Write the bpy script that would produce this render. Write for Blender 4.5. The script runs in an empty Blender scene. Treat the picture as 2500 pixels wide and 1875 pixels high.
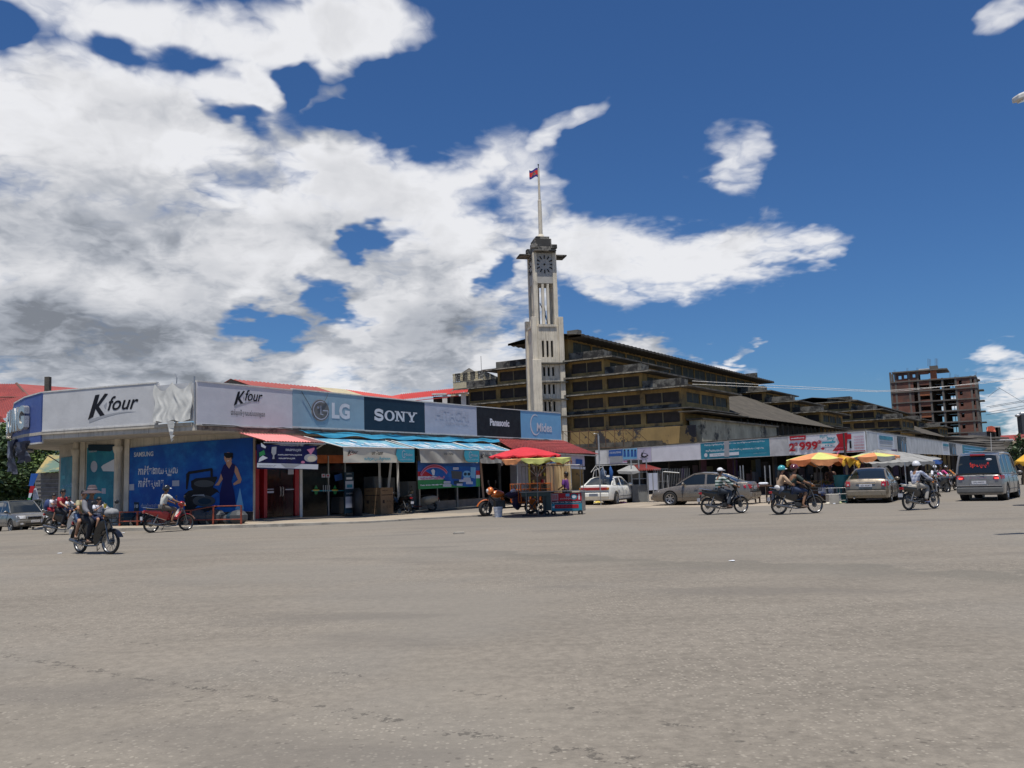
import bpy, bmesh, math, random
from mathutils import noise as mnoise
from mathutils import Vector, Matrix
from math import sin, cos, pi, radians as rad
rnd = random.Random(7)
SC = bpy.context.scene
COL = SC.collection
# ------------------------------------------------------------------ camera
F_PX = 2119.0                       # focal length in pixels of a 2500 px wide picture
PITCH = math.atan((1165 - 937.5) / F_PX); ROLL = math.atan(0.03)
CAM = Vector((0, 0, 1.55))
_f = Vector((0, cos(PITCH), sin(PITCH))); _r0 = Vector((1, 0, 0)); _u0 = Vector((0, -sin(PITCH), cos(PITCH)))
_u = _u0 * cos(ROLL) + _r0 * sin(ROLL); _r = _r0 * cos(ROLL) - _u0 * sin(ROLL)
cd = bpy.data.cameras.new('camera'); cam = bpy.data.objects.new('camera', cd); COL.objects.link(cam)
cd.sensor_width = 36; cd.lens = F_PX / 2500 * 36; cd.clip_start = 0.1; cd.clip_end = 6000
cam.matrix_world = Matrix(((_r.x, _u.x, -_f.x, CAM.x), (_r.y, _u.y, -_f.y, CAM.y), (_r.z, _u.z, -_f.z, CAM.z), (0, 0, 0, 1)))
SC.camera = cam
# ------------------------------------------------------------------ world, sun, exposure
SUN_DIR = Vector((-0.01, -0.26, 1.0)).normalized()      # towards the sun
SUN_EL = math.asin(SUN_DIR.z); SUN_AZ = math.atan2(SUN_DIR.x, SUN_DIR.y)
vs = SC.view_settings
vs.view_transform = 'Standard'; vs.look = 'None'; vs.exposure = 0.0; vs.gamma = 1.0; vs.use_curve_mapping = False
SC.render.engine = 'CYCLES'; SC.cycles.max_bounces = 6; SC.cycles.diffuse_bounces = 3; SC.cycles.glossy_bounces = 3
SC.cycles.use_adaptive_sampling = True; SC.cycles.use_denoising = True; SC.cycles.transparent_max_bounces = 8
sd = bpy.data.lights.new('sun', 'SUN'); sd.energy = 4.9; sd.angle = rad(0.53); sd.color = (1.0, 0.955, 0.88)
so = bpy.data.objects.new('sun', sd); COL.objects.link(so)
so.rotation_euler = (-SUN_DIR).to_track_quat('-Z', 'Y').to_euler(); so.location = (0, 0, 60)

def ray(px, py):
    return _f + _r * ((px - 1250) / F_PX) - _u * ((py - 937.5) / F_PX)

W = bpy.data.worlds.new('World'); SC.world = W; W.use_nodes = True
nt = W.node_tree; nt.nodes.clear(); NW = nt.nodes; LW = nt.links

def ae(px, py):                      # photograph direction -> (azimuth, elevation)
    d = ray(px, py).normalized()
    return math.atan2(d.x, d.y), math.asin(d.z)

class NG:                            # tiny helper for node trees
    def __init__(s, tree): s.t = tree; s.n = tree.nodes; s.l = tree.links
    def put(s, sock, v):
        if hasattr(v, 'is_linked') or isinstance(v, bpy.types.NodeSocket): s.l.new(v, sock)
        else: sock.default_value = v
    def math(s, op, a, b=0.0, c=0.0, clamp=False):
        n = s.n.new('ShaderNodeMath'); n.operation = op; n.use_clamp = clamp
        s.put(n.inputs[0], a); s.put(n.inputs[1], b); s.put(n.inputs[2], c); return n.outputs[0]
    def vmath(s, op, a, b=(0, 0, 0)):
        n = s.n.new('ShaderNodeVectorMath'); n.operation = op
        s.put(n.inputs[0], a); s.put(n.inputs[1], b)
        return n.outputs['Value'] if op in ('LENGTH', 'DOT_PRODUCT') else n.outputs[0]
    def mapping(s, v, loc=(0, 0, 0), rot=(0, 0, 0), scale=(1, 1, 1), kind='POINT'):
        n = s.n.new('ShaderNodeMapping'); n.vector_type = kind; s.put(n.inputs[0], v)
        n.inputs[1].default_value = loc; n.inputs[2].default_value = rot; n.inputs[3].default_value = scale; return n.outputs[0]
    def noise(s, v, scale=1, detail=4, rough=0.5, dist=0.0, lac=2.0, color=False, dim='3D'):
        n = s.n.new('ShaderNodeTexNoise'); n.noise_dimensions = dim; s.put(n.inputs['Vector'], v)
        n.inputs['Scale'].default_value = scale; n.inputs['Detail'].default_value = detail
        n.inputs['Roughness'].default_value = rough; n.inputs['Distortion'].default_value = dist
        n.inputs['Lacunarity'].default_value = lac
        return n.outputs['Color'] if color else n.outputs[0]
    def vor(s, v, scale=1, feature='F1', out=0, rnd_=1.0):
        n = s.n.new('ShaderNodeTexVoronoi'); n.feature = feature; s.put(n.inputs['Vector'], v)
        n.inputs['Scale'].default_value = scale; n.inputs['Randomness'].default_value = rnd_; return n.outputs[out]
    def ramp(s, v, a, b, lo=0.0, hi=1.0, smooth=True):
        n = s.n.new('ShaderNodeMapRange'); n.interpolation_type = 'SMOOTHSTEP' if smooth else 'LINEAR'
        s.put(n.inputs[0], v); n.inputs[1].default_value = a; n.inputs[2].default_value = b
        n.inputs[3].default_value = lo; n.inputs[4].default_value = hi; return n.outputs[0]
    def mix(s, f, a, b, mode='MIX'):
        n = s.n.new('ShaderNodeMix'); n.data_type = 'RGBA'; n.blend_type = mode; n.clamp_factor = True
        s.put(n.inputs[0], f)
        for k, v in ((6, a), (7, b)):
            if isinstance(v, tuple) and len(v) == 3: v = (*v, 1)
            s.put(n.inputs[k], v)
        return n.outputs[2]
    def sep(s, v):
        n = s.n.new('ShaderNodeSeparateXYZ'); s.put(n.inputs[0], v); return n.outputs
    def comb(s, x, y, z=0.0):
        n = s.n.new('ShaderNodeCombineXYZ'); s.put(n.inputs[0], x); s.put(n.inputs[1], y); s.put(n.inputs[2], z); return n.outputs[0]

# clouds: (px, py, half width px, half height px, tilt deg, weight); weight < 0 opens blue sky
CLOUDS = [(150, 700, 560, 330, 0, 1), (250, 330, 420, 200, 0, 1), (420, 60, 420, 110, 0, 1), (800, 60, 240, 130, 0, 1), (600, 230, 110, 130, 0, .95), (420, 260, 300, 90, 5, .7),
          (900, 470, 360, 170, -8, 1), (700, 620, 420, 230, 0, 1), (1050, 700, 240, 170, 0, 1), (950, 850, 300, 110, 0, 1), (450, 860, 420, 120, 0, 1),
          (1080, 620, 190, 130, 0, 1), (810, 270, 90, 60, -30, .46), (900, 190, 110, 60, 50, .42), (820, 250, 120, 40, -15, .34),
          (1230, 365, 90, 45, 20, .42), (1380, 300, 110, 34, -28, .48), (1350, 510, 110, 60, 25, .52), (1480, 600, 210, 95, 5, .86), (1700, 640, 260, 85, -4, .86),
          (1930, 615, 150, 42, -8, .66), (1490, 715, 60, 60, 60, .7), (1780, 390, 92, 76, -55, .74), (1725, 425, 70, 24, 10, .42), (1860, 510, 60, 36, 0, .33),
          (1545, 885, 95, 66, 0, 1.3), (1680, 905, 150, 45, 12, .7), (1820, 862, 30, 20, 0, .5), (2490, 10, 70, 45, -20, .6), (2470, 960, 90, 110, 0, .75), (2480, 1090, 150, 60, 0, .7),
          (1290, 760, 60, 120, 0, .6), (1230, 900, 120, 90, 0, .8), (200, 980, 420, 90, 0, .9), (750, 970, 400, 80, 0, .9), (40, 420, 160, 220, 0, .8)]
HOLES = [(640, 815, 95, 48, 8, .8), (880, 595, 62, 38, -12, .8), (290, 140, 60, 45, 10, .40), (450, 160, 110, 35, 8, .26), (560, 200, 60, 25, 25, .22), (20, 60, 45, 60, 0, .6), (590, 300, 70, 22, 8, .5),
         (735, 200, 36, 70, 15, .62), (850, 290, 90, 40, -12, .45), (790, 740, 70, 40, 45, .55), (1010, 270, 150, 130, 0, .6), (1180, 480, 60, 50, 0, .3), (1210, 660, 40, 50, 0, .5)]
DARK = [(60, 810, 430, 95, 2, 1.0), (330, 905, 420, 48, 4, .9), (150, 600, 300, 70, 8, .75), (560, 690, 200, 70, -20, .35), (870, 820, 300, 90, -8, .6), (1050, 820, 240, 100, 0, .8), (980, 780, 230, 70, -20, .45), (760, 560, 240, 60, -14, .45), (450, 600, 300, 80, 0, .3), (1230, 870, 120, 50, 0, .5)]

gt = bpy.data.node_groups.new('cloud_density', 'ShaderNodeTree')
gt.interface.new_socket('Dir', in_out='INPUT', socket_type='NodeSocketVector')
gt.interface.new_socket('Density', in_out='OUTPUT', socket_type='NodeSocketFloat')
g = NG(gt); gi = gt.nodes.new('NodeGroupInput'); go = gt.nodes.new('NodeGroupOutput')
dv = gi.outputs[0]; sx, sy, sz = g.sep(dv)
azi = g.math('ARCTAN2', sx, sy); ele = g.math('ARCSINE', sz)
den = g.math('ADD', g.math('MAXIMUM', sz, 0.0), 0.22)
pl = g.comb(g.math('DIVIDE', sx, den), g.math('DIVIDE', sy, den), 0.0)
wn2 = g.noise(pl, 3.6, 4, 0.62, color=True, dim='2D')
q0 = g.comb(azi, ele, 0.0)
q = g.vmath('ADD', q0, g.vmath('MULTIPLY', g.vmath('SUBTRACT', wn2, (.5, .5, .5)), (.11, .085, 0)))
def blob(spec, prev=None):
    px, py, w, h, tilt, wt = spec
    a0, e0 = ae(px, py); a1, _ = ae(px + w, py); _, e1 = ae(px, py - h)
    sxx = max(abs(a1 - a0), .004); syy = max(abs(e1 - e0), .004)
    qq = q
    if prev is not None:             # keeps the nodes evaluated one after another
        n = g.n.new('ShaderNodeVectorMath'); n.operation = 'MULTIPLY_ADD'; g.l.new(prev, n.inputs[0]); n.inputs[1].default_value = (1e-7,) * 3; g.l.new(q, n.inputs[2]); qq = n.outputs[0]
    m = g.mapping(qq, (a0, e0, 0), (0, 0, rad(-tilt)), (sxx, syy, 1), 'TEXTURE')
    L = g.vmath('LENGTH', m)
    return g.ramp(L, 1.6, 0.3, 0.0, abs(wt))
def smax(a, b, k=0.12): return g.math('SMOOTH_MAX', a, b, k)
acc = None
for c in CLOUDS:
    b = blob(c, acc); acc = b if acc is None else g.math('SMOOTH_MAX', acc, b, 0.05)
hol = None
for c in HOLES:
    b = blob(c, acc if hol is None else hol); hol = b if hol is None else g.math('MAXIMUM', hol, b)
msk = g.math('SUBTRACT', acc, g.math('MULTIPLY', hol, 1.35))
# outside the picture the sky goes on with scattered cloud of the same kind
rx = g.ramp(g.math('ABSOLUTE', azi), 0.56, 0.70); ry = g.ramp(ele, 0.56, 0.68)
outm = g.math('MAXIMUM', rx, ry)
far = g.ramp(g.noise(pl, 0.9, 2, 0.5, dim='2D'), 0.52, 0.70, -0.3, 0.8)
m2 = g.math('ADD', g.math('MULTIPLY', msk, g.math('SUBTRACT', 1.0, outm)), g.math('MULTIPLY', far, outm))
m2 = g.math('MULTIPLY', m2, 1.2)
fb = g.noise(g.vmath('ADD', pl, g.vmath('MULTIPLY', wn2, (.16, .16, 0))), 3.4, 9, 0.60, dim='2D')
tot = g.math('ADD', m2, g.math('MULTIPLY', g.math('SUBTRACT', fb, 0.47), 1.65))
bw = g.noise(g.vmath('ADD', pl, g.vmath('MULTIPLY', wn2, (.22, .22, 0))), 9.5, 3, 0.5, dim='2D')
bil = g.math('ABSOLUTE', g.math('SUBTRACT', bw, 0.5))
tot = g.math('ADD', tot, g.math('MULTIPLY', g.math('MULTIPLY', g.math('SUBTRACT', 0.07, bil), -1.15), g.ramp(m2, .15, .7)))
tot = g.math('SUBTRACT', tot, g.ramp(m2, .30, .0, 0, .25))
gt.links.new(tot, go.inputs[0])

g = NG(nt)
tc = NW.new('ShaderNodeTexCoord'); D = tc.outputs['Generated']
def dens(v):
    n = NW.new('ShaderNodeGroup'); n.node_tree = gt; LW.new(v, n.inputs[0]); return n.outputs[0]
d0 = dens(D)
n_ = NW.new('ShaderNodeVectorMath'); n_.operation = 'MULTIPLY_ADD'; LW.new(d0, n_.inputs[0]); n_.inputs[1].default_value = (1e-7,) * 3; LW.new(D, n_.inputs[2])
up = g.vmath('NORMALIZE', g.vmath('ADD', n_.outputs[0], (0.0, -0.02, 0.085)))
d1 = dens(up)
cover = g.ramp(d0, 0.20, 1.05)
sx, sy, sz = g.sep(D)
q = g.comb(g.math('ARCTAN2', sx, sy), g.math('ARCSINE', sz), 0.0)
wv = g.noise(q, 6.0, 3, 0.6, color=True, dim='2D')
q = g.vmath('ADD', q, g.vmath('MULTIPLY', g.vmath('SUBTRACT', wv, (.5, .5, .5)), (.22, .10, 0)))
dk = None
for c in DARK:
    b = blob(c, d1 if dk is None else dk); dk = b if dk is None else g.math('SMOOTH_MAX', dk, b, .1)
# a cloud is grey where more cloud lies above it, bright at its tops and edges
edge = g.ramp(g.math('SUBTRACT', d0, d1), -0.6, 0.6)
thick = g.ramp(d0, 0.6, 1.7)
lum = g.math('ADD', 0.52, g.math('MULTIPLY', edge, 0.42))
lum = g.math('SUBTRACT', lum, g.math('MULTIPLY', thick, 0.14))
lum = g.math('SUBTRACT', lum, g.math('MULTIPLY', dk, 0.30))
soft = g.noise(q, 8.0, 4, 0.55, dim='2D')
lum = g.math('ADD', lum, g.math('MULTIPLY', g.math('SUBTRACT', soft, 0.5), 0.42))
lum = g.math('MINIMUM', g.math('MAXIMUM', lum, 0.24), 0.86)
ccol = g.mix(g.ramp(lum, .25, .8), (0.90, 0.97, 1.10), (0.985, 0.99, 1.02))
cl = g.vmath('MULTIPLY', ccol, g.comb(lum, lum, lum))
sky = NW.new('ShaderNodeTexSky'); sky.sky_type = 'NISHITA'; sky.sun_disc = False
sky.sun_elevation = SUN_EL; sky.sun_rotation = SUN_AZ; sky.altitude = 10; sky.air_density = 1.0; sky.dust_density = 0.6; sky.ozone_density = 1.6
SKY_STRENGTH = 0.085
skyc = g.mix(1.0, sky.outputs[0], (0.37, 0.64, 0.99), 'MULTIPLY')
cloudc = g.vmath('DIVIDE', cl, (SKY_STRENGTH,) * 3)
bgc = g.mix(g.math('MULTIPLY', cover, 0.97), skyc, cloudc)
bg = NW.new('ShaderNodeBackground'); bg.inputs[1].default_value = SKY_STRENGTH; LW.new(bgc, bg.inputs[0])
wo = NW.new('ShaderNodeOutputWorld'); LW.new(bg.outputs[0], wo.inputs[0])
W.cycles.sampling_method = 'MANUAL'; W.cycles.sample_map_resolution = 512

# ------------------------------------------------------------------ placing helpers
def ground_z(x, y):
    g1 = -0.62 * (1 / (1 + math.exp(min(50, -(y - 38.5) / 1.6)))) * (1 / (1 + math.exp(min(50, (x + 21.5) / .7))))
    g2 = -0.07 * math.exp(-((x + 1) / 5) ** 2 - ((y - 37.5) / 4) ** 2)
    return g1 + g2 + 0.012 * sin(x * .37 + 1) * sin(y * .29)
def G(px, py):                       # point on the ground
    d = ray(px, py); z = 0.0
    for _ in range(8):
        t = (z - CAM.z) / d.z; p = CAM + d * t; z = ground_z(p.x, p.y)
    return Vector((p.x, p.y, z))
def Dp(px, py, Y):                   # point at depth Y
    d = ray(px, py); return CAM + d * (Y / d.y)
class Frame:                         # a place with its own axes: x along, y inward (left of x), z up
    def __init__(s, o, ang, k=1.0):
        s.o = Vector((o[0], o[1], o[2] if len(o) > 2 else 0)); s.a = ang
        s.x = Vector((cos(ang), sin(ang), 0)); s.y = Vector((-sin(ang), cos(ang), 0))
    def loc(s, p):
        q = Vector(p) - s.o; return Vector((q.dot(s.x), q.dot(s.y), q.z))
    def on(s, px, py, y=0.0):        # where the sight line meets the plane y = const
        d = ray(px, py); t = (y - (CAM - s.o).dot(s.y)) / d.dot(s.y); return s.loc(CAM + d * t)
    def w(s, x, y, z): return s.o + s.x * x + s.y * y + Vector((0, 0, z))

# ------------------------------------------------------------------ materials
MATS = {}
def mat(name, col, rough=0.7, metal=0.0, var=0.12, scale=3.0, bump=0.0, bscale=40.0, col2=None, cut=None, streak=0.0, spec=0.5, alpha=1.0, trans=0.0, coat=0.0, grime=0.0, det=6, stretch=(1, 1, 1)):
    """procedural surface: base colour with uneven tone, optional second colour in noisy patches, vertical streaks, fine relief"""
    if name in MATS: return MATS[name]
    m = bpy.data.materials.new(name); m.use_nodes = True; t = m.node_tree; t.nodes.clear(); g = NG(t)
    o = t.nodes.new('ShaderNodeOutputMaterial'); b = t.nodes.new('ShaderNodeBsdfPrincipled'); t.links.new(b.outputs[0], o.inputs[0])
    tc = t.nodes.new('ShaderNodeTexCoord'); v = tc.outputs['Object']
    vv = g.mapping(v, scale=stretch)
    n = g.noise(vv, scale, det, 0.6)
    f = g.ramp(n, 0.3, 0.7, 1 - var, 1 + var)
    c = g.mix(1.0, (*col, 1), g.comb(f, f, f), 'MULTIPLY')
    if col2:
        a, bb = cut or (.5, .62)
        n2 = g.noise(g.vmath('ADD', vv, (7.3, 2.1, 5.7)), scale * 0.8, 8, 0.68)
        c = g.mix(g.ramp(n2, a, bb), c, (*col2, 1))
    if streak:
        n3 = g.noise(g.mapping(v, scale=(5, 5, .35)), 1.6, 6, 0.65)
        c = g.mix(g.ramp(n3, .48, .72, 0, streak), c, (col[0] * .25, col[1] * .23, col[2] * .2, 1))
    if grime:
        n4 = g.noise(v, 0.9, 9, 0.7)
        c = g.mix(g.ramp(n4, .5, .7, 0, grime), c, (.05, .045, .04, 1))
    t.links.new(c, b.inputs['Base Color'])
    r = g.ramp(g.noise(v, scale * 2.1, 4, .6), .3, .7, max(0.02, rough - .08), min(1, rough + .08)); t.links.new(r, b.inputs['Roughness'])
    b.inputs['Metallic'].default_value = metal; b.inputs['Specular IOR Level'].default_value = spec
    if coat: b.inputs['Coat Weight'].default_value = coat; b.inputs['Coat Roughness'].default_value = .06
    if trans: b.inputs['Transmission Weight'].default_value = trans
    if alpha < 1: b.inputs['Alpha'].default_value = alpha
    if bump:
        bn = t.nodes.new('ShaderNodeBump'); bn.inputs['Strength'].default_value = 1.0; bn.inputs['Distance'].default_value = bump
        t.links.new(g.noise(v, bscale, 4, .6), bn.inputs['Height']); t.links.new(bn.outputs[0], b.inputs['Normal'])
    MATS[name] = m; return m
def emit(name, col, s):
    m = bpy.data.materials.new(name); m.use_nodes = True; b = m.node_tree.nodes['Principled BSDF']
    b.inputs['Base Color'].default_value = (*col, 1); b.inputs['Emission Color'].default_value = (*col, 1); b.inputs['Emission Strength'].default_value = s
    MATS[name] = m; return m

# ------------------------------------------------------------------ mesh builder
class MB:
    def __init__(s): s.v = []; s.f = []; s.m = []
    def add(s, vs, fs, m=0):
        n = len(s.v); s.v += [tuple(p) for p in vs]; s.f += [tuple(n + i for i in f) for f in fs]; s.m += [m] * len(fs); return s
    def box(s, x0, x1, y0, y1, z0, z1, m=0):
        return s.add([(x0, y0, z0), (x1, y0, z0), (x1, y1, z0), (x0, y1, z0), (x0, y0, z1), (x1, y0, z1), (x1, y1, z1), (x0, y1, z1)],
                     [(0, 3, 2, 1), (4, 5, 6, 7), (0, 1, 5, 4), (1, 2, 6, 5), (2, 3, 7, 6), (3, 0, 4, 7)], m)
    def hexa(s, p, m=0):             # eight corners, bottom ring then top ring
        return s.add(p, [(0, 3, 2, 1), (4, 5, 6, 7), (0, 1, 5, 4), (1, 2, 6, 5), (2, 3, 7, 6), (3, 0, 4, 7)], m)
    def beam(s, a, b, w, h=None, m=0, up=(0, 0, 1)):
        a = Vector(a); b = Vector(b); h = h or w; d = (b - a).normalized(); u = Vector(up)
        if abs(d.dot(u)) > .95: u = Vector((1, 0, 0))
        x = d.cross(u).normalized() * w / 2; z = x.cross(d).normalized() * h / 2
        return s.hexa([a - x - z, a + x - z, b + x - z, b - x - z, a - x + z, a + x + z, b + x + z, b - x + z], m)
    def tube(s, path, r, n=8, m=0, close=False, cap=True):
        P = [Vector(p) for p in path]; k = len(P); R = r if isinstance(r, (list, tuple)) else [r] * k
        rings = []; pu = None
        for i in range(k):
            if close: t = P[(i + 1) % k] - P[i - 1]
            else: t = P[min(i + 1, k - 1)] - P[max(i - 1, 0)]
            t.normalize()
            if pu is None:
                pu = Vector((0, 0, 1)) if abs(t.z) < .9 else Vector((1, 0, 0))
            x = t.cross(pu).normalized(); pu = x.cross(t).normalized()
            rings.append([P[i] + (x * cos(2 * pi * j / n) + pu * sin(2 * pi * j / n)) * R[i] for j in range(n)])
        vs = [p for rg in rings for p in rg]; fs = []
        for i in range(k if close else k - 1):
            a = i * n; b = ((i + 1) % k) * n
            fs += [(a + j, a + (j + 1) % n, b + (j + 1) % n, b + j) for j in range(n)]
        if cap and not close: fs += [tuple(range(n))[::-1], tuple(range((k - 1) * n, k * n))]
        return s.add(vs, fs, m)
    def cyl(s, a, b, r, r2=None, n=12, m=0): return s.tube([a, b], [r, r if r2 is None else r2], n, m)
    def lathe(s, prof, n=24, o=(0, 0, 0), ax='z', m=0, close=False):
        vs = []; fs = []; k = len(prof)
        for i in range(n):
            a = 2 * pi * i / n
            for r, h in prof:
                if ax == 'z': p = (r * cos(a), r * sin(a), h)
                elif ax == 'y': p = (r * cos(a), h, r * sin(a))
                else: p = (h, r * cos(a), r * sin(a))
                vs.append((p[0] + o[0], p[1] + o[1], p[2] + o[2]))
        kk = k if close else k - 1
        for i in range(n):
            a = i * k; b = ((i + 1) % n) * k
            fs += [(a + j, b + j, b + (j + 1) % k, a + (j + 1) % k) for j in range(kk)]
        return s.add(vs, fs, m)
    def ell(s, c, r, nu=14, nv=9, m=0, t0=0.0, t1=pi):
        prof = [(sin(t0 + (t1 - t0) * i / nv), cos(t0 + (t1 - t0) * i / nv)) for i in range(nv + 1)]
        if not hasattr(r, '__len__'): r = (r, r, r)
        vs = []; fs = []; k = nv + 1
        for i in range(nu):
            a = 2 * pi * i / nu
            vs += [(c[0] + r[0] * p[0] * cos(a), c[1] + r[1] * p[0] * sin(a), c[2] + r[2] * p[1]) for p in prof]
        for i in range(nu):
            a = i * k; b = ((i + 1) % nu) * k
            fs += [(a + j, a + j + 1, b + j + 1, b + j) for j in range(nv)]
        return s.add(vs, fs, m)
    def grid(s, rows, m=0, closed=False):
        k = len(rows[0]); vs = [p for r in rows for p in r]; fs = []
        for i in range(len(rows) - 1):
            for j in range(k if closed else k - 1):
                a = i * k + j; b = i * k + (j + 1) % k; fs.append((a, b, b + k, a + k))
        return s.add(vs, fs, m)
    def poly(s, pts, m=0): return s.add(pts, [tuple(range(len(pts)))], m)
    def prism(s, pts, off, m=0):     # polygon of 3d points pushed by a vector
        n = len(pts); o = Vector(off); a = [Vector(p) for p in pts]
        return s.add(a + [p + o for p in a], [tuple(range(n))[::-1], tuple(range(n, 2 * n))] + [(i, (i + 1) % n, n + (i + 1) % n, n + i) for i in range(n)], m)
    def xf(s, M, k=0):
        for i in range(k, len(s.v)): s.v[i] = tuple(M @ Vector(s.v[i]))
        return s
    def mesh(s, name, mats, smooth=0):
        me = bpy.data.meshes.new(name); me.from_pydata(s.v, [], s.f)
        for m in (mats if isinstance(mats, (list, tuple)) else [mats]): me.materials.append(m)
        if any(s.m): me.polygons.foreach_set('material_index', s.m)
        bm = bmesh.new(); bm.from_mesh(me)
        if s.clean: bmesh.ops.remove_doubles(bm, verts=bm.verts, dist=1e-5)
        if s.norm: bmesh.ops.recalc_face_normals(bm, faces=bm.faces)
        bm.to_mesh(me); bm.free()
        if smooth:
            me.polygons.foreach_set('use_smooth', [True] * len(me.polygons)); me.set_sharp_from_angle(angle=rad(smooth))
        me.update(); return me
    clean = False; norm = True
    def build(s, name, mats, parent=None, smooth=0, bevel=0, **kw):
        return link(name, s.mesh(name, mats, smooth), parent, bevel, **kw)
def link(name, me, parent=None, bevel=0, loc=None, rz=None, **kw):
    o = bpy.data.objects.new(name, me); COL.objects.link(o)
    if parent is not None: o.parent = parent
    if loc is not None: o.location = loc
    if rz is not None: o.rotation_euler.z = rz
    if bevel:
        b = o.modifiers.new('bevel', 'BEVEL'); b.width = bevel; b.segments = 2; b.limit_method = 'ANGLE'; b.angle_limit = rad(40)
    for k, v in kw.items(): o[k] = v
    return o
def tag(o, label=None, cat=None, group=None, kind=None):
    if label: o['label'] = label
    if cat: o['category'] = cat
    if group: o['group'] = group
    if kind: o['kind'] = kind
    return o
def thing(name, label, cat, loc=(0, 0, 0), rz=0.0, group=None):
    o = bpy.data.objects.new(name, None); o.empty_display_size = .2; COL.objects.link(o)
    o.location = loc; o.rotation_euler = (0, 0, rz); return tag(o, label, cat, group)
def fthing(name, label, cat, fr, group=None): return thing(name, label, cat, fr.o, fr.a, group)
KIDS = {}
def copy_tree(o, parent=None):
    if not KIDS.get('ok'):
        pass
    c = o.copy(); COL.objects.link(c); c.parent = parent
    for ch in [x for x in COL.objects if x.parent == o]: copy_tree(ch, c)
    return c
# ------------------------------------------------------------------ lettering
_tc = {}
def glyphs(body, bold=0.0, shear=0.0, extrude=0.0):
    key = (body, bold, shear, extrude)
    if key in _tc: return _tc[key]
    c = bpy.data.curves.new('lettering', 'FONT'); c.body = body; c.size = 1; c.offset = bold; c.shear = shear; c.extrude = extrude; c.resolution_u = 3
    o = bpy.data.objects.new('lettering', c); COL.objects.link(o)
    me = bpy.data.meshes.new_from_object(o)
    V = [tuple(v.co) for v in me.vertices]; Fc = [tuple(p.vertices) for p in me.polygons]
    bpy.data.objects.remove(o); bpy.data.curves.remove(c); bpy.data.meshes.remove(me)
    xs = [v[0] for v in V] or [0, 1]; ys = [v[1] for v in V] or [0, 1]
    _tc[key] = (V, Fc, min(xs), max(xs), min(ys), max(ys)); return _tc[key]
def text(mb, body, x0, x1, y0, y1, fn, m=0, bold=0.0, shear=0.0, extrude=0.0):
    """letters fitted in the rectangle x0..x1, y0..y1 of a panel; fn(x, y, d) maps panel to space, d = how proud"""
    V, Fc, a, b, c, d = glyphs(body, bold, shear, extrude)
    sx = (x1 - x0) / (b - a); sy = (y1 - y0) / (d - c)
    mb.add([fn(x0 + (v[0] - a) * sx, y0 + (v[1] - c) * sy, v[2]) for v in V], Fc, m); return mb
def stroke(mb, pts, w, fn, m=0, close=False):     # ribbon of width w (or list) along panel points
    n = len(pts); Wd = w if isinstance(w, (list, tuple)) else [w] * n; L = []; R = []
    for i in range(n):
        if close: dx = pts[(i + 1) % n][0] - pts[i - 1][0]; dy = pts[(i + 1) % n][1] - pts[i - 1][1]
        else:
            a = pts[max(i - 1, 0)]; b = pts[min(i + 1, n - 1)]; dx = b[0] - a[0]; dy = b[1] - a[1]
        l = math.hypot(dx, dy) or 1; nx, ny = -dy / l * Wd[i] / 2, dx / l * Wd[i] / 2
        L.append(fn(pts[i][0] + nx, pts[i][1] + ny, 0)); R.append(fn(pts[i][0] - nx, pts[i][1] - ny, 0))
    if close: L.append(L[0]); R.append(R[0])
    mb.grid([L, R], m)
def arc(cx, cy, rx, ry, a0, a1, n=16): return [(cx + rx * cos(rad(a0 + (a1 - a0) * i / n)), cy + ry * sin(rad(a0 + (a1 - a0) * i / n))) for i in range(n + 1)]
def shape(mb, pts, fn, m=0): mb.poly([fn(x, y, 0) for x, y in pts], m)
def rect(mb, x0, x1, y0, y1, fn, m=0): shape(mb, [(x0, y0), (x1, y0), (x1, y1), (x0, y1)], fn, m)
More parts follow.
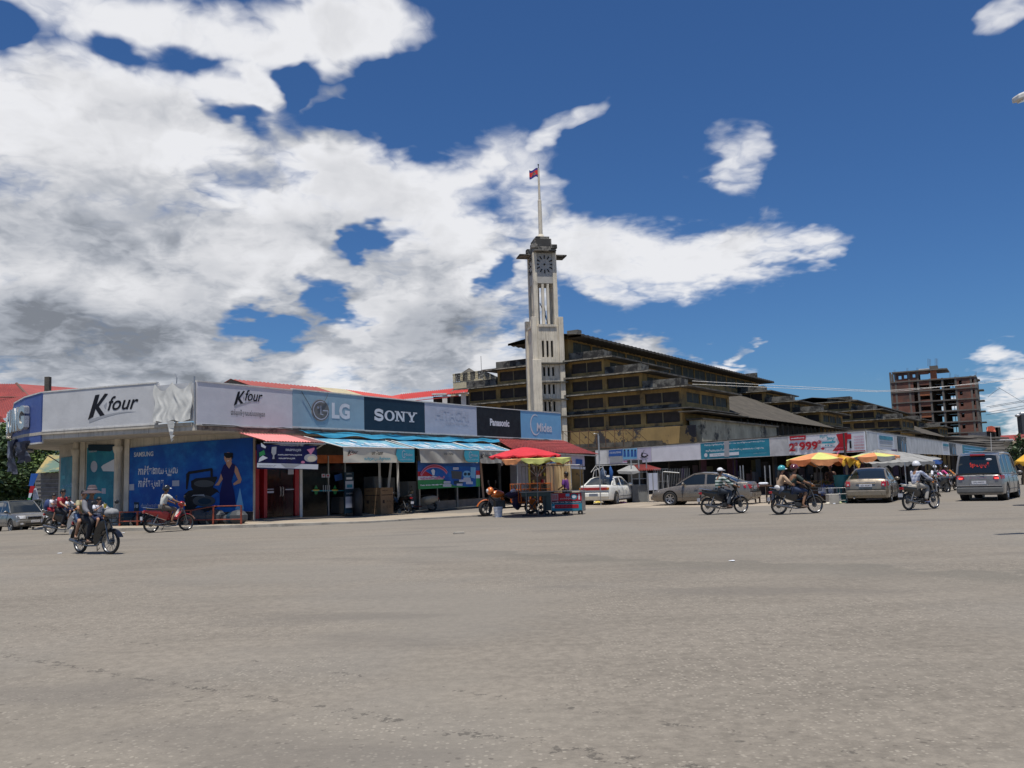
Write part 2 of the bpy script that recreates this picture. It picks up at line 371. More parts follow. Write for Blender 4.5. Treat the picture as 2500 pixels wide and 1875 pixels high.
# ================================================================== GROUND
def ground_material():
    m = bpy.data.materials.new('asphalt'); m.use_nodes = True; t = m.node_tree; t.nodes.clear(); g = NG(t)
    o = t.nodes.new('ShaderNodeOutputMaterial'); b = t.nodes.new('ShaderNodeBsdfPrincipled'); t.links.new(b.outputs[0], o.inputs[0])
    v = t.nodes.new('ShaderNodeTexCoord').outputs['Object']
    c = (0.206, 0.181, 0.148)
    big = g.noise(v, .11, 5, .6, dim='2D'); mid = g.noise(g.mapping(v, rot=(0, 0, .3), scale=(.5, 1.6, 1)), .8, 6, .62, dim='2D'); fin = g.noise(v, 9, 5, .75, dim='2D')
    k = g.math('ADD', g.ramp(big, .3, .7, -.07, .07), g.ramp(mid, .3, .7, -.07, .07))
    k = g.math('ADD', k, g.ramp(fin, .28, .72, -.15, .15)); k = g.math('ADD', k, 1.0)
    col = g.mix(1.0, c, g.comb(k, k, k), 'MULTIPLY')
    tint = g.noise(v, .23, 4, .55, dim='2D'); col = g.mix(g.ramp(tint, .42, .66, 0, .45), col, (0.19, 0.175, 0.152))
    tint2 = g.noise(g.vmath('ADD', v, (31, 7, 0)), .35, 5, .6, dim='2D'); col = g.mix(g.ramp(tint2, .46, .72, 0, .35), col, (0.21, 0.188, 0.155))
    # exposed aggregate: pale and dark chips, denser in worn patches
    worn = g.ramp(g.noise(g.vmath('ADD', v, (3, 50, 0)), .28, 4, .6, dim='2D'), .4, .62)
    ch = g.vor(v, 30, out=0); cc = g.vor(v, 30, out=1); cx, cy, cz = g.sep(cc)
    chip = g.math('MULTIPLY', g.ramp(ch, .42, .30), g.math('GREATER_THAN', cx, .72)); chip = g.math('MULTIPLY', chip, g.math('ADD', .08, g.math('MULTIPLY', worn, .45)))
    col = g.mix(chip, col, (0.38, 0.34, 0.28))
    Y0 = g.sep(v)[1]
    dch = g.vor(g.vmath('ADD', v, (5, 5, 0)), 17, out=0); dc = g.sep(g.vor(g.vmath('ADD', v, (5, 5, 0)), 17, out=1))[0]
    dchip = g.math('MULTIPLY', g.ramp(g.math('ADD', dch, g.ramp(fin, .3, .7, -.12, .12)), .30, .16), g.math('GREATER_THAN', dc, .80)); dchip = g.math('MULTIPLY', g.math('MULTIPLY', dchip, g.ramp(Y0, 16, 6)), g.math('ADD', .05, g.math('MULTIPLY', worn, .5)))
    col = g.mix(dchip, col, (0.07, 0.06, 0.05))
    # broken tar seams: rows of dark patches along three crossing lines
    X, Y, Z = g.sep(v)
    def seam(a, b_, c_, w, on=.52):
        dd = g.math('ABSOLUTE', g.math('ADD', g.math('ADD', g.math('MULTIPLY', X, a), g.math('MULTIPLY', Y, b_)), c_))
        nz = g.noise(v, 14, 4, .7, dim='2D'); dd = g.math('ADD', dd, g.ramp(nz, .3, .7, -.06, .06))
        gate = g.ramp(g.noise(g.vmath('ADD', v, (9, 3, 0)), 5.5, 4, .7, dim='2D'), on, on + .06)
        return g.math('MULTIPLY', g.ramp(dd, w, w * .3), gate)
    def line(p, q):
        p = G(*p); q = G(*q); n = Vector((q.y - p.y, p.x - q.x)).normalized(); return n.x, n.y, -(n.x * p.x + n.y * p.y)
    sm = g.math('MAXIMUM', seam(*line((150, 1625), (1050, 1770)), .035, .50), seam(*line((600, 1700), (1450, 1850)), .03, .56))
    sm = g.math('MAXIMUM', sm, seam(*line((1700, 1775), (2250, 1860)), .03, .57))
    sp = g.vor(g.mapping(v, scale=(1, 1.5, 1)), 2.1, out=0); spc = g.sep(g.vor(g.mapping(v, scale=(1, 1.5, 1)), 2.1, out=1))[0]
    spot = g.math('MULTIPLY', g.ramp(sp, .085, .05), g.math('GREATER_THAN', spc, .55))
    near = g.ramp(Y, 10, 5)
    sm = g.math('MAXIMUM', sm, g.math('MULTIPLY', spot, near))
    col = g.mix(g.math('MULTIPLY', sm, .55), col, (0.04, 0.037, 0.033))
    # long band where an older surface starts
    a, b_, c_ = line((1250, 1350), (2450, 1400)); dist = g.math('ADD', g.math('ADD', g.math('MULTIPLY', X, a), g.math('MULTIPLY', Y, b_)), c_)
    dist = g.math('ADD', dist, g.ramp(g.noise(v, .6, 4, .6, dim='2D'), .3, .7, -.5, .5))
    sgn = 1 if (a * 0 + b_ * 30 + c_) > 0 else -1
    dist = g.math('MULTIPLY', dist, sgn)
    band = g.math('MULTIPLY', g.ramp(dist, -1.6, -.1), g.ramp(dist, .22, .02)); band = g.math('MULTIPLY', band, g.ramp(X, -4, 1))
    col = g.mix(g.math('MULTIPLY', band, .5), col, (0.13, 0.12, 0.10))
    # wheel dark tracks and soft oil stains
    oil = g.noise(g.mapping(v, scale=(.45, 1.2, 1)), .42, 3, .5, dim='2D'); col = g.mix(g.ramp(oil, .60, .74, 0, .5), col, (0.145, 0.13, 0.112))
    far = g.ramp(Y, 26, 34, 0, .35); col = g.mix(far, col, (0.19, 0.17, 0.145))
    t.links.new(col, b.inputs['Base Color']); b.inputs['Roughness'].default_value = .93; b.inputs['Specular IOR Level'].default_value = .25
    bn = t.nodes.new('ShaderNodeBump'); bn.inputs['Distance'].default_value = .012; bn.inputs['Strength'].default_value = .8
    hgt = g.math('ADD', g.math('MULTIPLY', fin, .7), g.math('MULTIPLY', ch, .6)); t.links.new(hgt, bn.inputs['Height']); t.links.new(bn.outputs[0], b.inputs['Normal'])
    return m
def axis(a): 
    out = []
    for lo, hi, st in a:
        x = lo
        while x < hi - 1e-6: out.append(x); x += st
    out.append(a[-1][1]); return out
gx = axis([(-900, -100, 100), (-100, -40, 10), (-40, 40, 1.0), (40, 100, 10), (100, 900, 100)])
gy = axis([(-300, -20, 40), (-20, 0, 4), (0, 56, 1.0), (56, 100, 4), (100, 1500, 100)])
mb = MB(); mb.grid([[(x, y, ground_z(x, y)) for x in gx] for y in gy]); mb.build('ground', ground_material(), smooth=180, kind='structure')

M_conc = mat('concrete', (.36, .33, .28), .9, var=.2, scale=1.3, bump=.004, col2=(.22, .2, .17), cut=(.52, .68))
M_pave = mat('paving_dust', (.33, .275, .205), .95, var=.16, scale=.9, bump=.006, bscale=18, col2=(.22, .19, .15), cut=(.55, .7))
M_dirt = mat('dirt', (.30, .25, .19), .97, var=.22, scale=.7, bump=.012, bscale=14, col2=(.17, .145, .115), cut=(.5, .66))
# ------------------------------------------------------------------ shop axes
SA = math.atan2(.861, .508)
FS = Frame((-9.14, 36.0), SA)
def wb(mb, name, mats, parent, **kw):           # geometry given in world coordinates
    if parent is not None:
        M = parent.matrix_basis.inverted()
        if parent.parent is not None: M = M @ parent.parent.matrix_basis.inverted()
        mb.xf(M)
    return mb.build(name, mats, parent, **kw)
class PS:                                       # upright surface over a plan polyline (world), x = distance along, outward = towards the viewer
    def __init__(s, pts, off=0.0):
        s.p = [Vector((p[0], p[1])) for p in pts]; s.L = [0]
        for a, b in zip(s.p, s.p[1:]): s.L.append(s.L[-1] + (b - a).length)
        if off:
            N = [s._n(i) for i in range(len(s.p))]; s.p = [p + n * off for p, n in zip(s.p, N)]; s.__init__(s.p)
    def _seg(s, x):
        i = 0
        while i < len(s.p) - 2 and x > s.L[i + 1]: i += 1
        return i
    def _n(s, i):
        a = s.p[max(i - 1, 0)]; b = s.p[min(i + 1, len(s.p) - 1)]; d = (b - a).normalized(); return Vector((d.y, -d.x))
    def P(s, x, z, d=0.0):
        i = s._seg(x); a, b = s.p[i], s.p[i + 1]; l = s.L[i + 1] - s.L[i]; t = (x - s.L[i]) / l
        n = s._n(i).lerp(s._n(i + 1), min(1, max(0, t))).normalized(); q = a.lerp(b, t) + n * d if 0 <= t <= 1 else a + (b - a) * t + n * d
        return Vector((q.x, q.y, z))
    def hit(s, px, py):
        d = ray(px, py); best = None
        for i in range(len(s.p) - 1):
            a, b = s.p[i], s.p[i + 1]; e = (b - a).normalized(); n = Vector((-e.y, e.x)); dn = d.x * n.x + d.y * n.y
            if abs(dn) < 1e-6: continue
            t = a.dot(n) / dn; p = CAM + d * t; x = (Vector((p.x, p.y)) - a).dot(e); l = (b - a).length
            err = max(0, -x, x - l)
            err += t * 1e-4
            if t > 0 and (best is None or err < best[0]): best = (err, s.L[i] + x, p.z)
        return best[1], best[2]
    def fn(s, d=0.03): return lambda x, z, e=0: s.P(x, z, d + e)
    def slab(s, mb, x0, x1, z0, z1, t=.1, d=0.0, m=0, z1b=None, z0b=None, seg=.6):
        n = max(1, int((x1 - x0) / seg)); xs = sorted(set([x0 + (x1 - x0) * i / n for i in range(n + 1)] + [L for L in s.L if x0 < L < x1]))
        z1b = z1 if z1b is None else z1b; z0b = z0 if z0b is None else z0b; fr = []; bk = []
        A = []
        for x in xs:
            k = (x - x0) / (x1 - x0); a = z0 + (z0b - z0) * k; b = z1 + (z1b - z1) * k
            A.append([s.P(x, a, d), s.P(x, b, d), s.P(x, b, d - t), s.P(x, a, d - t)])
        mb.grid(A, m, closed=True); mb.add(A[0], [(0, 1, 2, 3)], m); mb.add(A[-1], [(3, 2, 1, 0)], m)

# ------------------------------------------------------------------ pavement round the corner shop
outer = [(88, 1266), (76, 1290), (110, 1299), (200, 1299), (330, 1296), (450, 1293), (550, 1290), (686, 1286), (900, 1277), (1050, 1268), (1176, 1261), (1290, 1252), (1420, 1240)]
inner = [(-20.6, 48, -.1), (-20.6, 44, -.05), (-20.0, 41.5, .08), (-17.8, 39.6, .15), (-15, 37.6, .17), (-12.6, 36.8, .2), (-10.9, 36.6, .2)] + [tuple(FS.w(x, 1.4, z)) for x, z in ((1.0, .16), (6, .0), (10, -.03), (14, -.08), (19, -.1), (26, -.1))]
rows = []
for i, ((px, py), q) in enumerate(zip(outer, inner)):
    o = G(px, py); q = Vector(q); h = .11 if i < 8 else .07
    a = Vector((o.x, o.y, o.z - .3)); b = Vector((o.x, o.y, o.z + h)); dirn = (q - b); c = b + dirn.normalized() * .16 + Vector((0, 0, .003)); 
    mid = b.lerp(q, .5); mid.z += rnd.uniform(-.02, .02)
    rows.append([a, b, c, mid, q, Vector((q.x, q.y, -.5))])
mb = MB()
for i in range(len(rows) - 1):
    for j in range(5): mb.add([rows[i][j], rows[i + 1][j], rows[i + 1][j + 1], rows[i][j + 1]], [(0, 1, 2, 3)], 1 if j < 2 else 0)
mb.build('pavement', [M_pave, M_conc], kind='structure')
# dirt verge under the parked cars, up to the market
near = [(1180, 1262), (1300, 1250.5), (1420, 1246), (1600, 1244), (1760, 1243), (1900, 1239), (2000, 1236), (2070, 1229), (2200, 1212), (2300, 1192), (2420, 1172)]
A = [G(*p) for p in near]; mb = MB(); R = []
for i, p in enumerate(A):
    q = Vector((p.x * 1.9 + 2, p.y * 1.9 + 12, 0)); w = rnd.uniform(-.25, .25); row = []
    for k in range(13):
        c = (p + Vector((0, w, 0))).lerp(q, k / 12); row.append((c.x, c.y, ground_z(c.x, c.y) + (.015 if k else -.01)))
    R.append(row)
mb.grid(R); mb.build('dirt_verge', M_dirt, smooth=180, kind='structure')

# ================================================================== CORNER SHOP
cor = FS.w(-4.95, 0, 0)
signline = [(-23.4, 42.2), (-22.6, 39.2), (-21.4, 37.2), (-20.05, 35.6), (-18.75, 34.5)]
kline = [(-18.75, 34.5), (-16.9, 33.75), (-15.1, 33.05), (-13.3, 32.4), (-12.6, 32.05), (cor.x, cor.y)]
P_blue = PS(signline); P_k = PS(kline); P_s = PS([cor, FS.w(24.04, 0, 0)])
wallpts = [(-21.0, 40.15), (-20.9, 40.0), (-18.55, 37.5), (-15.9, 36.0), (-14.5, 35.35), (-13.1, 34.85), (-11.7, 34.62), (-10.35, 34.6)]
P_w = PS(wallpts[:4]); P_m = PS(wallpts[3:])
shop = thing('corner_shop', 'single storey white concrete corner shop with a curved canopy slab', 'shop', (-9.14, 36.0, 0), SA)
M_wht = mat('old_white_plaster', (.50, .46, .39), .85, var=.12, scale=1.2, col2=(.30, .26, .21), cut=(.56, .74), streak=.5, bump=.002)
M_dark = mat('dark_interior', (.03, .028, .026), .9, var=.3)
M_floor = mat('tile_floor', (.16, .14, .12), .4, var=.1)
M_band = mat('beige_band', (.48, .43, .35), .85, var=.1, streak=.35)
slabp = [(-23.4, 46)] + signline[:-1] + kline[:-1] + [(cor.x, cor.y)]
slabp = [Vector((p[0], p[1], 0)) for p in slabp]
slabp += [FS.w(24.2, -.02, 0), FS.w(24.2, 9, 0), FS.w(2, 9, 0), Vector((-19, 47, 0))]
mb = MB(); mb.prism([p + Vector((0, 0, 3.60)) for p in slabp], (0, 0, .25)); wb(mb, 'canopy_slab', M_wht, shop)
mb = MB(); P_b2 = PS([(p[0], p[1]) for p in (signline[:-1] + kline[:-1] + [(cor.x, cor.y)])], .06)
P_b2.slab(mb, .2, P_b2.L[-1] - .1, 3.78, 3.90, .12); wb(mb, 'slab_edge_strip', M_band, shop)
# walls
mb = MB(); P_m.slab(mb, 0, P_m.L[-1], -.3, 3.6, .2); P_w.slab(mb, 0, P_w.L[-1], -.3, 3.6, .2); wb(mb, 'wall', M_wht, shop)
mb = MB(); P_m.slab(mb, .0, P_m.L[-1] - .02, .1, .50, .1, .03); wb(mb, 'dark_base', M_dark, shop)  # near-black strip standing in for the dark gap below the poster
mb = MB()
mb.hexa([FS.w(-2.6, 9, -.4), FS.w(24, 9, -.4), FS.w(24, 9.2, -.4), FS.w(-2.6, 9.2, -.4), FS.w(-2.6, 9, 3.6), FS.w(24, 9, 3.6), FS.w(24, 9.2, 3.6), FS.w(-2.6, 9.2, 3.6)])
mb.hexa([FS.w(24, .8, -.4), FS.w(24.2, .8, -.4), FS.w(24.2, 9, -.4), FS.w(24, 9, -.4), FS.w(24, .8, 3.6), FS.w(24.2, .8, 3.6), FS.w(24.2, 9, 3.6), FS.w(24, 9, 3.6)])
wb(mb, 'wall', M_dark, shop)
mb = MB(); a, b = 1.3, 24
mb.hexa([FS.w(-1.6, .74, -.4), FS.w(a, .74, -.4), FS.w(a, 9, -.4), FS.w(-1.6, 9, -.4), FS.w(-1.6, .74, .2), FS.w(a, .74, .17), FS.w(a, 9, .17), FS.w(-1.6, 9, .2)])
mb.hexa([FS.w(a, .74, -.4), FS.w(b, .74, -.4), FS.w(b, 9, -.4), FS.w(a, 9, -.4), FS.w(a, .74, .12), FS.w(b, .74, -.05), FS.w(b, 9, -.05), FS.w(a, 9, .12)])
wb(mb, 'floor', M_floor, shop)
# columns under the curved canopy
M_col = mat('column_plaster', (.60, .54, .44), .85, var=.12, streak=.3, scale=2)
for px, w in ((199, .27), (301, .29)):
    x, z = P_w.hit(px, 1150); c = P_w.P(x, 0, .25); mb = MB()
    mb.lathe([(w * .5, -.1), (w * .5, 3.0), (w * .62, 3.08), (w * .72, 3.2), (w * .72, 3.3), (w * .5, 3.32), (w * .5, 3.62)], 16, c)
    wb(mb, 'column', M_col, shop, smooth=40)
    c2 = P_w.P(x + .30, 0, .02); mb = MB(); mb.box(c2.x - .10, c2.x + .10, c2.y - .10, c2.y + .10, -.1, 3.6); wb(mb, 'pilaster', M_col, shop)

# ------------------------------------------------------------------ printed panels on the curved wall
def vinyl(name, col, var=.05, rough=.5, **k): return mat(name, col, rough, var=var, spec=.2, scale=1.3, bump=.012, bscale=1.5, **k)
V_blue = vinyl('print_deep_blue', (.008, .075, .33), var=.1, col2=(.02, .19, .50), cut=(.42, .75)); V_white = vinyl('print_white', (.62, .64, .68)); V_black = vinyl('print_black', (.012, .012, .015))
V_navy = vinyl('print_navy', (.012, .035, .06)); V_lgrey = vinyl('print_pale_grey', (.42, .44, .52)); V_teal = vinyl('print_teal', (.02, .17, .26), col2=(.04, .28, .36), cut=(.4, .7), var=.15)
V_sky = vinyl('print_sky_blue', (.17, .40, .62)); V_greyblue = vinyl('print_grey_blue', (.26, .38, .46)); V_red = vinyl('print_red', (.42, .02, .03)); V_green = vinyl('print_green', (.03, .22, .07))
V_grey = vinyl('print_grey', (.33, .34, .36)); V_skin = vinyl('print_skin', (.50, .27, .17)); V_pink = vinyl('print_pink', (.5, .18, .30)); V_aqua = vinyl('print_aqua', (.05, .32, .42)); V_mblue = vinyl('print_mid_blue', (.03, .10, .34))
V_cream = vinyl('print_cream', (.55, .50, .40)); V_yell = vinyl('print_yellow', (.55, .42, .08)); V_lilac = vinyl('print_lilac', (.50, .46, .58)); V_dgrey = vinyl('print_dark_grey', (.07, .075, .08)); V_lav = vinyl('print_lavender', (.58, .575, .61))
M_metal = mat('galvanised_steel', (.42, .42, .42), .45, .8, var=.15)
M_steel_w = mat('white_painted_steel', (.62, .60, .56), .5, var=.1, streak=.3)
PAL = [V_white, V_black, V_navy, V_lgrey, V_sky, V_red, V_green, V_grey, V_skin, V_pink, V_aqua, V_mblue, V_yell, V_teal, V_dgrey, V_cream, V_blue, V_lilac, vinyl('print_mid_grey', (.15, .145, .14)), vinyl('print_royal_navy', (.012, .012, .09))]
wh, bk, nv, lg, sk, re, gr, gy_, ski, pk, aq, mbl, ye, tl, dg, cr, bl, li = range(18)
def px(S, x, y, w=None): return S.hit(x, y)
def c1(x, y): return x / 3.4565, 900 + y / 3.4565
def c2(x, y): return 580 + x / 4.148, 900 + y / 4.148
def c3(x, y): return 980 + x / 4.424, 940 + y / 4.424
def c4(x, y): return 1400 + x / 4.424, 1040 + y / 4.424
def c5(x, y): return 1800 + x / 3.16, 1040 + y / 3.16
def shp(mb, S, cfn, pts, m, d=.03): mb.poly([S.P(*S.hit(*cfn(x, y)), d) for x, y in pts], m)
def txt(mb, S, cfn, body, x0, y0, x1, y1, m, d=.035, **k):      # box given by two picture corners: bottom-left, top-right
    a, z0 = S.hit(*cfn(x0, y0)); b, z1 = S.hit(*cfn(x1, y1)); text(mb, body, a, b, z0, z1, lambda x, z, e=0: S.P(x, z, d + e), m, **k)

# big blue washing machine advertisement
ad = thing('wall_poster', 'large deep blue wall poster with a woman in a navy dress and washing machine', 'poster', FS.o, SA)
mb = MB(); L = P_m.L[-1]; P_m.slab(mb, .05, L - .03, .55, 3.22, .05, .06, z1b=3.43, z0b=.52); wb(mb, 'poster_sheet', V_blue, ad)
mb = MB()
txt(mb, P_m, c1, 'SAMSUNG', 1142, 746, 1305, 698, wh, .07, bold=.02)
txt(mb, P_m, c1, 'កាន់ែតងាយស្រួល', 1178, 916, 1510, 808, wh, .07, bold=.022); txt(mb, P_m, c1, 'កាន់ែតស្អាត', 1178, 1020, 1392, 915, wh, .07, bold=.022)
txt(mb, P_m, c1, 'dualwash', 1200, 1170, 1340, 1135, lg, .07); shp(mb, P_m, c1, [(1142, 1125), (1183, 1127), (1183, 1200), (1142, 1202)], nv, .07); txt(mb, P_m, c1, '10', 1148, 1175, 1178, 1145, wh, .074, bold=.03)
shp(mb, P_m, c1, [(1102, 975), (1143, 973), (1143, 1025), (1102, 1027)], lg, .07); shp(mb, P_m, c1, [(1463, 945), (1522, 942), (1522, 990), (1463, 992)], lg, .07)
wb(mb, 'lettering', PAL, ad)
mb = MB()
shp(mb, P_m, c1, [(1990, 1190), (2030, 1005), (2064, 1188)], sk, .066)
for pts in ([(1580, 890), (1600, 868), (1795, 838), (1803, 850), (1803, 960), (1785, 962), (1782, 862), (1610, 890), (1600, 960), (1590, 1020), (1578, 1015)], [(1620, 950), (1660, 925), (1835, 910), (1840, 925), (1800, 1010), (1640, 1030), (1622, 1000)],
            [(1565, 1060), (1600, 1030), (1800, 1000), (1840, 1020), (1890, 1100), (1880, 1150), (1800, 1190), (1590, 1250), (1570, 1200)]): shp(mb, P_m, c1, pts, bk, .07)
shp(mb, P_m, c1, arc(1730, 1115, 95, 48, 0, 340, 22), dg, .075); shp(mb, P_m, c1, arc(1730, 970, 85, 30, 0, 340, 20), dg, .076); shp(mb, P_m, c1, arc(1735, 1118, 55, 26, 0, 340, 20), nv, .078)
shp(mb, P_m, c1, arc(1680, 1085, 60, 14, 180, 360, 10) + [(1730, 1060), (1640, 1065)], gy_, .08)
wb(mb, 'washing_machine_print', PAL, ad)
mb = MB()
shp(mb, P_m, c1, [(1895, 815), (1915, 800), (1960, 795), (1995, 815), (1990, 850), (1960, 950), (1985, 1050), (2000, 1168), (1860, 1168), (1862, 1050), (1885, 950), (1870, 880)], 19, .08)
shp(mb, P_m, c1, [(1992, 818), (2012, 840), (2045, 935), (2035, 965), (1980, 985), (1975, 970), (2015, 938), (1985, 870)], ski, .084); shp(mb, P_m, c1, [(1872, 885), (1888, 930), (1855, 985), (1822, 985), (1850, 950), (1862, 920)], ski, .084)
shp(mb, P_m, c1, [(1915, 785), (1918, 812), (1940, 845), (1965, 800), (1958, 780)], ski, .084); shp(mb, P_m, c1, arc(1933, 752, 34, 46, 0, 340, 18), ski, .088)
shp(mb, P_m, c1, arc(1936, 722, 38, 34, -20, 200, 14), bk, .092); shp(mb, P_m, c1, [(1966, 722), (1975, 745), (1962, 770), (1956, 735)], bk, .092)
shp(mb, P_m, c1, [(1916, 752), (1926, 749), (1927, 754), (1917, 757)], bk, .092); shp(mb, P_m, c1, [(1938, 748), (1950, 746), (1950, 751), (1939, 753)], bk, .092); shp(mb, P_m, c1, [(1922, 779), (1940, 774), (1942, 779), (1926, 784)], wh, .092)
wb(mb, 'figure_print', PAL, ad)
# two teal window posters further left
for k, (xa, xb, za, zb, lb) in enumerate(((742, 1004, 640, 1208, 'teal window poster with a white air conditioner between the two canopy columns'), (522, 668, 712, 1200, 'faded teal poster left of both canopy columns, behind the family motorcycle'))):
    t = thing('window_poster', lb, 'poster', FS.o, SA); mb = MB()
    x0, z1 = P_w.hit(*c1(xa, zb - 500)); x1, _ = P_w.hit(*c1(xb, 900))
    P_w.slab(mb, x0, x1, .55, 3.35 if k == 0 else 3.05, .05, .04); wb(mb, 'poster_sheet', V_teal, t); mb = MB()
    if k == 0:
        shp(mb, P_w, c1, [(862, 830), (880, 812), (1003, 748), (1003, 868), (880, 865)], wh, .05); shp(mb, P_w, c1, arc(803, 826, 28, 48, 0, 340, 20), lg, .05); txt(mb, P_w, c1, 'SAMSUNG', 760, 708, 826, 690, lg, .05, bold=.03)
        shp(mb, P_w, c1, [(752, 640), (995, 640), (995, 655), (940, 700), (752, 690)], nv, .046); shp(mb, P_w, c1, [(868, 1010), (902, 1010), (902, 1055), (868, 1055)], lg, .05)
        txt(mb, P_w, c1, 'ប្រភពខ្យល់ត្រជាក់', 765, 1005, 985, 975, aq, .05)
    else:
        txt(mb, P_w, c1, 'ប្រភពដ៏ល្អ', 535, 1012, 665, 962, sk, .05, bold=.01); shp(mb, P_w, c1, [(530, 905), (558, 900), (560, 930), (532, 935)], aq, .05); txt(mb, P_w, c1, 'Ok', 610, 755, 665, 722, aq, .05)
    wb(mb, 'print', PAL, t)

# ------------------------------------------------------------------ sign boards on the roof edge
def board(label, S, x0, x1, m, z0=3.9, z1=5.46, z1b=None, z0b=None, name='signboard', d=.05):
    t = thing(name, label, 'sign', FS.o, SA, 'sign boards along the shop roof edge'); mb = MB()
    S.slab(mb, x0, x1, z0, z1, .08, d, z1b=z1b, z0b=z0b); wb(mb, 'panel', m, t)
    mb = MB()
    S.slab(mb, x0, x1, z1 - .0, z1 + .05, .14, d + .02, z1b=(z1b or z1) + .05, z0b=(z1b or z1)); S.slab(mb, x0, x1, z0 - .06, z0, .14, d + .02, z0b=(z0b or z0) - .06, z1b=(z0b or z0))
    k = int((x1 - x0) / 1.5) + 1
    for i in range(k + 1):
        x = x0 + (x1 - x0) * i / k; a = S.P(x, z0, d - .10); mb.beam(a, a + Vector((0, 0, z1 - z0)), .05)
        mb.beam(S.P(x, z1 - .1, d - .1), S.P(x, 3.9, d - 1.2), .04)
    wb(mb, 'frame', M_steel_w, t); return t
V_k1 = vinyl('banner_grey_white', (.53, .53, .53), var=.07)
t = board('pale grey curved banner reading K four, left of the torn tarpaulin', P_k, .05, P_k.hit(384, 980)[0], V_k1, 3.95, 5.46); mb = MB()
def kfour(mb, S, cf, ox, oy, s, dk=bk, sw=gy_):       # letters drawn in picture units from the lower left of the K
    q = lambda pts: [(ox + x * s, oy + y * s) for x, y in pts]
    shp(mb, S, cf, q([(0, 0), (62, -208), (98, -214), (74, -126), (142, -222), (170, -218), (92, -112), (142, -40), (104, -30), (64, -92), (44, -24)]), dk, .058)
    shp(mb, S, cf, q([(132, -118), (160, -150), (150, -92)]), sw, .058)
    x0, y0 = q([(164, -88)])[0]; x1, y1 = q([(428, -206)])[0]
    txt(mb, S, cf, 'four', x0, y0 + 12 * s, x1, y1 - 10 * s, dk, .06, bold=.012, shear=.35)
    top = [(10 + i * 22, -0 - 70 * sin(min(1, i / 15) * 1.5)) for i in range(19)]; bot = [(x, y + 26 * (1 - i / 18) ** .8 + 1) for i, (x, y) in enumerate(top)]
    for i in range(18): shp(mb, S, cf, q([top[i], top[i + 1], bot[i + 1], bot[i]]), sw, .056)
kfour(mb, P_k, c1, 752, 432, 1.0); wb(mb, 'lettering', PAL, t)
# blue end sign with raised chrome letters
V_cob = vinyl('sign_cobalt', (.07, .11, .30)); M_chrome = mat('brushed_letters', (.62, .60, .56), .3, .7, var=.08)
t = board('cobalt blue curved end sign with raised metal letters', P_blue, .02, P_blue.L[-1] - .03, V_cob, 3.5, 5.15, 5.46); mb = MB()
xg = P_blue.hit(79, 1010)[0]
for k, ch in enumerate('SAMSUNG'): x_ = xg - .82 * (7 - k); mb = MB(); text(mb, ch, x_ + .08, x_ + .80, 3.95 + .02 * k, 4.93 + .02 * k, lambda x, z, e=0: P_blue.P(max(.02, x), z, .2 + e), 0, bold=.05, extrude=.1); wb(mb, 'letter', M_chrome, t)
# hanging torn black banner below it
V_rag = vinyl('torn_black_banner', (.06, .065, .09), var=.5, col2=(.30, .31, .36), cut=(.5, .6))
t = thing('torn_banner', 'torn black and silver banner hanging below the cobalt end sign', 'banner', FS.o, SA)
LB = P_blue.L[-1]
for (xa, xb, za, zb) in ((LB - 4.9, LB - 2.7, 3.75, 2.4), (LB - 2.6, LB - .9, 3.6, 2.75)):
    mb = MB(); R = []
    for i in range(11):
        x = xa + (xb - xa) * i / 10; zz = zb + rnd.uniform(-.12, .12) + .5 * abs(i - 5) / 5 * (i < 5)
        R.append([P_blue.P(x + .12 * sin(k + i), za + (zz - za) * k / 6, .14 + .12 * sin(i * 1.9 + k * .7)) for k in range(7)])
    mb.grid(R); wb(mb, 'cloth', V_rag, t, smooth=60)
# torn white tarpaulin between the two banners
V_tarp = vinyl('torn_white_vinyl', (.66, .65, .60), var=.1)
t = thing('torn_tarpaulin', 'crumpled torn white tarpaulin hanging between the two K four banners', 'tarpaulin', FS.o, SA)
def tarp(S, xa, xb, zt, zbf, amp, n=34, k=16, d=.08, seed=1):
    r2 = random.Random(seed); ph = [r2.uniform(0, 6) for _ in range(6)]; R = []
    for i in range(n + 1):
        u = i / n; x = xa + (xb - xa) * u; row = []
        for j in range(k + 1):
            v = j / k; z = zt(u) + (zbf(u) - zt(u)) * v
            f = amp * (3.6 * abs(mnoise.noise(Vector((u * 5 + v * 1.2, v * .9 - u, ph[0])))) + 2.2 * abs(mnoise.noise(Vector((u * 12 - v * 2.2, v * 1.2, ph[1]))))) * (.5 + .7 * v)
            row.append(S.P(min(max(x + .06 * sin(v * 9 + ph[4]), 0.02), S.L[-1] - .01), z, d + amp * 2 + f))
        R.append(row)
    return R
xa = P_k.hit(384, 980)[0]; mb = MB(); mb.grid(tarp(P_k, xa,  P_k.L[-1] - .03, lambda u: 5.42 - .30 * sin(pi * min(1, u * 2)) * (u < .5) - .28 * sin(pi * max(0, u * 2 - 1)), lambda u: 3.97 + .05 * sin(u * 14), .028)); wb(mb, 'cloth', V_tarp, t, smooth=50)
mb = MB(); P_k.slab(mb, xa, P_k.L[-1] - .03, 3.95, 5.36, .06, .04); wb(mb, 'backing', V_k1, t)
mb = MB(); p = P_k.P(P_k.L[-1] - .9, 3.98, .2)
for k in range(6): mb.add([p + Vector((-.14 + .03 * k, -.02 * (k % 2), -.13 * k)), p + Vector((.12 + .02 * sin(k * 2), .03 * (k % 3), -.13 * k)), p + Vector((.12 - .02 * k, .03, -.13 * (k + 1))), p + Vector((-.12 + .03 * k, 0, -.13 * (k + 1)))], [(0, 1, 2, 3)])
wb(mb, 'hanging_strip', V_tarp, t, smooth=60)
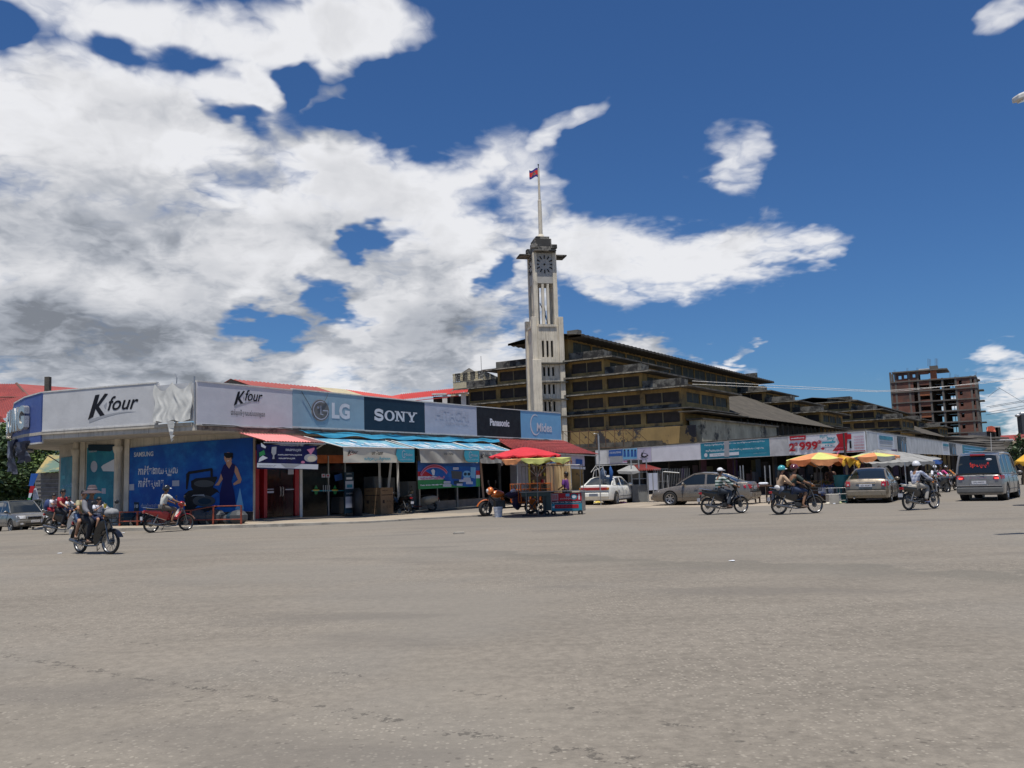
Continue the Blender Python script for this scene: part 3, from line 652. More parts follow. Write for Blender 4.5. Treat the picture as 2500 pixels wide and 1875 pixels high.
mb = MB(); mb.tube([P_k.P(xa + .95, 5.2, .0), P_k.P(xa + .98, 5.6, .0), P_k.P(xa + .9, 5.75, .02)], .02); mb.tube([P_k.P(P_k.L[-1], 3.9, .02), P_k.P(P_k.L[-1] - .02, 5.6, .03)], .03); wb(mb, 'pole', M_metal, t)
# flat facade boards: edges in metres along the facade from the corner
X = lambda s: s + 4.95
xs = [0.05, 4.87, 9.41, 14.08, 18.9, 23.75, 28.98]
t = board('white banner reading K four with a line of dark script, right of the torn tarpaulin', P_s, xs[0], xs[1] - .01, V_lav, 3.85, 5.40); mb = MB()
kfour(mb, P_s, lambda x, y: (x, y), 568, 991, .165)
txt(mb, P_s, lambda x, y: (x, y), 'ជាទំនុកចិត្តរបស់េលាកអ្នក', 561, 1017, 644, 1004, bk, .06)
wb(mb, 'lettering', PAL, t)
t = board('grey blue board with a round face logo and two white letters', P_s, xs[1], xs[2] - .01, V_greyblue, 3.92, 5.45); mb = MB()
fn = lambda x, z, e=0: P_s.P(x, z, .06 + e); cx = X(1.14) + .42; cz = 4.66; rx, rz = .56, .48
shape(mb, arc(cx, cz, rx, rz, 0, 348, 30), fn, gy_); fn2 = lambda x, z, e=0: P_s.P(x, z, .075 + e)
shape(mb, arc(cx, cz, rx * .94, rz * .94, 0, 348, 30), fn2, 18); fn3 = lambda x, z, e=0: P_s.P(x, z, .09 + e)
stroke(mb, arc(cx, cz, rx * .8, rz * .8, 60, 360, 24), .045, fn3, lg); stroke(mb, [(cx + rx * .8, cz), (cx + rx * .2, cz)], .045, fn3, lg); stroke(mb, [(cx, cz + rz * .42), (cx, cz - rz * .36), (cx + rx * .26, cz - rz * .36)], .05, fn3, lg); shape(mb, arc(cx - rx * .3, cz + rz * .25, .07, .06, 0, 330, 10), fn3, lg)
wb(mb, 'round_logo', PAL, t); mb = MB()
txt(mb, P_s, c2, 'LG', 945, 505, 1125, 358, wh, .06, bold=.045); wb(mb, 'lettering', PAL, t)
mb = MB(); 
for a, b in (((630, 232), (735, 420)), ((900, 250), (790, 390))):
    mb.tube([P_s.P(*P_s.hit(*c2(a[0] + (b[0] - a[0]) * u + 14 * sin(u * 3.1), a[1] + (b[1] - a[1]) * u + 20 * sin(u * 3.1))), .1) for u in (0, .25, .5, .75, 1)], .012, 5)
wb(mb, 'wire', V_dgrey, t)
t = board('dark navy board with white slab serif capitals', P_s, xs[2], xs[3] - .01, V_navy, 3.91, 5.45); mb = MB()
def sony(mb, S, x0, x1, z0, z1):
    h = z1 - z0; w = (x1 - x0) / 4.3; f = lambda x, z, e=0: S.P(x, z, .06 + e); tk = w * .23; tn = h * .13
    # S
    cx = x0 + w * .47; p = arc(cx, z0 + h * .73, w * .33, h * .22, 15, 262, 14) + arc(cx, z0 + h * .27, w * .34, h * .22, 82, -165, 14); stroke(mb, p, [tk * .8] * len(p), f, wh)
    rect(mb, x0 + w * .04, x0 + w * .16, z0, z0 + h * .34, f, wh); rect(mb, x0 + w * .76, x0 + w * .87, z0 + h * .66, z1, f, wh)
    # O
    cx = x0 + w * 1.5; n = 26; o = arc(cx, z0 + h / 2, w * .50, h * .5, 0, 360, n); i_ = arc(cx, z0 + h / 2, w * .26, h * .38, 0, 360, n)
    for k in range(n): shape(mb, [o[k], o[k + 1], i_[k + 1], i_[k]], f, wh)
    # N
    a = x0 + w * 2.1; b = x0 + w * 3.12
    for c in (a, b): rect(mb, c + w * .06 - (0 if c == a else w * .36), c + w * .06 - (0 if c == a else w * .36) + tk * .7, z0, z1, f, wh)
    shape(mb, [(a, z1), (a + tk * 1.3, z1), (b - w * .14, z0), (b - w * .14 - tk * .9, z0)], f, wh)
    rect(mb, a - w * .06, a + w * .34, z0, z0 + tn, f, wh); rect(mb, a - w * .08, a + w * .2, z1 - tn, z1, f, wh); rect(mb, b - w * .48, b - w * .0, z1 - tn, z1, f, wh)
    # Y
    c = x0 + w * 3.75; rect(mb, c - tk * .5, c + tk * .5, z0, z0 + h * .5, f, wh); shape(mb, [(c - w * .5, z1), (c - w * .5 + tk * 1.2, z1), (c + tk * .5, z0 + h * .42), (c - tk * .5, z0 + h * .42)], f, wh)
    shape(mb, [(c + w * .5, z1), (c + w * .5 - tk * .8, z1), (c - tk * .4, z0 + h * .42), (c + tk * .45, z0 + h * .42)], f, wh); rect(mb, c - w * .26, c + w * .26, z0, z0 + tn, f, wh)
    rect(mb, c - w * .58, c - w * .1, z1 - tn, z1, f, wh); rect(mb, c + w * .16, c + w * .58, z1 - tn, z1, f, wh)
sx0, sz0 = P_s.hit(*c2(1372, 520)); sx1, sz1 = P_s.hit(*c2(1805, 430)); sony(mb, P_s, sx0, sx1, sz0, sz0 + .50); wb(mb, 'lettering', PAL, t)
t = board('pale lavender board with faint washed out capitals', P_s, xs[3], xs[4] - .01, V_lgrey, 3.90, 5.46, 5.49); mb = MB()
V_faint = vinyl('print_faint', (.395, .415, .495)); txt(mb, P_s, c3, 'HITACHI', 358, 368, 715, 290, 0, .06, bold=.02); txt(mb, P_s, c3, 'Inspire the Next', 470, 440, 705, 405, 0, .06); wb(mb, 'lettering', V_faint, t)
t = board('black board with small white bold lettering', P_s, xs[4], xs[5] - .01, V_black, 3.89, 5.49, 5.53); mb = MB()
txt(mb, P_s, c3, 'Panasonic', 948, 440, 1155, 378, wh, .06, bold=.045); wb(mb, 'lettering', PAL, t)
t = board('sky blue board with a silver crescent logo at the far end of the row', P_s, xs[5], xs[6], V_sky, 3.89, 5.53, 5.60); mb = MB()
txt(mb, P_s, c3, 'Midea', 1452, 502, 1615, 420, wh, .065, bold=.02, shear=.1)
x_, z_ = P_s.hit(*c3(1440, 430)); a = arc(x_, z_, .62, .62, 60, 320, 24); stroke(mb, a, [.03 + .09 * sin(pi * i / 24) for i in range(25)], P_s.fn(.06), wh)
wb(mb, 'lettering', PAL, t)

# wiring and bulbs under the boards
M_wire = mat('black_cable', (.015, .015, .015), .6, var=.1)
t = thing('cable_run', 'loose black cables running under the sign boards', 'cable', FS.o, SA); mb = MB()
for z, d in ((3.79, .16), (3.74, .20)):
    mb.tube([P_s.P(x, z + .04 * sin(x * 1.7) + .02 * sin(x * 5), d) for x in [i * .5 + .2 for i in range(57)]], .016, 5)
wb(mb, 'cable', M_wire, t)
mb = MB(); P_s.slab(mb, .1, 28.9, 3.62, 3.84, .05, .03); wb(mb, 'fascia', mat('stained_fascia', (.30, .24, .20), .9, var=.3, scale=2, col2=(.1, .08, .07)), shop)
# ================================================================== SHOP FRONT UNDER THE AWNINGS
def A(s, off, z): return FS.w(s, -off, z)
class PF:                                       # plane parallel to the facade, off metres in front of it; same interface as PS
    def __init__(s, off): s.off = off
    def P(s, x, z, d=0.0): return A(x, s.off + d, z)
    def hit(s, px, py): q = FS.on(px, py, -s.off); return q.x, q.z
    def fn(s, d=0.03): return lambda x, z, e=0: s.P(x, z, d + e)
def fbox(mb, x0, x1, o0, o1, z0, z1, m=0): mb.hexa([A(x0, o0, z0), A(x1, o0, z0), A(x1, o1, z0), A(x0, o1, z0), A(x0, o0, z1), A(x1, o0, z1), A(x1, o1, z1), A(x0, o1, z1)], m)
M_redp = mat('red_paint', (.35, .012, .018), .4, var=.12); M_glass = mat('shop_glass', (.008, .01, .01), .04, var=.0, spec=.35, alpha=.35); M_glassr = mat('red_tinted_glass', (.03, .004, .006), .06, var=.2, spec=.3, alpha=.6)
M_alu = mat('aluminium_frame', (.38, .38, .37), .4, .6); M_orange_b = mat('orange_strip', (.36, .09, .02), .6, var=.3, scale=2)
door = thing('glass_door_entrance', 'red framed glass double door under the pink awning', 'door', FS.o, SA); P8 = PF(-.78)
mb = MB(); fbox(mb, -1.42, -1.16, -.85, -.72, .2, 2.9); fbox(mb, -.98, -.80, -.9, -.65, .2, 2.9); fbox(mb, .84, 1.08, -.85, -.72, .2, 2.9); fbox(mb, -1.4, 1.08, -.85, -.72, 2.5, 2.95); wb(mb, 'frame', M_redp, door, bevel=.01)
for a, b in ((-.78, .03), (.05, .82)):
    mb = MB(); fbox(mb, a, b, -.80, -.785, .22, 2.48); wb(mb, 'glass_pane', M_glassr, door)
for a in (-.03, .11):
    mb = MB(); mb.tube([A(a, -.73, 1.05), A(a, -.68, 1.08), A(a, -.68, 1.42), A(a, -.73, 1.45)], .016, 6); wb(mb, 'handle', M_chrome, door, smooth=40)
mb = MB(); rect(mb, .45, .78, 1.95, 2.22, P8.fn(.03)); rect(mb, -.77, -.35, 1.2, 1.28, P8.fn(.03)); rect(mb, -.77, -.35, 1.34, 1.37, P8.fn(.03)); rect(mb, .3, .8, 1.3, 1.34, P8.fn(.03)); wb(mb, 'sticker', V_lgrey, door)
mb = MB(); fbox(mb, 1.12, 1.26, -.9, -.72, -.2, 3.6); wb(mb, 'post', M_steel_w, shop)
mb = MB(); fbox(mb, 2.2, 5.2, -.9, -.8, 2.42, 2.78); wb(mb, 'transom', M_orange_b, shop)
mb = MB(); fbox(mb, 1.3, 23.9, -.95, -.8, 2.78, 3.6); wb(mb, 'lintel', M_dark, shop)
def pane(a, b, z0=.0, z1=2.75, low=.0):
    mb = MB(); fbox(mb, a, b, -.82, -.805, z0 + low, z1); wb(mb, 'glass_pane', M_glass, shop)
    mb = MB(); fbox(mb, a - .03, a + .03, -.86, -.77, z0, z1); wb(mb, 'mullion', M_alu, shop)
for a, b in ((1.3, 2.9), (2.95, 4.0), (4.05, 5.4)): pane(a, b, .05)
for a, b in ((9.6, 11.2), (11.25, 12.95), (13.0, 15.2), (15.3, 17.5)): pane(a, b, -.05, 2.75, .45)
mb = MB(); fbox(mb, 9.6, 17.5, -.86, -.78, -.2, .42); wb(mb, 'low_wall', mat('low_wall_beige', (.33, .27, .22), .8, var=.15), shop)
for a in (9.55, 12.97, 17.5): mb = MB(); fbox(mb, a, a + .12, -.88, -.72, -.2, 3.6); wb(mb, 'post', M_alu, shop)
mb = MB(); fbox(mb, 5.1, 17.6, -.72, -.35, -.3, .03); wb(mb, 'step', M_conc, shop)
# door stickers of the second shop: pairs of green figures, handles, notices
t = thing('window_stickers', 'green and white stickers on the dark glass beside the red door', 'sticker', FS.o, SA); mb = MB()
for px0 in (790, 982):
    for pts, m in (([(px0 - 20, 1215), (px0, 1178), (px0 + 18, 1215)], gr), ([(px0 - 32, 1225), (px0 + 32, 1225), (px0 + 32, 1238), (px0 - 32, 1238)], ye), ([(px0 - 18, 1240), (px0 + 20, 1240), (px0 + 12, 1272), (px0 - 12, 1272)], gr)): shp(mb, P8, c2, pts, m, .03)
for x0 in (846, 891): shp(mb, P8, c2, [(x0, 1066), (x0 + 38, 1066), (x0 + 38, 1103), (x0, 1103)], lg, .03); shp(mb, P8, c2, arc(x0 + 19, 1083, 10, 10, 0, 330, 10), re, .034)
shp(mb, P8, c2, [(975, 1080), (1050, 1060), (1058, 1125), (985, 1140)], mbl, .03)
for x0 in (858, 880, 898, 920): shp(mb, P8, c2, [(x0, 1180), (x0 + 8, 1180), (x0 + 8, 1245), (x0, 1245)], gy_, .04)
shp(mb, P8, c2, [(745, 1232), (1075, 1230), (1075, 1240), (745, 1242)], aq, .028)
wb(mb, 'print', PAL, t)
M_applw = mat('appliance_white', (.55, .56, .58), .35, var=.05); M_applg = mat('appliance_grey', (.22, .23, .25), .35, var=.05)
def appliance(s, off, w, d, h, z, m, lb, kind='refrigerator'):
    t = thing(kind, lb, 'appliance', A(s, off, z), SA, 'appliances standing inside the shop'); mb = MB(); mb.box(0, w, 0, d, .06, h); mb.build('body', m, t, bevel=.02)
    mb = MB(); mb.box(.015, w - .015, -.03, -.003, .08, h * .6); mb.box(.015, w - .015, -.03, -.003, h * .62, h - .01); mb.build('door', m, t, bevel=.01); mb = MB(); mb.cyl((.06, -.06, h * .35), (.06, -.06, h * .58), .012, n=6); mb.cyl((.06, -.06, h * .64), (.06, -.06, h * .85), .012, n=6); mb.build('handle', M_alu, t)
    mb = MB(); mb.box(.04, w - .04, .04, d - .04, 0, .06); mb.build('dark_base', M_dark, t)
appliance(1.6, -2.2, .6, .6, 1.3, .12, M_applw, 'white refrigerator behind the glass next to the red door'); appliance(4.4, -1.4, .6, .6, .8, .07, M_applw, 'low white appliance behind the glass beside the black sack')
appliance(6.9, -1.5, .65, .65, 1.75, .04, M_applg, 'tall grey refrigerator behind the white awning posts'); appliance(8.3, -1.8, .65, .65, 1.7, .02, M_applg, 'tall grey refrigerator behind the cream scooter'); appliance(10.3, -2.0, .7, .6, 1.5, .0, M_applw, 'white refrigerator behind the glass under the striped banner')
# standee with vertical advertisement
t = thing('standee', 'tall narrow blue and white advertising standee by the shop glass', 'standee', A(PF(-.35).hit(842, 1250)[0], -.35, .05), SA); mb = MB(); mb.box(0, .62, 0, .03, .1, 1.95); mb.build('panel', V_navy, t)
mb = MB(); f = lambda x, z, e=0: Vector((x, -.012 - e, z))
rect(mb, .04, .58, 1.2, 1.55, f, lg); rect(mb, .04, .58, .35, .85, f, lg); rect(mb, .1, .5, 1.62, 1.72, f, wh); rect(mb, .12, .5, 1.25, 1.4, lambda x, z, e=0: f(x, z, .006), tl); text(mb, 'SAMSUNG', .12, .45, 1.85, 1.90, f, wh); text(mb, 'ទូរទស្សន៍', .1, .52, .95, 1.05, f, wh); mb.build('print', PAL, t)
mb = MB(); mb.box(.05, .57, -.15, .2, 0, .03); mb.beam((.3, .2, 0), (.3, .02, 1.1), .03); mb.build('foot', M_dark, t)
# black sack/bin
t = thing('black_speaker_cover', 'tall black covered bin standing beside the cardboard cartons', 'bin', A(PF(-.1).hit(873, 1258)[0], -.1, .03), SA); mb = MB(); rws = []
for k in range(9): z = 1.25 * k / 8; r = [.19, .22, .23, .24, .24, .24, .23, .2, .1][k]; rws.append([(r * cos(a) * (1 + .06 * sin(3 * a + k)), r * sin(a) * (1 + .05 * cos(4 * a + k)), z) for a in [2 * pi * j / 14 for j in range(14)]])
mb.grid(rws, closed=True); mb.add(rws[-1], [tuple(range(14))]); mb.build('cover', mat('black_plastic', (.012, .012, .014), .5, var=.2), t, smooth=60); mb = MB(); mb.cyl((0, 0, 0), (0, 0, .05), .23); mb.build('base', M_dark, t)
# cartons
M_card = mat('cardboard', (.30, .185, .10), .9, var=.1, scale=3, bump=.001)
_a = PF(0).hit(930, 1258)[0]; _w = PF(0).hit(961, 1256)[0] - _a; d_ = 1.0; 
while FS.on(899, 1254, d_).x < _a: d_ += .05
t = thing('cardboard_carton', 'tall brown cardboard carton standing in front of the white awning posts', 'carton', A(_a, 0, 0), SA); mb = MB(); mb.box(0, _w, 0, d_, 0, 1.24); mb.build('box', M_card, t, bevel=.008)
mb = MB()
for f, w_ in ((lambda x, z, e=0: Vector((x, -.004 - e, z)), _w), (lambda x, z, e=0: Vector((-.004 - e, d_ - x, z)), d_)):
    k = lambda a: a * w_; text(mb, 'SAMSUNG', k(.1), k(.55), 1.08, 1.14, f, 0, bold=.02); rect(mb, k(.07), k(.93), .88, .92, f, 0); text(mb, '36 kg', k(.45), k(.8), .55, .65, f, 0); rect(mb, k(.15), k(.3), .52, .67, f, 0)
    for a in (.2, .5, .7): stroke(mb, arc(k(a), .34, .05, .05, 0, 360, 10), .014, f)
mb.build('print', mat('carton_ink', (.06, .035, .025), .9), t); mb = MB(); mb.box(_w * .44, _w * .56, -.003, d_ + .003, 1.236, 1.246); mb.build('tape', mat('brown_tape', (.38, .27, .15), .3), t)
# ------------------------------------------------------------------ awnings
V_awn = vinyl('awning_blue', (.07, .25, .40), col2=(.30, .52, .55), cut=(.35, .75), var=.1); M_tarpb = mat('blue_tarpaulin', (.025, .22, .36), .6, var=.15, scale=1.5, bump=.01, bscale=3)
M_pink = mat('pink_sheet_metal', (.66, .18, .17), .5, var=.08, streak=.15); M_dred = mat('dark_red_sheet_metal', (.16, .03, .03), .6, var=.2, streak=.4)
def corr(a0, a1, b0, b1, n, amp, rows=3):       # corrugated sheet between top edge a0-a1 and bottom edge b0-b1
    R = []
    for i in range(n * 4 + 1):
        u = i / (n * 4); h = amp * cos(2 * pi * i / 4); R.append([a0.lerp(a1, u).lerp(b0.lerp(b1, u), j / rows) + Vector((0, 0, h)) for j in range(rows + 1)])
    return R
t = thing('awning', 'pink corrugated metal awning above the red framed glass door', 'awning', FS.o, SA)
mb = MB(); mb.grid(corr(A(-3.0, .08, 3.56), A(-.55, .08, 3.56), A(-2.55, 1.05, 3.22), A(-.05, 1.05, 3.22), 16, .022)); wb(mb, 'sheet', M_pink, t)
mb = MB(); mb.grid(corr(A(-.55, .08, 3.555), A(.55, .08, 3.555), A(-.05, 1.05, 3.215), A(.85, 1.05, 3.215), 7, .022)); wb(mb, 'sheet', M_dred, t, label='dark red end sheet')
mb = MB()
for s in (-1.2, .8): mb.beam(A(s, -.1, 3.1), A(s, 1.0, 3.17), .05); mb.beam(A(s, -.1, 2.7), A(s, .95, 3.16), .04)
mb.beam(A(-2.55, 1.0, 3.16), A(.85, 1.0, 3.16), .04); wb(mb, 'bracket', M_steel_w, t)
P10 = PF(1.0); b = thing('banner', 'dark blue photo banner with a white strip hanging under the pink awning', 'banner', FS.o, SA)
def cloth(S, x0, x1, z0, z1, d=0, amp=.03, nx=28, nz=6, f=6.0, sag=0.0, z0b=None, z1b=None, ph=0.0):
    R = []
    z0b = z0 if z0b is None else z0b; z1b = z1 if z1b is None else z1b
    for i in range(nx + 1):
        u = i / nx; a = z0 + (z0b - z0) * u + sag * .3 * sin(pi * u * 3 + ph); bb = z1 + (z1b - z1) * u - sag * 4 * u * (1 - u) * .5
        R.append([S.P(x0 + (x1 - x0) * u, a + (bb - a) * j / nz, d + amp * sin(u * f * pi + ph + j * .5) * (1 - .7 * j / nz)) for j in range(nz + 1)])
    return R
mb = MB(); mb.grid(cloth(P10, -2.92, .33, 2.15, 3.08, amp=.015, z0b=2.1)); wb(mb, 'cloth', vinyl('photo_banner_blue', (.008, .012, .09), col2=(.012, .01, .03), cut=(.4, .7), var=.3), b, smooth=60)
mb = MB(); q = lambda x, y: c2(x, y)
shp(mb, P10, q, [(193, 955), (812, 970), (808, 1020), (190, 1000)], wh, .03); shp(mb, P10, q, [(430, 965), (640, 968), (560, 1005), (480, 1002)], gy_, .034); shp(mb, P10, q, [(215, 905), (250, 880), (300, 905), (205, 948)], wh, .034)
shp(mb, P10, q, [(230, 750), (282, 790), (275, 808), (232, 790)], wh, .034); shp(mb, P10, q, [(212, 850), (262, 825), (275, 870), (215, 890)], gr, .032); shp(mb, P10, q, [(340, 795), (388, 790), (385, 860), (365, 880), (368, 915), (345, 915), (352, 880), (335, 850)], gy_, .034)
for y0, y1, xa, xb, m in ((760, 772, 400, 670, lg), (775, 786, 420, 660, gy_), (812, 842, 480, 635, lg), (868, 882, 402, 645, wh), (902, 920, 410, 575, wh), (978, 986, 210, 385, bk), (990, 996, 210, 370, bk)): txt(mb, P10, q, 'កខគឃងចឆជឈញដឋឌ' if y1 - y0 > 13 else 'កខគឃងចឆជឈញដឋឌឍណតថទធន', xa, y1, xb, y0, m, .036, bold=.02)
shp(mb, P10, q, arc(735, 905, 68, 42, 0, 340, 14), gy_, .032); shp(mb, P10, q, arc(745, 912, 45, 30, 0, 340, 12), cr, .034); shp(mb, P10, q, [(695, 820), (770, 800), (775, 815), (745, 860), (735, 880), (720, 850)], pk, .033); shp(mb, P10, q, arc(655, 948, 20, 14, 0, 340, 10), pk, .036)
wb(mb, 'print', PAL, b)
# three blue awnings under one loose tarpaulin
t = thing('tarpaulin', 'bright blue loose tarpaulin strip draped along the top of the three blue awnings', 'tarpaulin', FS.o, SA); R = []
for i in range(121):
    s = .2 + 15.7 * i / 120; row = []; e = min(1, i / 10, (120 - i) / 12)
    for j in range(9):
        v = j / 8; drop = .08 + .13 * e + .03 * sin(s * 1.3) + .02 * sin(s * 3.1)
        row.append(A(s + .35 * v * (i < 12) * (1 - i / 12) * 1.5, .10 + .38 * v + .03 * sin(v * 9 + s * 1.1) * e, 3.74 - drop * v ** .8 - .02 * v + .035 * sin(s * 2.3 + v * 7)))
    R.append(row)
mb = MB(); mb.grid(R); wb(mb, 'cloth', M_tarpb, t, smooth=60)
V_val = vinyl('valance_cream', (.56, .53, .44)); PV = PF(1.62)
aw = [(1.2, 6.1, 'blue fabric awning with big white script nearest the pink awning, cream valance hanging straight'), (6.5, 11.6, 'blue fabric awning with big white script, the middle of three, with rumpled cream valance'), (11.7, 15.0, 'blue fabric awning with white script next to the red tile awning')]
for k, (s0, s1, lb) in enumerate(aw):
    t = thing('awning', lb, 'awning', FS.o, SA, 'blue awnings over the shop front'); zb = 3.02 - .01 * k; s0t = s0 - .9 if k == 0 else s0 - .7; s1t = s1 - .8
    if k == 2: s1t = 14.6
    def pt(u, v, d=0): return A(s0t + (s1t - s0t) * u, .36, 3.46).lerp(A(s0 + (s1 - s0) * u, 1.62, zb), v) + Vector((0, 0, d - .03 * sin(pi * v) * (1 + .3 * sin(u * 9))))
    mb = MB(); mb.grid([[pt(i / 24, j / 8) for j in range(9)] for i in range(25)]); wb(mb, 'fabric', V_awn, t, smooth=60)
    mb = MB(); word = 'ហងសំណាង'
    text(mb, word, .14, .80, .92, .22, lambda x, y, e=0: pt(x, y, .03), wh, bold=.03); shape(mb, [(.02, .93), (.98, .93), (.98, .97), (.02, .97)], lambda x, y, e=0: pt(x, y, .02), sk)
    wb(mb, 'lettering', PAL, t)
    mb = MB(); mb.tube([A(s0, 1.62, zb), A(s1, 1.62, zb)], .03, 6); mb.tube([A(s0, 1.6, zb), A(s0t, .3, 3.5)], .025, 6); mb.tube([A(s1, 1.6, zb), A(s1t, .3, 3.5)], .025, 6); wb(mb, 'frame', M_steel_w, t)
    V = vinyl('valance_rumpled', (.40, .38, .33), var=.12) if k else V_val
    mb = MB(); mb.grid(cloth(PV, s0 + .03, s1, 2.36 - .02 * k, zb - .02, amp=.02 + .03 * (k > 0), sag=.04 * (k > 0), f=4 + 3 * k, nx=40, ph=k)); wb(mb, 'valance', V, t, smooth=60)
    mb = MB(); f = lambda x, z, e=0: PV.P(x, z, .04 + .03 * (k > 0)); w = s1 - s0; z = lambda v: 2.36 + .62 * v
    if k < 2:
        shape(mb, [(s0 + w * .73, z(.98)), (s0 + w * .715, z(.6)), (s0 + w * .74, z(.2)), (s0 + w * .79, z(.03)), (s0 + w * .995, z(.03)), (s0 + w * .995, z(.98))], f, aq)
        f2 = lambda x, z, e=0: PV.P(x, z, .05 + .03 * (k > 0))
        stroke(mb, arc(s0 + w * .83, z(.62), .13, .16, 40, 320, 12), .03, f2, lg); text(mb, 'Midea', s0 + w * .83, s0 + w * .96, z(.48), z(.7), f2, lg, shear=.3); text(mb, 'កក្កដាសីហា', s0 + w * .78, s0 + w * .96, z(.15), z(.3), f2, lg)
        if k == 0: text(mb, 'ហងសំណាង', s0 + w * .37, s0 + w * .53, z(.55), z(.85), f2, bk, bold=.03); text(mb, 'លក់ទូរទស្សន៍ទូទឹកកក', s0 + w * .27, s0 + w * .63, z(.1), z(.42), f2, aq, bold=.03)
        else: text(mb, 'ហងសំណាង', s0 + w * .37, s0 + w * .53, z(.6), z(.85), f2, dg, bold=.02)
    wb(mb, 'lettering', PAL, t)
    if k != 1:
        o = [o for o in COL.objects if o.parent == t and o.name.startswith('lettering')][-1]
        mb = MB(); kfour(mb, PV, lambda x, y: (x, y), *((846, 1112) if k == 0 else (1170, 1121)), .060, dk=bk, sw=re if k == 0 else gy_); wb(mb, 'logo', PAL, t)
# striped banner under the middle awning
P12 = PF(1.25); b = thing('banner', 'blue, red and green striped banner with white lettering hung below the middle awning', 'banner', FS.o, SA)
V_flag = [V_mblue, V_red, V_white, V_green, V_navy]
mb = MB(); x0, x1 = 6.85, 12.25; f = lambda z0, z1, m, amp=.012: mb.grid(cloth(P12, x0, x1, z0, z1, amp=.01, nx=12), m)
f(1.95, 2.45, 0); f(1.72, 1.95, 1); f(1.55, 1.72, 2); f(1.12, 1.55, 3); wb(mb, 'cloth', V_flag, b, smooth=50)
mb = MB(); c = c3
shp(mb, P12, c, [(235, 868), (800, 880), (800, 1090), (740, 1100), (560, 1085), (420, 1000), (330, 975), (255, 930)], bl, .03)
stroke(mb, [P12.hit(*c(x, y)) for x, y in arc(350, 1010, 150, 135, 195, 335, 14)], .16, P12.fn(.04), pk); stroke(mb, [P12.hit(*c(x, y)) for x, y in arc(350, 1010, 150, 135, 200, 330, 14)], .05, P12.fn(.05), re)
shp(mb, P12, c, [(310, 925), (335, 905), (355, 925), (350, 970), (330, 980), (322, 950)], wh, .045); txt(mb, P12, c, 'សន្សំសំៃចអគ្គិសនី', 195, 1030, 460, 980, pk, .05, bold=.05); txt(mb, P12, c, 'Tel: 012 78 88 99', 190, 1092, 435, 1068, wh, .05, bold=.06)
for bx in ((550, 890, 608, 915), (448, 1040, 520, 1065), (440, 1072, 530, 1098), (615, 1022, 660, 1046), (590, 1065, 650, 1088), (690, 1045, 762, 1070)): shp(mb, P12, c, [(bx[0], bx[1]), (bx[2], bx[1]), (bx[2], bx[3]), (bx[0], bx[3])], wh, .05); txt(mb, P12, c, 'កខគឃង', bx[0] + 6, bx[3] - 5, bx[2] - 6, bx[1] + 6, mbl, .056)
shp(mb, P12, c, [(530, 925), (650, 935), (640, 1020), (540, 1010)], dg, .035); shp(mb, P12, c, arc(700, 965, 45, 40, 0, 340, 16), sk, .04); shp(mb, P12, c, arc(683, 962, 17, 17, 0, 330, 10), nv, .045); shp(mb, P12, c, arc(722, 962, 17, 17, 0, 330, 10), nv, .045); shp(mb, P12, c, [(665, 1000), (735, 1000), (750, 1050), (655, 1045)], lg, .042); shp(mb, P12, c, [(740, 885), (795, 890), (790, 1010), (745, 1000)], sk, .038)
shp(mb, P12, c, [(560, 1035), (640, 1030), (670, 1060), (560, 1075)], nv, .04)
wb(mb, 'print', PAL, b)
mb = MB(); mb.tube([A(x0, 1.25, 2.45), A(x0, 1.4, 3.0)], .008, 4); mb.tube([A(x1, 1.25, 2.45), A(x1, 1.4, 3.0)], .008, 4); wb(mb, 'rope', M_wire, b)
# posts under awnings
_p = lambda x, y, o: PF(o).hit(x, y)[0]
for s, o, s2, o2, z2, lb in ((_p(928, 1195, -.55), -.55, _p(926, 1130, -.55), -.55, 3.1, 'white upright awning post behind the left carton'), (_p(942, 1225, -.6), -.6, _p(958, 1140, -.3), -.3, 3.0, 'white slanting awning prop behind the right carton'), (_p(974, 1210, -.2), -.2, _p(970, 1130, -.2), -.2, 3.3, 'thick white awning post left of the cream scooter'), (14.1, .3, 13.6, .4, 3.2, 'pinkish plank leaning at the end of the glass front')):
    mb = MB(); mb.beam(Vector(), A(s2, o2, z2) - A(s, o, 0), .11 if 'upright' in lb or 'slant' in lb else .16, .10); o_ = mb.build('awning_post', M_steel_w if 'pink' not in lb else mat('pale_pink_wood', (.50, .33, .24), .8), None, loc=A(s, o, -.02)); tag(o_, lb, 'post')
# red tile awning
M_tile = mat('red_roof_tile', (.27, .045, .035), .55, var=.2, scale=4, col2=(.16, .03, .03), cut=(.5, .7))
t = thing('tile_awning', 'red pressed tile awning at the far end of the shop above the cart', 'awning', FS.o, SA); NR = 9
for r in range(NR):
    mb = MB(); R = []
    for i in range(0, 141):
        u = i / 140; a0 = A(15.9, .1, 3.74); a1 = A(24.3, .1, 3.80); b0 = A(14.7, 2.0, 3.02); b1 = A(25.6, 2.0, 2.84)
        row = []
        for j in range(3):
            v = (r + j / 2) / NR; p = a0.lerp(a1, u).lerp(b0.lerp(b1, u), v); p.z += .03 * abs(sin(u * 140 / 5 * pi)) + .035 * (j / 2) + .02 * sin(u * 9) - .05 * sin(pi * v)
            row.append(p)
        row.append(row[-1] - Vector((0, 0, .05))); R.append(row)
    mb.grid(R); wb(mb, 'tile_course', M_tile, t)
mb = MB()
for s in (15.5, 18.5, 21.5, 25.2): mb.beam(A(s, -.3, 3.2), A(s, 1.9, 2.9), .06)
mb.beam(A(14.8, 1.9, 2.93), A(25.4, 1.9, 2.78), .06); wb(mb, 'rafter', M_steel_w, t)
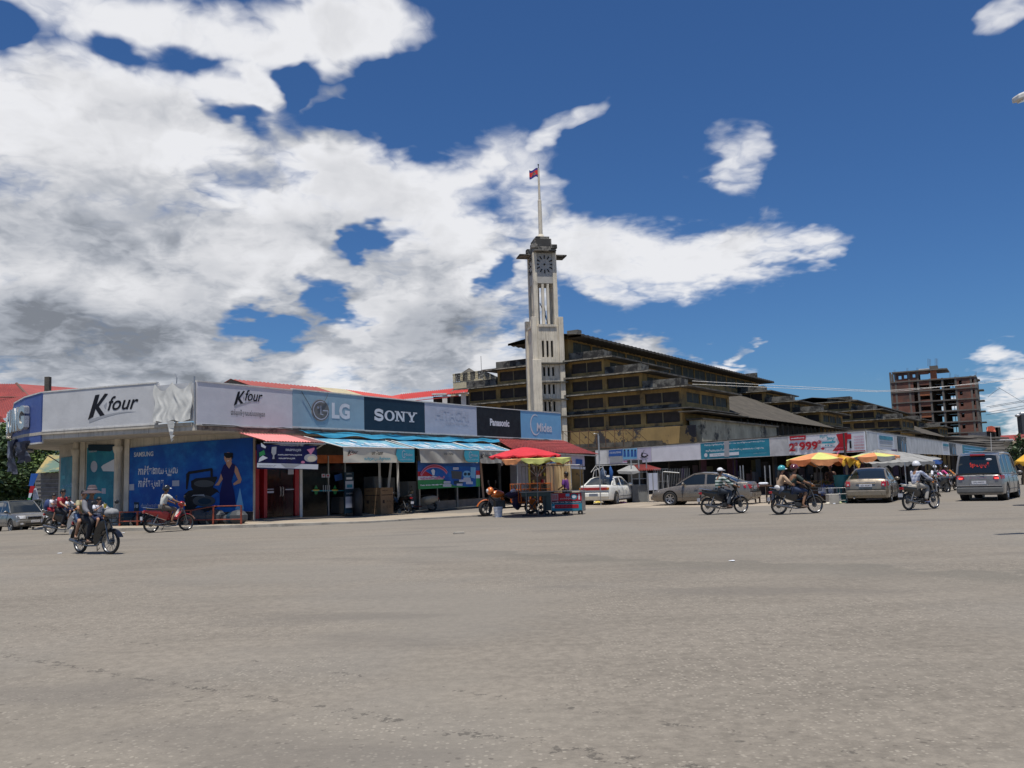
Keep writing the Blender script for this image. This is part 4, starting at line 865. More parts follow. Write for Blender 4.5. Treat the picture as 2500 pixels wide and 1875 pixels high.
for s in (15.2, 25.4):
    mb = MB(); mb.tube([A(s, 1.8, -.2), A(s, 1.8, 2.85)], .035, 8); o_ = mb.build('awning_pole', M_alu, None); tag(o_, 'thin metal pole holding the %s corner of the red tile awning' % ('left' if s < 20 else 'right'), 'pole')
P16 = PF(1.7); b = thing('banner', 'lilac photo banner hanging under the red tile awning behind the cart', 'banner', FS.o, SA); x0, z0 = P16.hit(*c3(1575, 890)); x1, _ = P16.hit(*c3(1980, 910))
mb = MB(); mb.grid(cloth(P16, x0, x1, 2.12, 2.8, amp=.02)); wb(mb, 'cloth', V_lilac, b, smooth=60); mb = MB()
shp(mb, P16, c3, [(1600, 790), (1790, 800), (1790, 862), (1600, 855)], mbl, .04); shp(mb, P16, c3, [(1620, 810), (1690, 812), (1690, 850), (1620, 848)], sk, .045); shp(mb, P16, c3, [(1880, 800), (1950, 805), (1950, 860), (1880, 858)], mbl, .04); shp(mb, P16, c3, arc(1735, 835, 22, 16, 0, 340, 10), re, .045); shp(mb, P16, c3, [(1590, 868), (1980, 885), (1980, 912), (1590, 890)], wh, .04)
wb(mb, 'print', PAL, b)
# cupboard and curtain behind the cart
M_wood = mat('brown_wood', (.10, .055, .03), .6, var=.25, scale=4); M_greyp = mat('grey_panel', (.27, .26, .28), .7, var=.1)
t = thing('shelf_cabinet', 'brown glazed shelf cabinet with a yellow edge standing behind the food cart', 'cabinet', A(17.3, .6, -.1), SA)
mb = MB(); mb.box(1.4, 4.2, 0, .5, 0, 2.35); mb.build('body', M_wood, t, bevel=.01); mb = MB(); mb.box(0, 1.25, 0, .5, 0, 2.45); mb.build('side_panel', M_greyp, t)
mb = MB(); mb.box(1.26, 1.42, -.04, .5, 0, 2.4); mb.build('edge_post', V_yell, t)
for k in range(5): mb = MB(); mb.box(1.5, 4.1, -.12, -.002, .35 + .42 * k, .39 + .42 * k); mb.build('shelf', M_wood, t)
mb = MB()
for k in range(40): z = .4 + .42 * (k % 5); x = 1.6 + 2.4 * rnd.random(); mb.box(x, x + .12, -.10, -.03, z, z + rnd.uniform(.12, .3), rnd.choice([8, 12, 5, 14, 15]))
mb.build('packets', PAL, t, kind='stuff')
t = thing('curtain', 'tan cloth curtain screen hung behind the food cart beside the cabinet', 'curtain', (0, 0, 0)); R = []
pA = Dp(*c3(1572, 1140), 38.5); pB = Dp(*c3(1690, 1140), 37.2); pC = Dp(*c3(1838, 1140), 36.8)
for i in range(37):
    u = i / 36; p = pA.lerp(pB, u * 3) if u < 1 / 3 else pB.lerp(pC, (u - 1 / 3) * 1.5); R.append([Vector((p.x + .03 * sin(u * 40), p.y + .05 * sin(u * 50 + j * .4), .75 + 1.33 * j / 6)) for j in range(7)])
mb = MB(); mb.grid(R); mb.build('cloth', mat('tan_cloth', (.62, .47, .26), .8, var=.1, col2=(.36, .18, .08), cut=(.5, .75), scale=1.2), t, smooth=60)
mb = MB(); mb.tube([pA + Vector((0, 0, 2.09 - pA.z)), pB + Vector((0, 0, 2.09 - pB.z)), pC + Vector((0, 0, 2.09 - pC.z))], .015, 6); mb.tube([Vector((pC.x, pC.y, 0)), Vector((pC.x, pC.y, 2.3))], .02, 6); mb.build('rail', M_alu, t)
# orange railing in front of the mural, rubble and rubbish
M_or = mat('orange_rail_paint', (.24, .045, .02), .6, var=.25, scale=5, col2=(.10, .035, .03), cut=(.45, .65))
t = thing('railing', 'low orange metal railing in front of the blue poster wall', 'railing', (0, 0, 0)); M1 = lambda x, y, Y: Dp(*c1(x, y), Y)
mb = MB(); base = {}
RZ = (.66, .30)
pts = [(1010, 33.9), (1160, 33.7), (1390, 33.5), (1610, 33.2), (1800, 32.9), (2035, 32.5)]
for x, Y in pts: p = M1(x, 1300, Y); base[x] = Vector((p.x, p.y, 0)); 
for x, Y in pts: mb = MB(); b_ = base[x]; mb.beam(b_ + Vector((0, 0, .05)), b_ + Vector((0, 0, RZ[0] + (.16 if x > 1700 else .02))), .06); mb.build('post', M_or, t)
for z in RZ: mb = MB(); mb.tube([base[p[0]] + Vector((0, 0, z + (.14 if p[0] > 1700 else 0) * (z > .5))) for p in pts], .025, 6); mb.build('rail', M_or, t)
M_bag = mat('pale_plastic_bag', (.42, .52, .48), .35, var=.2, scale=6, trans=.1)
def lump(name, lb, cat, c, r, m, seed=0, nz=.3):
    mb = MB(); mb.ell((0, 0, r[2] * .8), r, 16, 10); r2 = random.Random(seed)
    mb.v = [(x * (1 + nz * (sin(x * 31 + seed) * cos(y * 27 + z * 19))), y * (1 + nz * sin(z * 33 + seed)), max(0, z * (1 + nz * .5 * sin(x * 23 + y * 29)))) for x, y, z in mb.v]
    return tag(mb.build(name, m, None, smooth=50, loc=c), lb, cat)
p = G(*c1(2085, 1300)); lump('rubbish_bag', 'pale green plastic rubbish bag at the end of the orange railing', 'bag', p + Vector((.1, .4, .12)), (.34, .25, .24), M_bag, 3)
p = G(*c1(1940, 1320)); lump('rubble_lump', 'grey concrete lump on the kerb below the orange railing', 'rubble', p + Vector((0, .25, .1)), (.36, .2, .12), M_conc, 5)
p = G(*c1(1845, 1330)); mb = MB(); mb.box(-.6, 1.6, -.2, .2, 0, .05); tag(mb.build('plank', mat('old_plank', (.34, .27, .2), .9), None, loc=p + Vector((0, .3, .11)), rz=.1), 'flat weathered plank on the kerb in front of the orange railing', 'plank')
t = thing('goods_pile', 'pile of dark sacks and junk behind the orange railing', 'junk pile', (0, 0, 0)); mb = MB()
for k in range(26):
    u = k / 25; a = M1(1050 + 960 * u, 1300, 34.2 - 1.2 * u); s_ = rnd.uniform(.12, .26); mb.ell((a.x, a.y, .12 + s_), (s_ * 1.6, s_, s_ * 1.2), 8, 5, rnd.choice([1, 1, 14, 14, 2, 15]))
mb.build('sacks', PAL, t, kind='stuff')
# ================================================================== MARKET HALLS
K = 1.25
MA = math.atan2(-.551, .834)                    # local x along the front (to the right), local y inward
M_och = mat('ochre_plaster', (.37, .24, .085), .9, var=.2, scale=.6, col2=(.085, .068, .05), cut=(.48, .68), bump=.003, streak=.5)
M_och2 = mat('ochre_plaster_mouldy', (.30, .20, .078), .9, var=.18, scale=.5, col2=(.045, .042, .045), cut=(.50, .535), streak=.2)
M_led = mat('mouldy_concrete', (.125, .112, .092), .95, var=.3, scale=.9, col2=(.05, .047, .04), cut=(.42, .6), bump=.006, streak=.3)
M_par = mat('mouldy_parapet', (.17, .16, .135), .95, var=.3, scale=1.1, col2=(.03, .028, .026), cut=(.45, .58), bump=.006, streak=.4)
M_shut = mat('dark_louvre', (.055, .045, .04), .85, var=.25, scale=2); M_shutg = mat('green_grey_louvre', (.075, .085, .075), .85, var=.25, scale=2)
M_rufs = mat('weathered_fibre_cement', (.072, .062, .048), .95, var=.3, scale=.8, col2=(.06, .052, .043), cut=(.45, .65)); M_post = mat('ochre_grey_mullion', (.26, .215, .13), .9, var=.2)
M_pale = mat('pale_mottled', (.34, .31, .25), .9, var=.3, col2=(.10, .09, .07), cut=(.45, .6))
SLAT = {}
def shutter_mesh(w, h, m, vertical=False):
    key = (round(w, 2), round(h, 2), m.name, vertical)
    if key in SLAT: return SLAT[key]
    mb = MB(); mb.box(0, w, .06, .08, 0, h)
    if vertical:
        n = max(2, int(w / .42)); 
        for i in range(n): mb.box(i * w / n + .02, (i + 1) * w / n - .02, 0, .06, .02, h - .02)
    else:
        n = max(4, int(h / .16))
        for i in range(n): z = h * i / n; mb.add([(0, .06, z), (w, .06, z), (w, 0, z + h / n * .95), (0, 0, z + h / n * .95)], [(0, 1, 2, 3)])
    SLAT[key] = mb.mesh('shutter', m); return SLAT[key]
def zk(z): return 1.55 + K * (z - 1.55)
def window(par, x0, x1, z0, z1, y=0.0, axis='x', m=None, n=2, vertical=False):
    """window frame with n louvred shutters, set in a wall; axis 'x': front wall, 'y': side wall facing +x"""
    m = m or M_shut; w = x1 - x0; h = z1 - z0; o = bpy.data.objects.new('window', None)
    key = ('f', round(w, 2), round(h, 2), n)
    if key not in SLAT:
        mb = MB(); t = .06
        mb.box(0, w, -.03, .05, -t, 0); mb.box(0, w, -.03, .05, h, h + t)
        for i in range(1, n): mb.box(w * i / n - .05, w * i / n + .05, -.05, .07, 0, h)
        SLAT[key] = mb.mesh('window', M_post)
    f = bpy.data.objects.new('window', SLAT[key]); bpy.data.objects.remove(o); COL.objects.link(f); f.parent = par
    if axis == 'x': f.location = (x0, y, z0)
    else: f.location = (y, x0, z0); f.rotation_euler.z = pi / 2
    sw = w / n - .1
    for i in range(n): s_ = bpy.data.objects.new('shutter', shutter_mesh(sw, h, m, vertical)); COL.objects.link(s_); s_.parent = f; s_.location = (w * i / n + .05, -.02, 0)
    return f
def openwall(mb, x0, x1, z0, z1, holes, y0, y1, m=0):   # wall y0..y1 thick along x with rectangular holes (x0,x1,z0,z1)
    xs = sorted({x0, x1, *[h[0] for h in holes], *[h[1] for h in holes]}); zs = sorted({z0, z1, *[h[2] for h in holes], *[h[3] for h in holes]})
    for a, b in zip(xs, xs[1:]):
        run = None
        for c, d in zip(zs, zs[1:]):
            solid = not any(h[0] <= a + 1e-6 and b <= h[1] + 1e-6 and h[2] <= c + 1e-6 and d <= h[3] + 1e-6 for h in holes)
            if solid: run = (run[0], d) if run else (c, d)
            if not solid and run: mb.box(a, b, y0, y1, run[0], run[1], m); run = None
        if run: mb.box(a, b, y0, y1, run[0], run[1], m)
def hall(label, o, length, name='market_hall', nave=True, front=True, tower=True, pav=10.4, left=True):
    t = thing(name, label, 'market hall', (o[0] * K, o[1] * K, 0), MA)
    X_ = lambda s: -s * K; B = 3.2 * K
    walls = MB(); led = MB(); par = MB(); rf = MB(); dark = MB(); edge = MB()
    # tiers: (s of the right wall, z bottom, z top, ledge overhang)
    tiers = [(0, -1, 6.32, .9), (0, 6.32, 7.9, .9), (3.2, 7.9, 9.3, 1.1), (6.4, 9.3, 10.72, 1.1)]
    rows_ = {0: (5.32, 6.12), 1: (6.85, 7.62), 2: (8.27, 9.07), 3: (9.74, 10.54)}
    for blk, (w0, w1) in enumerate(((0, pav), (length - pav, length))):
        for k, (s, zb, zt, ov) in enumerate(tiers):
            xr = X_(s); xl = X_(23.1 - s) if left else X_(13.5); y0, y1 = w0 * K, w1 * K; zz0, zz1 = zk(zb), zk(zt); wz0, wz1 = map(zk, rows_[k])
            nb = round((9.6 - s) / 3.2); hs = []
            for i in range(nb):
                a = xr - B * (i + 1) + .26; b = xr - B * i - .26; hs.append((a, b, wz0, wz1))
                if left: hs.append((2 * X_(11.55) - b, 2 * X_(11.55) - a, wz0, wz1))
            if blk == 0 or k > 0:
                openwall(walls, xl, xr, zz0, zz1, hs, y0, y0 + .3)
                for h in hs: window(t, *h, y=y0 + .12)
            # side walls
            ns = 3; hs2 = [(y0 + (y1 - y0) * (.10 + .295 * i), y0 + (y1 - y0) * (.10 + .295 * i + .26), wz0, wz1) for i in range(ns)] if k > 0 else []
            tmp = MB(); openwall(tmp, y0 + .3, y1, zz0, zz1, hs2, -.3, 0)
            walls.add([(xr + yy, xx, z) for xx, yy, z in tmp.v], tmp.f)
            for h in hs2: window(t, h[0], h[1], h[2], h[3], y=xr - .12, axis='y', m=M_shutg, vertical=True)
            if left: walls.box(xl, xl + .3, y0 + .3, y1, zz0, zz1)
            dark.box(xl + .5, xr - .5, y0 + 1.2, y1 - .6, zz0, zz1 - .15)
            # ledge slab (eave) and parapet upstand at its end bays
            oz = zz1; ovx = ov * K; ovy = .75 * K
            if k == 0:
                led.box(xl - .3, xr + .8 * K, y0 - .55, y0 + .05, oz - .06, oz + .06); led.box(xr, xr + .8 * K, y0 + .05, y1, oz - .06, oz + .06)
            else:
                led.hexa([(xl - ovx, y0 - ovy, oz - .02), (xr + ovx, y0 - ovy, oz - .02), (xr + ovx, y1 + ovy, oz - .02), (xl - ovx, y1 + ovy, oz - .02), (xl - ovx, y0 - ovy, oz + .13), (xr + ovx, y0 - ovy, oz + .13), (xr + ovx, y1 + ovy, oz + .13), (xl - ovx, y1 + ovy, oz + .13)])
                edge.box(xl - ovx, xr + ovx, y0 - ovy - .015, y0 - ovy + .05, oz - .03, oz + .05)  # thin strip along the ledge front, coloured paler than the slab
                for a, b in ((xr - B * .97, xr + .08),) + (((xl - .08, xl + B * .97),) if left else ()):
                    p_ = MB(); p_.box(a, b, y0 - .12, y0 + .1, oz + .13, oz + .13 + .62 * K); p_.box(b - .2, b, y0 + .1, min(y0 + 1.6, y1), oz + .13, oz + .13 + .58 * K); p_.build('parapet', M_par, t)
            # dado line with mould under the windows
            if k < 3: par.box(xl, xr - .04, y0 - .04, y0 - .002, zz0 + .15 if k else wz0 - .45, wz0 - .22 if k else wz0 - .30)
    wb_ = lambda mb_, n_, m_, **kw: mb_.build(n_, m_, t, **kw)
    # mid-length walls below the sloping roofs
    y0, y1 = pav * K, (length - pav) * K
    dark.box(X_(22.6), X_(.5), y0 - .5, y1 + .5, -1, zk(6.0)); walls.box(X_(0) - .3, X_(0), y0, y1, zk(-1), zk(4.2))
    # sloping side roofs, corrugated sheets laid in courses
    for side in ((1, -1) if left else (1,)):
        top_s, top_z, bot_s, bot_z = 8.8, 10.4, -1.5, 5.95; n = int((y1 - y0) / .55) * 2; rowsR = []
        for i in range(n + 1):
            y = y0 + (y1 - y0) * i / n; r = []
            for j in range(13):
                v = j / 12; s_ = top_s + (bot_s - top_s) * v; xx = X_(s_) if side > 0 else X_(23.1 - s_)
                r.append((xx, y, zk(top_z + (bot_z - top_z) * v) + .07 * (i % 2) - .05 * (j % 2)))
            rowsR.append(r)
        rf.grid(rowsR)
        edge2 = X_(bot_s) if side > 0 else X_(23.1 - bot_s)
    # lower eave beside the pavilions
    yy0 = -.75 * K
    led.box(X_(0), X_(-1.5), yy0, pav * K + .5, zk(5.98), zk(6.05)); rf.box(X_(0), X_(-1.5), (length - pav) * K, length * K, zk(5.95), zk(6.02))
    mbp = MB(); L_ = length * K; n = 24
    for i in range(n): y = pav * K + (L_ - pav * K) * i / n; mbp.box(X_(-.9) - .08, X_(-.9) + .08, y, y + .14, zk(3.5), zk(5.9))
    wb_(mbp, 'veranda_posts', M_led, kind='stuff')
    # veranda roof below
    R_ = []
    for i in range(121): y = L_ * i / 120; R_.append([(X_(-1.0 - 2.3 * j / 4), y + 14 * K * 0, zk(4.75 - .75 * j / 4) + .05 * (i % 2)) for j in range(5)])
    mbv = MB(); mbv.grid([r for r in R_ if r[0][1] > 19 * K]); wb_(mbv, 'veranda_roof', M_rufs)
    if nave:
        xr = X_(9.6); xl = X_(13.5); nb = 14; wy0, wy1 = .9, 47.2 * K; st = (wy1 - wy0) / nb; hs = [(wy0 + st * i + .12, wy0 + st * (i + 1) - .12, zk(11.3), zk(12.52)) for i in range(nb)]
        tmp = MB(); openwall(tmp, .3, 49 * K, zk(10.72), zk(12.95), hs, -.3, 0); walls.add([(xr + b, a, c) for a, b, c in tmp.v], tmp.f); walls.add([(xl + .3 + b, a, c) for a, b, c in tmp.v], tmp.f)
        for h in hs: window(t, *h, y=xr - .12, axis='y', m=M_shutg, n=2, vertical=True)
        openwall(walls, xl, xr, zk(10.72), zk(12.95), [], 0.0, .3); dark.box(xl + .4, xr - .4, .6, 48 * K, zk(10.8), zk(12.9))
        R_ = []; L2 = 50.5 * K; nn = int(L2 / .5)
        for i in range(nn + 1):
            y = -.8 + (L2 + .8) * i / nn; e = .09 * (i % 2); R_.append([(X_(8.0), y, zk(12.62) + e), (X_(8.0), y, zk(12.80) + e), (X_(11.55), y, zk(13.25) + e), (X_(15.1), y, zk(12.80) + e), (X_(15.1), y, zk(12.62) + e)])
        rf.grid(R_, closed=True); par.box(X_(9.4), X_(8.4), -.6, .2, zk(12.9), zk(13.25)); par.box(X_(9.6), X_(8.2), 44 * K, 44.4 * K, zk(12.8), zk(13.45))
    wb_(walls, 'wall', M_och); wb_(led, 'ledge', M_led); wb_(par, 'mould_band', M_par); wb_(rf, 'roof', M_rufs); wb_(dark, 'interior', M_dark); wb_(edge, 'ledge_edge', M_pale)
    if not nave:
        R_ = []; nn = int((length + 1) * K / .5)
        for i in range(nn + 1): y = -.7 + (length + 1) * K * i / nn; e = .08 * (i % 2); R_.append([(X_(5.3), y, zk(10.80) + e), (X_(11.5), y, zk(11.6) + e), (X_(17.6), y, zk(10.85) + e)])
        mb = MB(); mb.grid(R_); mb.grid([[(a[0], a[1], a[2]), (a[0], a[1], a[2] - .2)] for a in [r[0] for r in R_]]); wb_(mb, 'roof', M_rufs)
    return t
hallA = hall('long ochre market hall with stepped ledges and louvred windows behind the clock tower', (12.7, 65.0), 51.0)
hallB = hall('second ochre stepped market hall farther right, below the unfinished brick block', (52.7, 118.0), 46.0, nave=False)
FM = Frame((12.7 * K, 65.0 * K), MA)
# lower front wall with black mould and the stained concrete block on its right
t = thing('market_front_wall', 'ochre lower wall with big black mould patches below the stepped ledges', 'wall', FM.o, MA)
mb = MB(); mb.box(-23.1 * K, 1.3, -.25, -.01, -.5, zk(5.0)); mb.build('wall', M_och2, t); mb = MB(); mb.box(-23.1 * K, -2, -2.2, -.25, zk(3.55), zk(3.95)); mb.build('slab', M_led, t)
t = thing('concrete_block', 'stained grey concrete canopy block with a moulded top edge beside the mouldy ochre wall', 'wall', FM.o, MA)
mb = MB(); x1 = 1.0 * K + .3; mb.box(x1 - 1.2, x1, .6 * K, 19.2 * K, 1.5, zk(5.4)); mb.build('block', mat('streaked_concrete', (.38, .36, .27), .95, var=.25, scale=.45, col2=(.05, .05, .045), cut=(.54, .64), bump=.006, streak=.45), t)
mb = MB(); mb.box(x1 - 1.4, x1 + .25, .4 * K, 19.4 * K, zk(5.4), zk(5.4) + .16); mb.build('coping', M_led, t)
# wire frame hoarding in front of the lower wall
t = thing('hoarding_frame', 'rusty bare metal sign frame in front of the ochre wall', 'frame', FM.o, MA); M_rust = mat('rust', (.12, .065, .035), .9, var=.3)
mb = MB(); f0 = FM.on(*c3(1740, 560), -2.4); f1 = FM.on(1545, 1070, -2.4)
for i in range(9):
    x = f0.x + (f1.x - f0.x) * i / 8; mb.beam((x, -2.4, zk(3.7)), (x + rnd.uniform(-.1, .1), -2.4, zk(5.05)), .05); mb.beam((x, -2.4, zk(5.0)), (x + .8, -.4, zk(3.8)), .03)
for z in (3.72, 5.0): mb.beam((f0.x, -2.4, zk(z)), (f1.x, -2.4, zk(z) - .25), .05)
mb.build('bar', M_rust, t)
# ------------------------------------------------------------------ clock tower
TC = FM.w(-11.48 * K, -.8, 0); TA = rad(12.0)
tower = thing('clock_tower', 'tall weathered white clock tower with a black dash clock face and open vertical slots', 'clock tower', TC, TA)
M_tow = mat('weathered_white_tower', (.64, .575, .46), .9, var=.12, scale=.8, col2=(.24, .21, .17), cut=(.56, .74), streak=.5, bump=.004)
M_towd = mat('blackened_concrete', (.20, .185, .16), .95, var=.25, scale=1.2, col2=(.03, .03, .028), cut=(.42, .56)); M_face = mat('clock_face_grey', (.42, .40, .36), .8, var=.08, streak=.15)
FT = Frame((TC.x, TC.y), TA)
HW = 1.43; zt = lambda y: FT.on(1342, y, -HW).z      # heights read on the tower's front plane
z_cap = zt(573); z_cap0 = zt(602); z_fl = zt(616); z_cl0 = zt(690); z_slot = zt(790); z_sill = zt(795); z_bel = zt(780); z_w1t = zt(832); z_w1b = zt(872)
SH = MB()
# upper shaft: four corner piers and slot mullions
hw = 1.25
for sx in (-1, 1):
    for sy in (-1, 1): SH.box(*sorted((sx * hw, sx * (hw - .42))), *sorted((sy * hw, sy * (hw - .42))), z_sill, z_fl)
for k in (-1, 1):
    for q_ in (-.27, .27): SH.box(q_ - .12, q_ + .12, *sorted((k * (hw - .12), k * (hw - .34))), z_slot, z_cl0 + .1); SH.box(*sorted((k * (hw - .12), k * (hw - .34))), q_ - .12, q_ + .12, z_slot, z_cl0 + .1)
SH.build('shaft', M_tow, tower); SH = MB()
SH.box(-hw + .42, hw - .42, -hw + .10, hw - .10, z_cl0, z_fl); SH.box(-hw + .10, -hw + .42, -hw + .42, hw - .42, z_cl0, z_fl); SH.box(hw - .42, hw - .10, -hw + .42, hw - .42, z_cl0, z_fl); SH.build('clock_panel', M_face, tower)
mb = MB(); zc = (zt(625) + z_cl0) / 2 + .1; zc = zt(644); rr = 1.0 * (zt(625) - zt(663)) / 2 + .0; rr = (zt(622) - zt(666)) / 2
for (ax_, sg) in (('y', -1), ('x', -1)):
    for k in range(12):
        a = 2 * pi * k / 12
        def P_(r, w_):
            u = r * sin(a) + w_ * cos(a); v = zc + r * cos(a) - w_ * sin(a)
            return (u, sg * (hw - .07), v) if ax_ == 'y' else (sg * (hw - .07), u, v)
        d_ = (0, -.03, 0) if ax_ == 'y' else (-.03, 0, 0); r0 = rr * (.62 if k != 6 else .60)
        mb = MB(); mb.prism([P_(r0, -.055), P_(r0, .055), P_(rr, .055), P_(rr, -.055)], d_); mb.build('clock_mark', mat('black_paint', (.01, .01, .01), .7), tower)
    mb = MB(); mb.ell((0, -hw + .08, zc) if ax_ == 'y' else (-hw + .08, 0, zc), .11, 10, 6); mb.build('clock_hub', mat('black_paint', (.01, .01, .01), .7), tower)
M_black_ = MATS['black_paint']
mb = MB(); mb.beam((-.55, -.9, z_slot + 2.2), (.7, .6, z_slot + .2), .06); mb.beam((-.1, -.3, z_slot + 3), (.45, .1, z_slot), .05); mb.ell((.25, -.9, z_slot + .2), .18, 8, 6); mb.build('inner_stay', M_wire, tower)
# canopy flaps on four sides, cap block above
mb = MB(); zf = z_fl - .06; ov = 1.25
mb.box(-hw - ov, -hw + .02, -.8, .9, zf - .14, zf); mb.box(hw - .02, hw + ov, -.85, .95, zf - .14, zf); mb.box(-hw + .1, hw - .1, -hw - .55, -hw + .02, zf + .12, zf + .24); mb.box(-hw + .1, hw - .1, hw, hw + .7, zf + .12, zf + .24)
mb.build('canopy_flap', M_towd, tower, bevel=.02)
mb = MB(); mb.box(-hw, hw, -hw, hw, z_fl, z_cap0 + .05)
for sx in (-1, 1):
    for sy in (-1, 1): mb.box(*sorted((sx * (hw + .12), sx * (hw - .55))), *sorted((sy * (hw + .12), sy * (hw - .55))), z_cap0 - .15, z_cap0 + .28)
mb.box(-.9, .9, -.9, .9, z_cap0, z_cap - .25); mb.box(-.72, .72, -.8, .8, z_cap - .25, z_cap); mb.build('cap', M_towd, tower, bevel=.05)
mb = MB(); mb.box(-.74, .74, -.93, -.905, z_cap0 + .12, z_cap - .3); mb.build('cap_panel', mat('dark_cap_panel', (.05, .048, .045), .9, col2=(.35, .33, .3), cut=(.6, .7), scale=2), tower)
# flag mast
zm = [FT.on(1325, y, 0).z for y in (560, 470, 412, 405)]
mb = MB(); mb.lathe([(.42, z_cap), (.30, z_cap + .35), (.22, z_cap + .4), (.20, zm[1] - .9), (.13, zm[1] - .85), (.10, zm[2])], 12); mb.build('mast', M_tow, tower, smooth=40)
mb = MB(); mb.cyl((0, 0, zm[2] - .2), (0, 0, zm[3] + .05), .04); mb.ell((0, 0, zm[3] + .1), .09, 8, 6); mb.build('finial', M_black_, tower)
# belt and lower shaft with three rows of slots
mb = MB(); mb.box(-hw + .3, hw - .3, -HW - .12, -hw + .1, z_sill - .12, z_sill + .12); mb.box(-HW - .1, -hw + .2, -hw + .3, hw - .3, z_sill - .12, z_sill + .12); mb.build('belt', M_tow, tower)
mb = MB(); hs = [(-.62 + .47 * i, -.40 + .47 * i, z_w1b, z_w1t) for i in range(3)]
rows3 = [(zt(896), zt(918)), (zt(938), zt(962)), (zt(980), zt(1004))]
for a, b in rows3: hs += [(-.58 + .47 * i, -.36 + .47 * i, b, a) for i in range(3)]
openwall(mb, -HW, HW, 0, z_sill, hs, -HW, -HW + .25); mb.box(-HW, -HW + .25, -HW + .25, HW, 0, z_sill); mb.box(HW - .25, HW, -HW + .25, HW, 0, z_sill); mb.box(-HW, HW, HW - .25, HW, 0, z_sill)
for sx in (-1, 1): mb.box(*sorted((sx * (HW + .22), sx * (HW - .28))), -HW - .22, -HW + .3, 0, z_bel + .25); mb.box(*sorted((sx * (HW + .22), sx * (HW - .28))), HW - .3, HW + .22, 0, z_bel + .25)
mb.build('base_shaft', M_tow, tower, bevel=.03); mb = MB(); mb.box(-HW + .4, HW - .4, -HW + .5, HW - .3, 0, z_sill - .3); mb.build('interior', M_dark, tower)
for i, (y, w_) in enumerate(((888, .0), (934, .0), (976, .0), (1018, .0))): mb = MB(); z = zt(y); mb.box(-HW + .3, HW + .5, -HW - .42, -HW + .02, z - .06, z + .08); mb.build('ledge', M_led, tower)
# white buttress fin at the left of the slots, standing forward of the ledges
mb = MB(); mb.box(-HW - .35, -HW + .55, -HW - .55, -HW - .23, 0, z_w1b - .3); mb.build('buttress', M_tow, tower, bevel=.03)
mb = MB(); mb.tube([(.0, -HW - .1, zt(970)), (.05, -HW - .4, zt(985)), (.25, -HW - .42, zt(1040))], .035, 6); mb.tube([(.2, -HW - .1, zt(972)), (.0, -HW - .4, zt(990)), (.45, -HW - .42, zt(1040))], .03, 6); mb.build('hanging_pipe', M_pale, tower)
# flag
fl = thing('flag', 'small red and blue flag with a pale temple emblem flying from the tower mast', 'flag', (TC.x, TC.y, zm[2] - .9), TA); Rr = []; FW, FH = .95, .95
fpt = lambda u, v: Vector((-.05 - FW * u, -.12 * sin(u * 6) , FH * (v - .1) - .12 * u + .10 * sin(u * 5 + v)))
for nm, v0, v1, m in (('blue_band', 0, .25, 0), ('red_field', .25, .75, 1), ('blue_band', .75, 1, 0)):
    mb = MB(); mb.grid([[fpt(i / 12, v0 + (v1 - v0) * j / 3) for j in range(4)] for i in range(13)]); mb.build(nm, mat('flag_blue', (.03, .03, .22), .7) if m == 0 else mat('flag_red', (.65, .03, .03), .7), fl, smooth=60)
mb = MB(); e_ = lambda x, y, e=0: fpt(x, y) + Vector((0, -.015, 0)); shape(mb, [(.3, .32), (.7, .32), (.66, .45), (.6, .47), (.56, .66), (.5, .70), (.44, .66), (.4, .47), (.34, .45)], e_); mb.build('emblem', M_pale, fl)

# ================================================================== MARKET CANOPY SIGN STRIP
M_sgw = vinyl('strip_white', (.70, .69, .73)); M_sgg = vinyl('strip_grey_worn', (.50, .50, .50), var=.15, col2=(.36, .36, .35), cut=(.5, .7))
pL = (7.2, 67.4); pC_ = (18.6, 46.0); e = Vector((.54, .84)).normalized(); pR = (pC_[0] + e.x * 75, pC_[1] + e.y * 75)
S1 = PS([(3.0, 69.5), pL, pC_]); S2 = PS([pC_, pR])
def strip(S, xa, xb, m, lb, z0=2.36, z1=3.40, nm='sign_panel', ext=None):
    t = thing(nm, lb, 'sign', (18.6, 46, 0), 0, 'sign panels along the market canopy'); mb = MB(); S.slab(mb, xa, xb, z0, z1, .06, .05); wb(mb, 'panel', m, t)
    mb = MB(); S.slab(mb, xa, xb, z0 - .03, z0, .08, .06); S.slab(mb, xa, xb, z1, z1 + .03, .08, .06); S.slab(mb, xa, xa + .03, z0, z1, .08, .062); wb(mb, 'frame', M_sgg, t); return t
H1 = lambda x: S1.hit(x, 1110)[0]; H2 = lambda x: S2.hit(x, 1110)[0]
D = lambda x, y: c4(x, y)
strip(S1, H1(1455), H1(1487) - .01, M_sgg, 'plain grey panel at the far left end of the market canopy')
t = strip(S1, H1(1487), H1(1592) - .01, V_lilac, 'lilac and blue photo panel with a dark swoosh, left part of the market canopy'); mb = MB()
shp(mb, S1, D, [(388, 262), (538, 250), (538, 322), (388, 330)], mbl, .07); shp(mb, S1, D, [(540, 250), (696, 238), (694, 352), (540, 362)], sk, .07); shp(mb, S1, D, [(400, 330), (535, 325), (535, 392), (400, 400)], gy_, .07)
for x in (560, 600, 640, 675): shp(mb, S1, D, [(x - 10, 258), (x + 10, 256), (x + 16, 330), (x - 12, 334)], mbl, .074); shp(mb, S1, D, arc(x, 262, 7, 9, 0, 330, 8), bk, .078)
shp(mb, S1, D, [(735, 325), (745, 285), (800, 300), (818, 320), (780, 342), (750, 340)], bk, .075); shp(mb, S1, D, [(755, 318), (762, 295), (800, 306), (800, 318), (775, 328)], li, .08); stroke(mb, [S1.hit(*D(x, y)) for x, y in ((725, 345), (745, 340), (765, 275), (775, 258))], .04, S1.fn(.08), dg)
